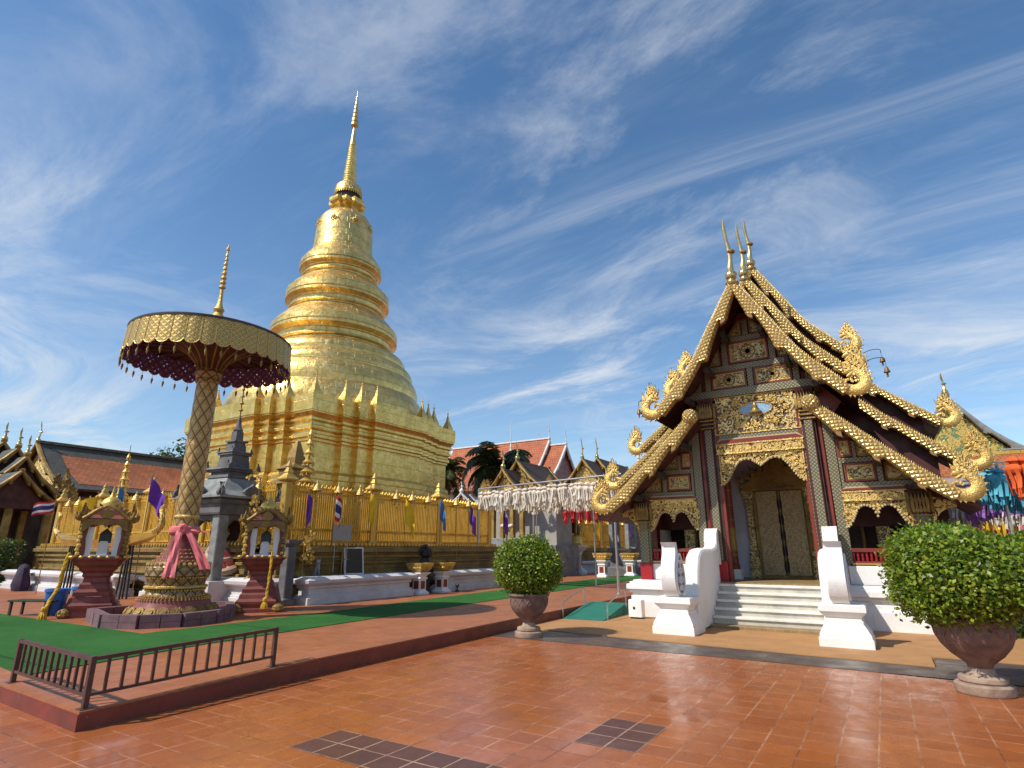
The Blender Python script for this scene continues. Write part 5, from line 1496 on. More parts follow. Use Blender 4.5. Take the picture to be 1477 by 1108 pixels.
for k in range(6): m.lathe([(.03, 0), (.06 - .006 * k, .02), (.02, .10)], 10, (0, 0, 5.5 + k * .22))
m.build('spire', M['gold_old'], P)
D = thing('deity_statue', 'seated painted deity statue with a pink wrap and red halo inside the stone pavilion', 'statue', (-16.60, 10.38, .8), radians(50))
D.scale = (1.2,) * 3
m = MB(); rr = random.Random(2)
for k in range(16): m.ball((rr.uniform(-.3, .3), rr.uniform(-.28, .2), .08 + rr.uniform(0, .1)), rr.uniform(.08, .16), 7, 5, 0, .8)
m.build('rock_seat', M['gold_old'], D)
m = MB()
m.loft([[(.20 * s * cos(2 * pi * i / 16) * 1.1, .14 * s * sin(2 * pi * i / 16)) for i in range(16)] for s in (1.2, 1.1, .95, 1.05, 1.15, .9, .42, .34)], [.2, .32, .5, .66, .78, .86, .90, .97], 0, True)
m.lathe([(.06, .95), (.10, 1.0), (.115, 1.07), (.11, 1.15), (.07, 1.21), (.001, 1.23)], 16)
for e in (-1, 1):
    m.tube(bez([(e * .22, 0, .82), (e * .30, -.06, .62), (e * .20, -.22, .50), (e * .04, -.26, .48)], 5), lerpr([.075, .06, .05, .045], 5), 8)
    m.tube(bez([(e * .10, 0, .24), (e * .34, -.16, .26), (e * .2, -.32, .20), (-e * .06, -.32, .18)], 5), lerpr([.13, .12, .09, .06], 5), 8)
    m.ball((e * .042, -.098, 1.10), .018, 6, 4); m.ball((e * .115, 0, 1.08), .03, 6, 4)
m.ball((0, -.118, 1.07), .022, 6, 4)
m.build('body', M['face'], D)
m = MB(); m.tube(bez([(-.22, -.05, .86), (0, -.20, .70), (.20, -.17, .50), (.26, -.1, .3)], 5), .10, 8, flat=.6)
m.loft([[(.25 * s * cos(2 * pi * i / 16), .17 * s * sin(2 * pi * i / 16)) for i in range(16)] for s in (1.3, 1.15, 1.05, 1.1)], [.22, .34, .5, .64], 0, True, False)
m.build('pink_wrap', M['pink'], D)
m = MB(); m.lathe([(.12, 1.13), (.13, 1.18), (.08, 1.27), (.04, 1.36), (.003, 1.5)], 12); m.build('crown', M['gold_old'], D)
m = MB(); m.prism([(.34 * cos(2 * pi * i / 24), 1.15 + .42 * sin(2 * pi * i / 24)) for i in range(24)], .16, .20); fixn(m.build('halo', M['darkred'], D))
at = thing('attendant_figure', 'small red figure standing beside the seated deity on the rocks', 'statue', (-16.95, 10.16, .8), radians(50))
m = MB(); m.lathe([(.11, .1), (.10, .25), (.07, .42), (.10, .52), (.11, .6), (.04, .66), (.06, .72), (.06, .78), (.03, .83), (.001, .9)], 12)
for e in (-1, 1): m.tube([(e * .1, 0, .58), (e * .18, -.06, .46), (e * .10, -.14, .5)], [.035, .03, .025], 6)
m.build('body', M['crimson'], at)
pl = thing('stone_pillar', 'dark square stone pillar standing behind the right spirit shrine', 'pillar', (-13.75, 10.55, .2), radians(3))
m = MB(); m.bevbox(-.14, .14, -.14, .14, 0, 1.55, .02); m.build('shaft', M['stone_dark'], pl)
MB().sq([(.15, 1.55), (.22, 1.62), (.22, 1.70)]).build('cap', M['stone_dark'], pl)
m = MB(); m.sq([(.2, 0), (.2, .18), (.15, .22)]); m.build('foot', M['stone_dark'], pl)

# ---------------------------------------------------------------- brown steel railing on the terrace edge
rl = thing('railing', 'low brown steel railing around the near corner of the terrace', 'railing', (0, 0, .167))
A = Vector((-8.83, 3.16, 0)); B = Vector((-6.80, 3.06, 0)); Cc = Vector((-6.90, 5.22, .04))
def post(p, w=.05):
    m = MB(); m.bevbox(p.x - w / 2, p.x + w / 2, p.y - w / 2, p.y + w / 2, p.z, p.z + .47, .004); o = m.build('post', M['rail_brown'], rl)
    MB().bevbox(p.x - .055, p.x + .055, p.y - .055, p.y + .055, p.z, p.z + .008, .002).build('post_foot', M['rail_brown'], o)
for p in (A, B, Cc): post(p)
Zu = Vector((0, 0, 1))
for p, q, n in ((A, B, 11), (B, Cc, 13)):
    for z, w in ((.445, .045), (.12, .035)):
        MB().bar(p + Zu * z, q + Zu * z, w, w * .8).build('rail', M['rail_brown'], rl)
    for k in range(1, n + 1):
        t = p.lerp(q, k / (n + 1))
        MB().bar(t + Zu * .13, t + Zu * .43, .026, .026).build('baluster', M['rail_brown'], rl)

# ---------------------------------------------------------------- offering bowls on white stands, statues, signs
def bowl_stand(label, loc, rz=0, s=1.0):
    r = thing('bowl_stand', label, 'offering stand', loc, rz, 'white stands with gold bowls')
    m = MB(); m.sq([(.24, 0), (.24, .05), (.19, .10), (.155, .14), (.155, .46), (.19, .50), (.19, .53), (.15, .56), (.22, .64), (.25, .66), (.25, .70)]); fixn(m.build('stand', M['white'], r))
    m = MB()
    for e in (-1, 1):
        m.box(-.10, .10, e * .158 - .004, e * .158 + .004, .18, .43); m.box(e * .158 - .004, e * .158 + .004, -.10, .10, .18, .43)
    m.build('red_panel', M['red'], r)
    m = MB(); m.sq([(.15, .70), (.22, .74), (.27, .80), (.27, .86), (.30, .88), (.33, .96), (.33, 1.0), (.29, 1.0), (.27, .92)]); fixn(m.build('bowl', M['gold'], r))
    m = MB()
    for k in range(-3, 4):
        for e in (-1, 1): m.ball((k * .085, e * .28, .84), .035, 6, 4); m.ball((e * .28, k * .085, .84), .035, 6, 4)
    m.build('bowl_petals', M['gold_pale'], r)
    if s != 1: r.scale = (s, s, s)
    return r
bowl_stand('white offering stand with a square gold bowl, nearer of the pair by the black statue', (-13.38, 15.55, .22))
bowl_stand('white offering stand with a square gold bowl, farther of the pair by the black statue', (-13.38, 16.75, .22))
bowl_stand('distant white offering stand with gold bowl left of the dark lantern tower', (-13.2, 30.5, .22), 0, 1.25)
bowl_stand('distant white offering stand with gold bowl below the dark lantern tower', (-12.4, 32.6, .22), 0, 1.25)
bs = thing('black_statue', 'black guardian statue with a curly mane between the two bowl stands', 'statue', (-13.65, 16.15, .22), radians(90))
m = MB(); m.loft([[(s * cos(2 * pi * i / 14), s * .9 * sin(2 * pi * i / 14)) for i in range(14)] for s in (.24, .22, .19, .18, .17, .20, .21, .16, .11)], [0, .1, .3, .5, .7, .9, 1.05, 1.15, 1.2], 0, True)
for e in (-1, 1): m.tube(bez([(e * .19, 0, 1.05), (e * .25, -.06, .85), (e * .16, -.18, .72), (e * .04, -.2, .78)], 5), lerpr([.075, .06, .05, .05], 5), 8)
m.tube([(0, -.14, 1.28), (0, -.24, 1.24)], [.09, .06], 8)
m.build('body', M['black'], bs)
m = MB(); rr = random.Random(9)
for k in range(70):
    a, b = rr.uniform(0, 6.28), rr.uniform(-.7, 1.5); R_ = .19
    m.ball((R_ * cos(a) * cos(b), R_ * sin(a) * cos(b) + .03, 1.36 + R_ * 1.1 * sin(b)), .055, 6, 4)
m.ball((0, .03, 1.36), .19, 12, 8)
m.build('curly_mane', M['black'], bs)
cat = thing('small_black_figure', 'small black pronged candle holder on the tiles beside the farther bowl stand', 'candle holder', (-13.15, 17.35, .22))
m = MB(); m.lathe([(.09, 0), (.07, .03), (.02, .08), (.02, .14)], 10)
for k in (-1, 0, 1): m.tube(bez([(0, 0, .12), (.0, k * .06, .16), (0, k * .09, .24 if k else .22)], 4), .018, 6)
m.build('holder', M['black'], cat)
sg = thing('sign_board', 'grey information sign on two thin legs in front of the golden fence', 'sign', (-13.95, 12.55, 1.0), radians(72))
MB().bevbox(-.30, .30, -.012, .012, .92, 1.38, .004).build('panel', M['sign'], sg)
for e in (-.2, .2):
    m = MB(); m.tube([(e, .02, 0), (e, .02, 1.1)], .012, 6); m.build('leg', M['steel'], sg)
nb = thing('notice_board', 'dark notice board with a white wooden frame leaning on the low wall', 'notice board', (-13.85, 13.05, .93), radians(80))
m = MB()
for a, b, c, d in ((-.34, -.30, 0, .80), (.30, .34, 0, .80), (-.30, .30, .76, .80), (-.30, .30, .0, .03)): m.box(a, b, -.02, .02, c, d)
m.xf(Matrix.Rotation(radians(-9), 4, 'X')); m.build('frame', M['verge_white'], nb)
m = MB(); m.box(-.30, .30, -.006, .006, .03, .76); m.xf(Matrix.Rotation(radians(-9), 4, 'X')); m.build('board', M['notice'], nb)
dg = thing('dog_figurine', 'small grey-white dog figurine on the moulded wall left of the notice board', 'figurine', (-14.0, 11.75, .93), radians(60))
m = MB(); m.tube(bez([(0, .12, .14), (0, 0, .18), (0, -.10, .26), (0, -.12, .36)], 5), lerpr([.07, .07, .06, .05], 5), 9); m.ball((0, -.15, .40), .065, 9, 6); m.tube([(0, -.2, .39), (0, -.26, .37)], [.035, .02], 6)
for e in (-1, 1):
    m.tube([(e * .04, -.10, .25), (e * .045, -.12, 0)], [.03, .02], 6); m.tube([(e * .05, .10, .14), (e * .07, .04, 0)], [.045, .025], 6); m.prism(rot2(flame_poly(.07, .02, 0), -e * .3, (e * .04, .44)), -.16, -.14)
m.build('body', M['stone_grey'], dg)
# gold leaf trees (votive) in front of the fence
def gold_tree(label, loc, h):
    r = thing('votive_tree', label, 'ornament', loc, 0, 'gilded votive trees by the fence')
    m = MB(); rr = random.Random(int(h * 77)); lf = MB()
    m.tube([(0, 0, 0), (.02, 0, h)], [.03, .012], 6); m.lathe([(.2, 0), (.16, .1), (.05, .2)], 12)
    for k in range(26):
        z = rr.uniform(.25, 1) * h; a = rr.uniform(0, 6.28); l = rr.uniform(.12, .34)
        e = (l * cos(a), l * sin(a), z + rr.uniform(.05, .2)); m.tube([(0, 0, z - .05), e], [.012, .006], 5)
        for q in range(5):
            p = [e[i] + rr.uniform(-.08, .08) for i in range(3)]
            st = len(lf.v); lf.prism(flame_poly(.11, .045, 0), -.004, .004); lf.xf(Matrix.Translation(p) @ Matrix.Rotation(rr.uniform(0, 6.28), 4, 'Z') @ Matrix.Rotation(rr.uniform(-1.5, 1.5), 4, 'Y'), st)
    m.build('stem', M['gold_old'], r); lf.build('leaves', M['gold'], r)
gold_tree('gilded votive tree with leaf discs between the stone pillar and the dog figurine', (-14.15, 11.25, .93), 1.0)
gold_tree('gilded votive tree rising above the right spirit shrine by the fence corner', (-14.9, 10.2, .75), 2.9)

gr_ = thing('guard_rail', 'thin gold guard rail standing on the low white wall before the fence', 'railing', (-13.95, 11.2, .92))
for k in range(8):
    y = k * 1.42
    if 4.1 < y < 5.3: continue
    m = MB(); m.tube([(0, y, 0), (0, y, .82)], .016, 6); m.build('rail_post', M['gold_old'], gr_)
for y0, y1 in ((0, 3.9), (5.6, 10)):
    for z in (.45, .80): m = MB(); m.tube([(0, y0, z), (0, y1, z)], .010, 6); m.build('rail_bar', M['gold_old'], gr_)
lp = thing('lamp_post', 'slim lamp post with a cluster of small white globe lamps beside the purple flag', 'lamp', (-14.4, 22.6, .22))
m = MB(); m.tube([(0, 0, 0), (0, 0, 2.3)], .035, 8); m.lathe([(.09, 0), (.09, .1), (.04, .2)], 10)
for k in range(4): m.tube(bez([(0, 0, 2.2), (.15 * cos(k * 1.57), .15 * sin(k * 1.57), 2.25), (.25 * cos(k * 1.57), .25 * sin(k * 1.57), 2.4)], 4), .014, 6)
m.build('stem', M['brownfig'], lp)
for k in range(4): m = MB(); m.ball((.25 * cos(k * 1.57), .25 * sin(k * 1.57), 2.47), .09, 10, 6); m.build('globe', M['lan_white'], lp)
# tiered votive spires and small golden shrines between the parasol and the stupa
def tier_spire(label, loc, h, n=7):
    r = thing('tiered_spire', label, 'ornament', loc, 0, 'tiered gilt votive spires')
    m = MB(); m.tube([(0, 0, 0), (0, 0, h)], [.05, .012], 6); m.build('pole', M['gold_old'], r)
    for k in range(n):
        t = k / n; z = h * (.45 + .5 * t); w = .26 * (1 - t) + .05
        d = MB(); d.lathe([(w, 0), (w * 1.06, .04), (w * .6, .12), (.03, .2)], 14, (0, 0, z))
        for q in range(8): d.prism([(p[0] + 0, p[1]) for p in flame_poly(.10, .03, 0)], -.004, .004); d.xf(Matrix.Translation((w * cos(q * .785), w * sin(q * .785), z - .08)), len(d.v) - 30)
        d.build('tier', M['gold'], r)
    return r
tier_spire('thin tiered gilt spire on a pole just right of the stone pavilion', (-15.4, 12.2, .9), 4.9, 8)
tier_spire('thin tiered gilt spire behind the left spirit shrine', (-28.2, 12.6, .9), 5.3, 8)
def chedi(label, loc, s, square=False):
    r = thing('small_chedi', label, 'shrine', loc, 0, 'small golden shrines inside the fence')
    m = MB(); m.sq([(.9, 0), (.9, .4), (.75, .5), (.75, .8), (.85, .9), (.85, 1.0)]); fixn(m.build('base', M['gold_old'], r))
    if square:
        m = MB(); m.sq([(.5, 1.0), (.5, 1.9), (.62, 2.0), (.62, 2.15), (.4, 2.3), (.4, 2.6), (.48, 2.65), (.28, 2.8), (.28, 3.0), (.34, 3.05), (.16, 3.2), (.16, 3.35), (.04, 3.8)]); fixn(m.build('tower', M['gold_old'], r))
    else:
        m = MB(); m.lathe([(.7, 1.0), (.72, 1.1), (.6, 1.2), (.62, 1.3), (.52, 1.4), (.48, 1.8), (.36, 2.1), (.2, 2.2), (.22, 2.3), (.14, 2.45), (.03, 3.5)], 24); m.build('bell', M['gold'], r)
    r.scale = (s,) * 3
chedi('small golden bell shrine behind the picket fence left of the parasol pole', (-29.6, 13.2, .22), 1.5)
chedi('small square tiered golden shrine between the pavilion and the stupa', (-17.6, 13.4, .22), 1.38, True)
# gilded boat on a black stand behind the left shrine
bt = thing('gilded_boat', 'gilded ceremonial boat with swan prows on black stands behind the left shrine', 'boat', (-21.6, 9.3, .22), 0)
m = MB(); ring = []
for k in range(13):
    t = k / 12 * 2 - 1; w = .34 * (1 - abs(t) ** 3) + .03; z = 1.5 + .35 * t ** 4
    ring.append([(t * 3.4, -w, z + .24), (t * 3.4, -w * .7, z + .04), (t * 3.4, 0, z), (t * 3.4, w * .7, z + .04), (t * 3.4, w, z + .24)])
v = [p for r_ in ring for p in r_]; f = []
for k in range(12):
    for q in range(4): f.append((k * 5 + q, k * 5 + q + 1, k * 5 + q + 6, k * 5 + q + 5))
    f.append((k * 5, k * 5 + 5, k * 5 + 9, k * 5 + 4))
m.add(v, f, 0, None, False); fixn(m.build('hull', M['gold'], bt))
for e in (-1, 1):
    m = MB(); m.tube(bez([(e * 3.2, 0, 1.95), (e * 3.5, 0, 2.1), (e * 3.5, 0, 2.4), (e * 3.4, 0, 2.6), (e * 3.55, 0, 2.72)], 5), lerpr([.10, .09, .07, .07, .03], 5), 8)
    for k in range(4): m.prism(rot2(flame_poly(.2, .06, .2), -e * (.3 + .2 * k), (e * 3.4, 2.1 + .15 * k)), -.03, .03)
    m.build('swan_prow', M['gold_pale'], bt)
    m = MB()
    for a in (-.12, .12):
        for b in (-.1, .1): m.tube([(e * 1.9 + a, b, 0), (e * 1.9 + a * .6, b * .6, 1.56)], .03, 6)
    m.build('stand_leg', M['black'], bt)

# ---------------------------------------------------------------- flags
def flag(label, top, cols, w=.55, h=.9, droop=0.75, lean=0.0, side=1, seed=1, az=0.35, pole_z=0.22, wind=0.0):
    """pole standing at (x, y); cloth hangs from its head, folded by its own weight"""
    x, y, z = top
    r = thing('flag', label, 'flag', (x, y, pole_z), az, 'flags along the golden fences')
    H = z - pole_z
    m = MB(); m.tube([(-lean, 0, 0), (0, 0, H + .08)], .014, 6); m.ball((0, 0, H + .1), .03, 6, 4); m.build('pole', M['gold_old'], r)
    nx, nz = 9, 12; v = []; f = []; mi = []
    for i in range(nx + 1):
        s = i / nx
        for k in range(nz + 1):
            t = k / nz
            xx = side * (w * s * (1 - droop * .8) + .05 * sin(s * 9 + seed) * droop)
            yy = .07 * sin(s * 7 + t * 2 + seed) * (.4 + s)
            zz = H - h * t - w * s * droop * 1.2 - .04 * sin(s * 5 + seed)
            v.append((xx - lean * (1 - zz / H), yy, zz))
    mb = MB(); mb.v = v
    for i in range(nx):
        for k in range(nz):
            b = i * (nz + 1) + k
            mb.f.append([b, b + nz + 1, b + nz + 2, b + 1]); mb.sm.append(True); mb.uv.append(None)
            mb.mi.append((0 if len(cols) == 1 else (0, 1, 2, 2, 1, 0)[min(5, int((k + .5) / nz * 6))]))
    mb.build('cloth', [M[c] for c in cols], r)
    return r
TH = ['fl_red', 'fl_white', 'fl_navy']
flag('red, white and blue striped flag drooping beside the grey sign board', (-14.1, 12.3, 3.45), TH, .5, .75, .75, az=.6)
flag('yellow flag hanging straight against the second tall fence post', (-14.35, 14.0, 3.65), ['fl_yellow'], .62, .95, .8, seed=2, az=.45)
flag('yellow flag with a pointed hem between the second and third tall fence posts', (-14.35, 15.75, 3.45), ['fl_yellow'], .8, .80, .68, seed=3, az=.7)
flag('blue flag hanging against the third tall fence post', (-14.35, 17.75, 3.5), ['fl_blue'], .5, .72, .75, seed=4, az=.5)
flag('purple flag halfway between the blue flag and the last tall fence post', (-14.35, 19.7, 3.45), ['fl_purple'], .55, .75, .8, seed=5, az=.5)
flag('purple flag right of the steel lantern post at the near fence end', (-14.2, 22.0, 3.4), ['fl_purple'], .5, .75, .8, seed=6, az=.5)
flag('purple flag hanging to the left of the red, white and blue striped flag', (-14.4, 11.55, 3.3), ['fl_purple'], .3, .7, .85, seed=9, az=.4)
flag('striped red, white and blue flag flying out at the far left fence', (-24.3, 8.8, 3.35), TH, .72, .42, .25, 0, -1, 7, 1.2)
flag('yellow flag leaning out over the left spirit shrine', (-23.9, 9.9, 3.55), ['fl_yellow'], .75, .5, .35, 0, -1, 8, 1.15)
flag('light blue flag between the left spirit shrine and the parasol pole', (-22.4, 9.9, 3.85), ['fl_blue'], .5, .8, .75, 0, 1, 9, 1.0)
flag('large purple flag close to the left side of the parasol pole', (-19.9, 9.7, 3.9), ['fl_purple'], .8, .75, .55, 0, 1, 10, 1.0)
for i, (yy, c, nm) in enumerate(((36.6, 'fl_yellow', 'yellow flag hanging at the near end of the distant fence'), (38.0, 'fl_yellow', 'second yellow flag, farther along the distant fence'), (39.6, 'fl_blue', 'dark blue flag on the distant fence'), (41.2, 'fl_purple', 'purple flag at the far end of the distant fence'))):
    flag(nm, (-17.5 + (yy - 36) * .357, yy, 3.9), [c], .6, 1.1, .8, seed=20 + i, az=.5)

# ---------------------------------------------------------------- lantern frame with hanging paper lanterns
fr = thing('lantern_rack', 'steel pipe frame carrying rows of hanging cream paper lanterns', 'frame', (0, 0, .22))
p1, p2 = Vector((-14.45, 20.45, 0)), Vector((-7.66, 18.92, 0)); dv = p2 - p1; nv = Vector((-dv.y, dv.x, 0)).normalized()
ROWS = 4; GAP = 1.15
HZ = 3.95
for k in (0, 1):
    for a in (p1, p2):
        q = a + nv * (GAP * (ROWS - 1) * k)
        m = MB(); m.tube([q, q + Vector((0, 0, HZ))], .045, 10); m.lathe([(.1, 0), (.1, .02), (.05, .05)], 10, tuple(q)); fixn(m.build('post', M['steel'], fr))
    q = (p1 + p2) / 2 + nv * (GAP * (ROWS - 1) * k)
    if k: m = MB(); m.tube([q, q + Vector((0, 0, HZ))], .035, 8); m.build('post', M['steel'], fr)
for k in range(ROWS):
    m = MB(); a = p1 + nv * GAP * k + Vector((0, 0, HZ)); b = p2 + nv * GAP * k + Vector((0, 0, HZ)); m.tube([a - dv * .0, b + dv * .05], .032 if k in (0, ROWS - 1) else .012, 8); m.build('crossbar', M['steel'], fr)
for a in (p1, p2):
    m = MB(); m.tube([a + Vector((0, 0, HZ)), a + nv * GAP * (ROWS - 1) + Vector((0, 0, HZ))], .032, 8); m.build('crossbar', M['steel'], fr)
def lantern_proto(label, body, tail, grp, s=1.0):
    r = thing('paper_lantern', label, 'lantern', (0, 0, -50), 0, grp)
    m = MB(); m.tube([(0, 0, 0), (0, 0, -.12)], .004, 4)
    hexr = lambda q: [(q * cos(pi / 3 * i), q * sin(pi / 3 * i)) for i in range(6)]
    m.loft([hexr(q) for q in (.03, .10, .11, .055, .055, .125, .13, .10)], [-.10, -.14, -.17, -.19, -.21, -.27, -.31, -.36]); m.build('lantern_body', M[body], r)
    t = MB(); rr = random.Random(3)
    for k in range(8):
        a = pi / 4 * k; x, y = .115 * cos(a), .115 * sin(a); L = rr.uniform(.30, .48); w = .028
        v = []
        for i in range(5):
            u = i / 4; sw = .02 * sin(u * 4 + k); v += [(x + sw - w * sin(a), y + sw + w * cos(a), -.30 - L * u), (x + sw + w * sin(a), y + sw - w * cos(a), -.30 - L * u)]
        t.add(v, [(2 * i, 2 * i + 1, 2 * i + 3, 2 * i + 2) for i in range(4)])
    for k in range(3): t.tube([(.03 * cos(k * 2.1), .03 * sin(k * 2.1), -.34), (.04 * cos(k * 2.1), .04 * sin(k * 2.1), -.74)], [.03, .018], 5)
    t.build('paper_tails', M[tail], r)
    r.scale = (s,) * 3
    return r
rr = random.Random(11)
LW = lantern_proto('cream paper lantern with long paper tails among many in the rows on the steel frame', 'lan_white', 'lan_tail', 'cream paper lanterns on the steel frame', 1.12)
first = True
for k in range(ROWS):
    n = 27
    for i in range(n):
        q = p1.lerp(p2, (i + .6 + rr.uniform(-.15, .15)) / n) + nv * (GAP * k) + Vector((0, 0, .22 + HZ + rr.uniform(-.06, .0)))
        if first: LW.location = q; LW.rotation_euler[2] = rr.uniform(0, 6); first = False
        else:
            c = dup(LW, q, rr.uniform(0, 6)); c.rotation_euler[0] = rr.gauss(0, .09); c.rotation_euler[1] = rr.gauss(0, .09); k_ = rr.uniform(.92, 1.14) * 1.12; c.scale = (k_, k_, k_ * rr.uniform(.88, 1.12))
LR = lantern_proto('red paper lantern in the low row behind the cream lanterns', 'lan_red', 'lan_red', 'red paper lanterns behind the cream ones', 1.2)
first = True
for i in range(11):
    q = Vector((-12.9 + .42 * i, 25.6 - .06 * i, 3.75 + rr.uniform(-.05, .05)))
    if first: LR.location = q; first = False
    else: dup(LR, q, rr.uniform(0, 6))
rw = thing('lantern_rack', 'thin wire on two slim posts holding the red paper lanterns', 'frame', (0, 0, .22))
m = MB(); m.tube([(-14.6, 25.7, 3.53), (-8.3, 24.8, 3.53)], .012, 6); m.build('wire', M['steel'], rw)
for x, y in ((-14.6, 25.7), (-8.3, 24.8)): m = MB(); m.tube([(x, y, 0), (x, y, 3.56)], .025, 8); m.build('post', M['steel'], rw)
# coloured lantern canopy to the right of the hall
fr2 = thing('lantern_rack', 'steel frame with rows of many-coloured paper lanterns right of the hall', 'frame', (0, 0, .02))
cols = [('orange', 15.2, 3.62, 2.45, 10), ('aqua', 17.0, 3.58, 2.3, 14), ('aqua', 17.6, 3.54, 2.25, 14), ('aqua', 18.3, 3.5, 2.2, 14), ('violet', 19.6, 3.42, 2.15, 16), ('violet', 20.5, 3.4, 2.1, 16), ('ivory', 22.2, 3.35, 1.9, 18), ('ivory', 23.2, 3.3, 1.8, 18), ('yellow', 25.2, 3.25, 1.7, 20), ('rose', 27.6, 3.25, 1.6, 20), ('red', 29.6, 3.25, 1.2, 20)]
protos = {}
nm_ = dict(orange='orange paper lantern in the nearest row of the coloured canopy', aqua='turquoise paper lantern in the rows of the coloured canopy', violet='violet paper lantern behind the turquoise ones', ivory='ivory paper lantern behind the violet ones', yellow='yellow paper lantern in the far rows of the coloured canopy', rose='rose pink paper lantern in the far rows of the coloured canopy', red='red paper lantern in the farthest row of the coloured canopy')
for c, y, z, x0, n in cols:
    for i in range(n):
        q = (x0 + .02 + i * .175, y + rr.uniform(-.08, .08), z + rr.uniform(-.05, .02))
        if c not in protos:
            protos[c] = lantern_proto(nm_[c], 'lan_' + c, 'lan_' + c, c + ' paper lanterns of the coloured canopy', 1.25); protos[c].location = q
        else:
            o_ = dup(protos[c], q, rr.uniform(0, 6)); o_.rotation_euler[0] = rr.gauss(0, .1); o_.rotation_euler[1] = rr.gauss(0, .1); k_ = rr.uniform(1.1, 1.4); o_.scale = (k_, k_, k_ * rr.uniform(.85, 1.2))
    m = MB(); m.tube([(x0 - .1, y, z - .02), (x0 + 6, y, z - .02)], .02, 6); m.build('crossbar', M['steel'], fr2)
for x, y, z in ((2.5, 17.2, 3.58), (3.6, 17.2, 3.58), (2.1, 22.2, 3.35), (3.2, 22.2, 3.35), (3.0, 15.2, 3.62)):
    m = MB(); m.tube([(x, y, 0), (x, y, z)], .035, 8); m.build('post', M['steel'], fr2)

# ---------------------------------------------------------------- ramp beside the hall
rp = thing('ramp', 'small ramp covered with a green mat leading up to the terrace', 'ramp', (-6.42, 13.5, 0), radians(4))
m = MB(); m.loft([[(-.52, 0), (.52, 0), (.52, .02), (-.52, .02)]] * 2, [.0, .001])
m = MB(); v = []
prf = [(0, .03), (.5, .10), (1.2, .20), (1.7, .255), (2.1, .27)]
for y, z in prf: v += [(-.52, y, z), (.52, y, z), (.52, y, .021), (-.52, y, .021)]
f = []
for k in range(4):
    for q in range(4): f.append((k * 4 + q, k * 4 + (q + 1) % 4, k * 4 + 4 + (q + 1) % 4, k * 4 + 4 + q))
f += [(0, 3, 2, 1), (16, 17, 18, 19)]
m.add(v, f); fixn(m.build('mat', M['mat_green'], rp))
for e in (-1, 1):
    m = MB(); m.tube(bez([(e * .58, .15, .0), (e * .58, .15, .30), (e * .58, .25, .40), (e * .58, 1.5, .62), (e * .58, 1.62, .55), (e * .58, 1.65, .22)], 5), .016, 7); fixn(m.build('handrail', M['steel'], rp))

# ---------------------------------------------------------------- odds and ends at the left
bn = thing('bin', 'bright blue plastic bin beside the left spirit shrine', 'bin', (-16.25, 6.3, .22))
MB().lathe([(.17, 0), (.18, .02), (.22, .52), (.235, .53), (.235, .57), (.21, .57), (.17, .06), (.001, .05)], 28).build('tub', M['blue'], bn)
MB().lathe([(.222, .50), (.245, .51), (.245, .55), (.222, .56)], 28).build('rim', M['blue'], bn)
b2 = dup(bn, (-16.55, 6.95, .22), 0, 'second blue plastic bin mostly hidden behind the left spirit shrine')
bench = thing('bench', 'low dark green bench standing on the green carpet at the far left', 'bench', (-16.55, 6.05, .22), radians(25))
m = MB()
for k in range(4): m.bevbox(-.55, .55, -.2 + k * .1, -.11 + k * .1, .30, .335, .006)
m.build('seat', M['leaf_core'], bench)
for x in (-.48, .48):
    for y in (-.15, .15): MB().bevbox(x - .025, x + .025, y - .025, y + .025, 0, .30, .004).build('leg', M['darkwood'], bench)
bg_ = thing('cloth_bundle', 'dark purple cloth bundle slumped against the pale wall at far left', 'bundle', (-26.7, 9.15, .22))
m = MB(); m.lathe([(.001, 0), (.46, .02), (.5, .25), (.46, .6), (.34, .9), (.2, 1.0), (.001, 1.05)], 14); m.v = [(.72 * x * (1 + .12 * sin(5 * z + 3 * x)), .7 * y * (.7 + .1 * sin(7 * z)), z * .9) for x, y, z in m.v]
m.build('cloth', M['purplecloth'], bg_)
hs = thing('bronze_lion', 'seated bronze lion on a white pedestal beyond the near potted shrub', 'lion statue', (-16.3, 33.2, .22), radians(20))
m = MB(); m.sq([(.75, 0), (.75, .15), (.6, .25), (.5, .35), (.5, 1.25), (.6, 1.35), (.85, 1.6), (.9, 1.7)]); fixn(m.build('pedestal', M['white'], hs))
m = MB(); 
for e in (-1, 1): m.box(-.3, .3, e * .505 - .01, e * .505 + .01, .5, 1.15); m.box(e * .505 - .01, e * .505 + .01, -.3, .3, .5, 1.15)
m.build('red_panel', M['red'], hs)
m = MB(); m.sq([(.6, 1.7), (.55, 1.8), (.5, 2.2), (.55, 2.3)]); fixn(m.build('gold_base', M['gold'], hs))
m = MB(); m.tube(bez([(0, .4, 2.6), (0, .15, 2.95), (0, -.15, 3.3), (0, -.25, 3.65)], 5), lerpr([.34, .36, .34, .28], 5), 10); m.ball((0, -.36, 3.8), .33, 12, 8)
m.tube([(0, -.6, 3.75), (0, -.8, 3.7)], [.17, .11], 8)
for e in (-1, 1):
    m.tube([(e * .2, -.3, 3.2), (e * .22, -.45, 2.3)], [.13, .09], 8); m.tube(bez([(e * .26, .4, 2.7), (e * .36, .1, 2.7), (e * .34, -.1, 2.34)], 5), lerpr([.22, .2, .1], 5), 8)
    m.prism(rot2(flame_poly(.2, .07, 0), -e * .4, (e * .2, 4.05)), -.38, -.3)
m.tube(bez([(0, .6, 2.5), (0, .8, 2.9), (0, .6, 3.3), (0, .75, 3.7)], 5), lerpr([.08, .09, .1, .02], 5), 7)
m.build('lion', M['brownfig'], hs)
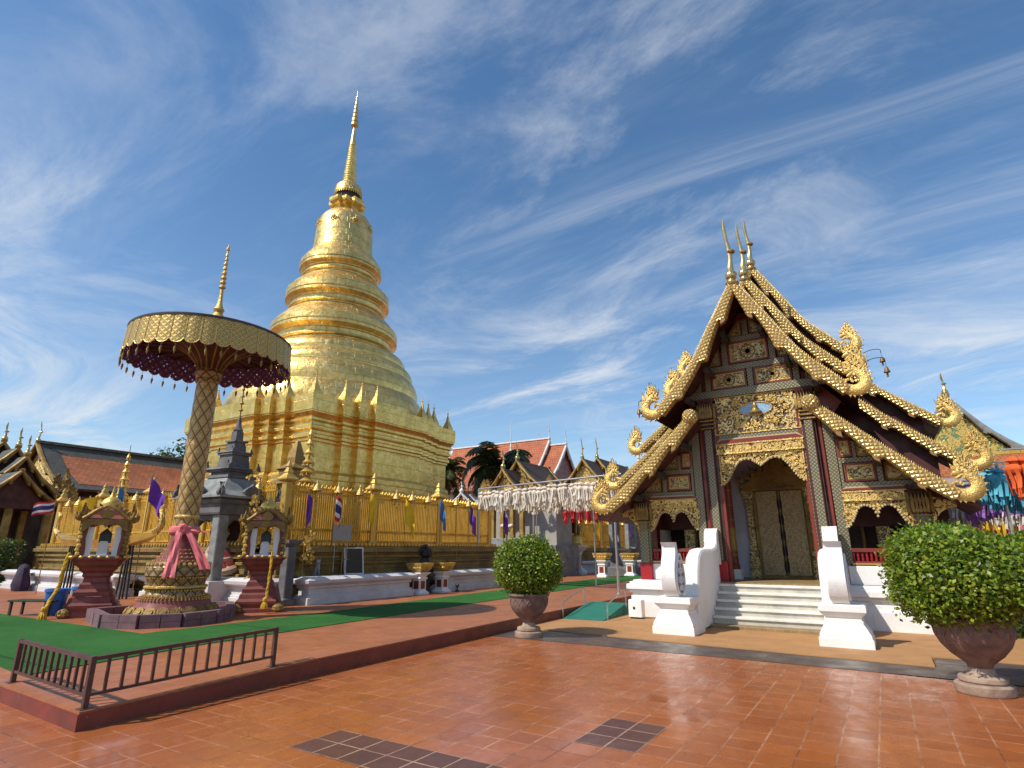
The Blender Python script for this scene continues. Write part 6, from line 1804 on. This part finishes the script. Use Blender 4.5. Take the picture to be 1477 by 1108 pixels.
for nm, lab, x, y in (('stone_lantern', 'dark stone lantern tower with a greenish roof beyond the lantern posts', -13.1, 33.4),):
    r = thing(nm, lab, 'lantern tower', (x, y, .22))
    m = MB(); m.sq([(.8, 0), (.8, .4), (.62, .5), (.55, 1.2), (.7, 1.4), (.75, 1.5)]); fixn(m.build('base', M['stone_dark'], r))
    for a in (-1, 1):
        for b in (-1, 1): MB().bevbox(a * .5 - .12, a * .5 + .12, b * .5 - .12, b * .5 + .12, 1.5, 3.3, .02).build('pillar', M['stone_grey'], r)
    m = MB(); m.sq([(.95, 3.3), (.95, 3.42), (.55, 3.9), (.5, 4.1), (.62, 4.15), (.25, 4.5), (.2, 4.8), (.03, 5.6)]); fixn(m.build('roof', M['stone_grey'], r))

# ---------------------------------------------------------------- halls in the background
def hall(label, loc, rz, tiers, roofm, boardm='gold', gablem='fil_red', body=None, bodym='greybldg', finial=1.6, cat='temple', grp=None, verge=None, naga=True, cols=0, colm='gold_old', skirt=None, panel=None, ridge=None):
    """tiers: (y0, y1, half width, z apex, z eave); the gable faces local -y"""
    r = thing('temple_building', label, cat, loc, rz, grp)
    for i, (y0, y1, hw, za, ze) in enumerate(tiers):
        h = za - ze
        prof = [(0, za), (.06 * hw, za - .10 * h), (.40 * hw, za - .52 * h), (.70 * hw, za - .80 * h), (1.0 * hw, ze)]
        for mb in roof_slab(prof, y0, y1, .14): fixn(mb.build('roof_slope', [M[roofm], M['darkred']], r))
        for ends in ((y0 - .1,), (y1 - .06,)):
            for sx in (-1, 1):
                mb, pts = board_mb([(p[0], p[1] + .1) for p in prof], sx, ends[0], .14 * sqrt(h) * .75, .24 * sqrt(h) * .75, 3, .16, n=30)
                o = fixn(mb.build('bargeboard', M[boardm], r))
                if naga and ends[0] < y0:
                    nb_ = naga_mb((prof[-1][0], prof[-1][1] + .1), sx, y0, .55 + .09 * h)
                    fixn(nb_.build('naga_head', M[boardm], o))
        if finial: fixn(chofa_mb(za + .15, y0, finial).build('roof_finial', M['silver' if boardm != 'verge_white' else 'verge_white'], r))
        if finial and verge: fixn(chofa_mb(za + .15, y1, finial).build('roof_finial', M['verge_white'], r))
        g = [(-p[0] * .9, p[1] - .12) for p in prof[::-1]] + [(p[0] * .9, p[1] - .12) for p in prof[1:]]
        fixn(MB().prism(g, y0 + .25, y0 + .35).build('gable', M[gablem], r)); fixn(MB().prism(g, y1 - .35, y1 - .25).build('gable', M[gablem], r))
        if verge: MB().bevbox(-.14, .14, y0, y1, za - .02, za + .16, .03).build('ridge_cap', M[verge], r)
    if body:
        (hw, y0, y1, z0, z1) = body
        MB().box(-hw, hw, y0, y1, z0, z1).build('wall', M[bodym], r)
    if cols:
        y0 = tiers[0][0] + .35; hw = tiers[0][2] * .8
        for k in range(cols):
            x = -hw + 2 * hw * k / (cols - 1)
            c = MB(); c.bevbox(x - .13, x + .13, y0, y0 + .26, .3, tiers[0][4] + .15, .02); c.sq([(.2, .3), (.2, .6)], (x, y0 + .13)); c.build('column', M[colm], r)
    return r
# left: long hall with orange roof panel, seen along its eaves
lh = hall('long low hall with an orange roof panel framed in dark tiles, left of the stupa', (-46, 15, 0), 0, [(0, 24, 5.2, 8.4, 5.2)], 'roof_grey', 'gold_old', body=(4.2, .8, 23, .2, 5.4), bodym='darkwood', finial=1.3, verge='stone_dark')
mb = MB()
def lprof(t): 
    za, ze, hw = 8.4, 5.2, 5.2; h = za - ze
    P_ = [(0, za), (.06 * hw, za - .10 * h), (.40 * hw, za - .52 * h), (.70 * hw, za - .80 * h), (hw, ze)]
    q, L = resample(P_, 20); return q[int(t * 20)]
q = [lprof(t) for t in (.2, .3, .4, .5, .6, .7, .8, .88)]
v = []; uv = []
for i, p in enumerate(q): v += [(p[0], 1.1, p[1] + .03), (p[0], 23, p[1] + .03)]; uv += [(1.1, i * .6), (23, i * .6)]
f = [(2 * i, 2 * i + 1, 2 * i + 3, 2 * i + 2) for i in range(len(q) - 1)]
mb.add(v, f, 0, [[uv[j] for j in ff] for ff in f]); mb.build('orange_roof_panel', M['roof_orange'], lh)
lo_ = roof_slab([(5.0, 4.75), (6.2, 4.1), (7.2, 3.6)], 0, 24, .12)[1]; fixn(lo_.build('lower_roof', [M['roof_orange'], M['darkred']], lh))
hall('dark ornate hall with stacked gold-edged gables at the far left edge', (-36, 11.4, 0), radians(90), [(0, 2.2, 2.1, 6.2, 4.1), (1.4, 4.5, 2.4, 6.75, 4.5), (3.6, 12, 2.7, 7.3, 4.9), ], 'roof_grey', 'gold_old', 'darkred', (2.2, .6, 12, .3, 4.6), 'darkwood', .9, cols=4)
ll = hall('second dark gold-edged porch gable beneath the ornate hall at far left', (-33.6, 10.6, 0), radians(90), [(0, 2.4, 1.9, 5.2, 3.6)], 'roof_grey', 'gold_old', 'darkred', None, finial=.0, cols=3)
# centre: red-roofed great hall
hall('large red-roofed hall with white ridge and verges behind the palms', (-33.3, 62, 0), radians(90), [(-2.3, 1.5, 5.2, 14.0, 8.8), (0, 15, 6.2, 14.9, 8.4)], 'roof_red', 'verge_white', 'red', (5.5, 1, 14, .2, 9), 'lilac', 2.0, verge='verge_white', naga=False)
mb_ = roof_slab([(6.0, 8.0), (7.6, 6.8), (9.0, 5.9)], 0, 15, .12)
# centre: shrine with gilded porch gables
sh_ = hall('grey-walled shrine with brown roofs and gold porch gables beyond the golden fence', (-18.35, 28.4, 0), 0, [(0, 2.2, 1.25, 6.25, 4.85), (1.6, 5.6, 2.1, 6.95, 5.0)], 'roof_brown', 'gold_old', 'fil_red', (2.6, 1.6, 3.6, 1.0, 5.0), 'greybldg', 1.0, 'shrine', cols=4)
m = MB()
for k in range(8): m.bevbox(-1.6, 1.6, -2.6 + k * .33, 1.6, .2 + k * .26, .46 + k * .26 - .002, .02)
m.box(-2.9, 2.9, .9, 3.8, .2, 1.9); m.build('steps', M['stone_grey'], sh_)
for mb in roof_slab([(2.0, 5.0), (3.0, 4.5), (3.9, 4.15)], 1.8, 3.8, .12): fixn(mb.build('lower_roof', [M['roof_brown'], M['darkred']], sh_))
hall('tiny side porch with white-edged dark roof left of the palm trunk', (-22.2, 29.5, 0), radians(20), [(0, 2.0, 1.1, 5.1, 4.2)], 'roof_brown', 'verge_white', 'gold', (.9, .4, 1.9, .3, 4.4), 'gold_old', .6, 'porch', naga=False)
hall('dark brown double-gabled hall right of centre, behind the lantern frame', (-20.0, 43, 0), 0, [(0, 4, 2.5, 8.9, 6.4), (3, 10, 2.9, 9.35, 6.6)], 'roof_brown', 'gold_old', 'fil_red', (2.4, 1, 9, .2, 6.8), 'darkred', 1.6, cols=0)
for lab, x, y in (('thin white spire rising behind the brown double-gabled hall', -16.3, 46), ('thin pale spire rising behind the great red roof', -36.4, 58)):
    t_ = thing('rooftop_spire', lab, 'spire', (x, y, 5.5 if x > -30 else 10), 0)
    m = MB(); m.lathe([(.22, 0), (.26, 2.4), (.18, 2.8), (.22, 2.9), (.10, 3.4), (.14, 3.5), (.05, 4.2), (.01, 5.4 if x > -30 else 7.2)], 12); m.build('shaft', M['verge_white'], t_)
# right: green and gold gable with red skirt roof
gr = hall('green and gold gabled building with a red skirt roof at the right edge', (3.75, 35, 0), 0, [(0, 12, 2.9, 9.1, 5.9)], 'roof_grey', 'stone_grey', 'fil_green', (2.6, .8, 12, .2, 6.0), 'lilac', 1.0, naga=True)
v = [(-3.2, -.3, 5.95), (3.3, -.3, 5.95), (4.6, -2.6, 4.75), (-4.2, -2.6, 4.75)]
m = MB(); m.add(v, [(0, 1, 2, 3)], 0, [[(0, 0), (6.4, 0), (7.4, 2.6), (-1, 2.6)]]); m.add([(3.3, -.3, 5.95), (3.3, 12, 5.95), (5.6, 12, 4.75), (4.6, -2.6, 4.75)], [(0, 1, 2, 3)], 0, [[(0, 0), (12, 0), (12, 2.6), (-2, 2.6)]]); m.build('skirt_roof', M['roof_orange'], gr)
MB().bar((-3.2, -.32, 6.0), (3.35, -.32, 6.0), .16, .16).build('gold_ledge', M['gold'], gr)
MB().bar((3.0, -.2, 6.0), (4.7, -2.65, 4.8), .12, .12).build('white_verge', M['verge_white'], gr)

# ---------------------------------------------------------------- trees and palms
def tree(label, loc, h, spread, seed, nleaf=5200, size=.34, trunk_h=.35, kind='tree'):
    rr = random.Random(seed)
    r = thing('tree', label, 'tree', loc)
    tm = MB(); tips = []
    tm.tube(bez([(0, 0, 0), (.1, .05, h * .2), (-.05, .1, h * trunk_h)], 4), lerpr([h * .035, h * .028, h * .024], 4), 8)
    for k in range(9):
        a = 2 * pi * k / 9 + rr.uniform(-.3, .3); l = spread * rr.uniform(.45, .95); zt = h * rr.uniform(.5, .95)
        e = Vector((l * cos(a), l * sin(a), zt)); s0 = Vector((0, .05, h * trunk_h * rr.uniform(.75, 1)))
        mid = s0.lerp(e, .5) + Vector((0, 0, h * .06)); P_ = bez([s0, mid, e], 4)
        tm.tube(P_, lerpr([h * .016, h * .01, h * .004], 4), 6); tips += [P_[-1], P_[5], P_[6]]
    tips += [Vector((rr.uniform(-.4, .4) * spread, rr.uniform(-.4, .4) * spread, h * rr.uniform(.7, 1))) for _ in range(9)]
    tm.build('trunk', M['trunk'], r)
    cl = [(t, spread * rr.uniform(.16, .33)) for t in tips]
    def pos(i):
        c, R_ = cl[i % len(cl)]
        while True:
            d = Vector((rr.gauss(0, 1), rr.gauss(0, 1), rr.gauss(0, .8)))
            if d.length > .01: break
        d.normalize(); return c + d * R_ * (rr.random() ** .4) * rr.uniform(.7, 1.15), d
    leaves(nleaf, pos, size, M['leaf_tree'], 'crown', r)
    return r
tree('broad dark tree rising behind the long orange-roofed hall', (-92, 52, 0), 17.5, 8.5, 3, 9000, .62)
tree('dark tree at the extreme left edge behind the ornate hall', (-66, 13.2, 0), 11.2, 3.6, 4, 3500, .4)
tree('leafy tree behind the right slope of the gilded hall roofs', (1.3, 44, 0), 10.9, 2.0, 5, 3400, .30)
tree('dark bushy tree behind the green and gold building', (16, 60, 0), 9, 5, 6, 3500, .5)
tree('bushy green tree behind the coloured lantern canopy', (5.0, 31.5, 0), 3.6, 2.6, 8, 3800, .2)
def palm(label, loc, h, fl, seed, nf=26):
    rr = random.Random(seed); r = thing('palm_tree', label, 'palm', loc, 0, 'palms before the red-roofed hall')
    m = MB(); m.tube(bez([(0, 0, 0), (.1, 0, h * .3), (.05, .1, h * .7), (0, 0, h)], 5), lerpr([.2, .15, .13, .11], 5), 9); m.build('trunk', M['trunk'], r)
    fr_ = MB(); st_ = MB()
    for k in range(nf):
        a = rr.uniform(0, 2 * pi); el = rr.uniform(-.5, 1.25); L = fl * rr.uniform(.8, 1.1)
        d = Vector((cos(a), sin(a), 0)); pts = []
        p = Vector((0, 0, h)); e = el
        for i in range(11):
            pts.append(p.copy()); p = p + (d * cos(e) + Vector((0, 0, sin(e)))) * (L / 10); e -= .11 + .05 * i * .5
        st_.tube(pts, lerpr([.03] * 2 + [.012], 5)[:11] if False else [.03 - .0024 * i for i in range(11)], 5)
        side = Vector((-sin(a), cos(a), 0))
        for i in range(1, 44):
            t = i / 44 * 10; b0 = int(t); q = pts[b0].lerp(pts[min(b0 + 1, 10)], t - b0); tan = (pts[min(b0 + 1, 10)] - pts[b0]).normalized()
            ll_ = fl * .30 * sin(pi * (.15 + .8 * i / 44)) * rr.uniform(.8, 1.1)
            for s in (-1, 1):
                e_ = q + side * s * ll_ * .72 + tan * ll_ * .45 + Vector((0, 0, -ll_ * rr.uniform(.25, .6)))
                w = tan * .035 * fl / 2.5
                fr_.add([q - w, q + w, (q + e_) / 2 + w * 1.2 + Vector((0, 0, .05)), e_, (q + e_) / 2 - w * 1.2 + Vector((0, 0, .05))], [(0, 1, 2, 3, 4)])
    st_.build('frond_ribs', M['leaf_palm'], r); fr_.build('fronds', M['leaf_palm'], r)
    return r
palm('full feathery palm in front of the red-roofed hall', (-30.4, 46, 0), 9.5, 4.5, 3, 38)
palm('palm half hidden behind the right corner of the stupa', (-36.9, 46.5, 0), 9.0, 3.4, 4, 28)
palm('small slim palm rising beside the full feathery palm', (-32.6, 50, 0), 9.6, 1.9, 5, 18)

# ---------------------------------------------------------------- clipped shrubs in pedestal urns
def urn_shrub(label, loc, s, seed, nl, sz=(.62, .62, .55), zc=1.33, pot='terrapot'):
    rr = random.Random(seed)
    r = thing('potted_shrub', label, 'potted plant', loc, rr.uniform(0, 6), 'clipped round shrubs in pedestal urns')
    m = MB(); n = 56; pf = [(.115, .26), (.13, .30), (.17, .34), (.24, .40), (.32, .50), (.365, .60), (.385, .70), (.385, .75)]
    v = []
    for k, (rd, z) in enumerate(pf):
        for i in range(n):
            a = 2 * pi * i / n; q = rd * (1 + (.05 * abs(sin(a * 7)) if 1 < k < 6 else 0)); v.append((q * cos(a), q * sin(a), z))
    f = [(k * n + i, k * n + (i + 1) % n, (k + 1) * n + (i + 1) % n, (k + 1) * n + i) for k in range(len(pf) - 1) for i in range(n)]
    m.add(v, f, 0, None, True)
    m.lathe([(.385, .75), (.41, .755), (.42, .775), (.415, .80), (.39, .81), (.36, .80), (.35, .74)], n, cap=False)
    for k in range(16):      # festoon relief below the rim
        a = 2 * pi * k / 16; a2 = a + pi / 16
        m.tube([(.385 * cos(a), .385 * sin(a), .72), (.372 * cos(a2), .372 * sin(a2), .60), (.385 * cos(a + pi / 8), .385 * sin(a + pi / 8), .72)], .016, 5)
    fixn(m.build('urn', M[pot], r))
    MB().lathe([(.27, 0), (.28, .02), (.28, .09), (.26, .105), (.22, .11), (.235, .13), (.23, .17), (.20, .185), (.14, .19), (.125, .23), (.115, .27)], 40).build('urn_foot', M['potbase'], r)
    MB().lathe([(.001, .76), (.36, .755)], 28, cap=False).build('soil', M['soil'], r)
    bumps = [(Vector((rr.gauss(0, 1), rr.gauss(0, 1), rr.gauss(0, 1))).normalized(), rr.uniform(-.09, .10)) for _ in range(46)]
    def rad(d):
        q = 1.0
        for b, h in bumps:
            k = d.dot(b)
            if k > .8: q += h * ((k - .8) / .2)
        return q
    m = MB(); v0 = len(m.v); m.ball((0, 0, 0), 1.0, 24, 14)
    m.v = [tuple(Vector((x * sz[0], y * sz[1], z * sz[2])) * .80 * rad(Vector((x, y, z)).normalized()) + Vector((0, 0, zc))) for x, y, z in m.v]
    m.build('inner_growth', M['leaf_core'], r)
    tm = MB()
    for k in range(6): tm.tube([(.03 * cos(k), .03 * sin(k), .75), (.12 * cos(k * 1.1), .12 * sin(k * 1.1), .98)], .018, 6)
    tm.build('stems', M['trunk'], r)
    def pos(i):
        d = Vector((rr.gauss(0, 1), rr.gauss(0, 1), rr.gauss(0, 1))).normalized()
        u_ = rr.random(); q = rad(d) * (rr.uniform(.78, 1.0) if u_ < .90 else rr.uniform(1.0, 1.07) if u_ < .985 else rr.uniform(1.05, 1.16))
        return Vector((d.x * sz[0] * q, d.y * sz[1] * q, d.z * sz[2] * q + zc)), d
    leaves(nl, pos, .056, M['leaf_pot'], 'foliage', r, aspect=1.7)
    if s != 1: r.scale = (s,) * 3
    return r
urn_shrub('round clipped shrub in a weathered urn beside the curb, left of the stairway', (-6.2, 10.55, .004), 1.0, 5, 15000)
urn_shrub('big wide clipped shrub in a dark brown urn at the right, nearest the camera', (.78, 9.45, .004), 1.06, 6, 24000, (.85, .78, .57), 1.29)
urn_shrub('second right-hand clipped shrub cut off by the right edge of the picture', (2.15, 13.0, .02), 1.05, 7, 9000, (.72, .72, .55), 1.25)
def hedge(label, loc, size, n, seed, rz=0):
    rr = random.Random(seed); r = thing('hedge', label, 'hedge', loc, rz)
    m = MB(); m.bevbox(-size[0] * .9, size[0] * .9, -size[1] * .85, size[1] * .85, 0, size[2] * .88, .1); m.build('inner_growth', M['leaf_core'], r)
    def pos(i):
        x, y, z = rr.uniform(-1, 1), rr.uniform(-1, 1), rr.uniform(0, 1); k = rr.randrange(3)
        if k == 0: z = 1
        elif k == 1: y = -1
        else: x = rr.choice((-1, 1))
        d = Vector((x if k == 2 else 0, y if k == 1 else 0, 1 if k == 0 else .2)).normalized()
        return Vector((x * size[0], y * size[1], z * size[2])) + Vector((rr.gauss(0, .06), rr.gauss(0, .06), rr.gauss(0, .08))), d
    leaves(n, pos, .12, M['leaf_tree'], 'foliage', r)
hedge('dark clipped hedge below the ornate hall at the far left', (-34.0, 9.6, .2), (4.2, .5, 1.7), 6000, 3, radians(0))
hedge('low green hedge under the coloured lantern canopy behind the big shrub', (3.6, 15.6, .02), (1.6, .4, 1.0), 3500, 5)
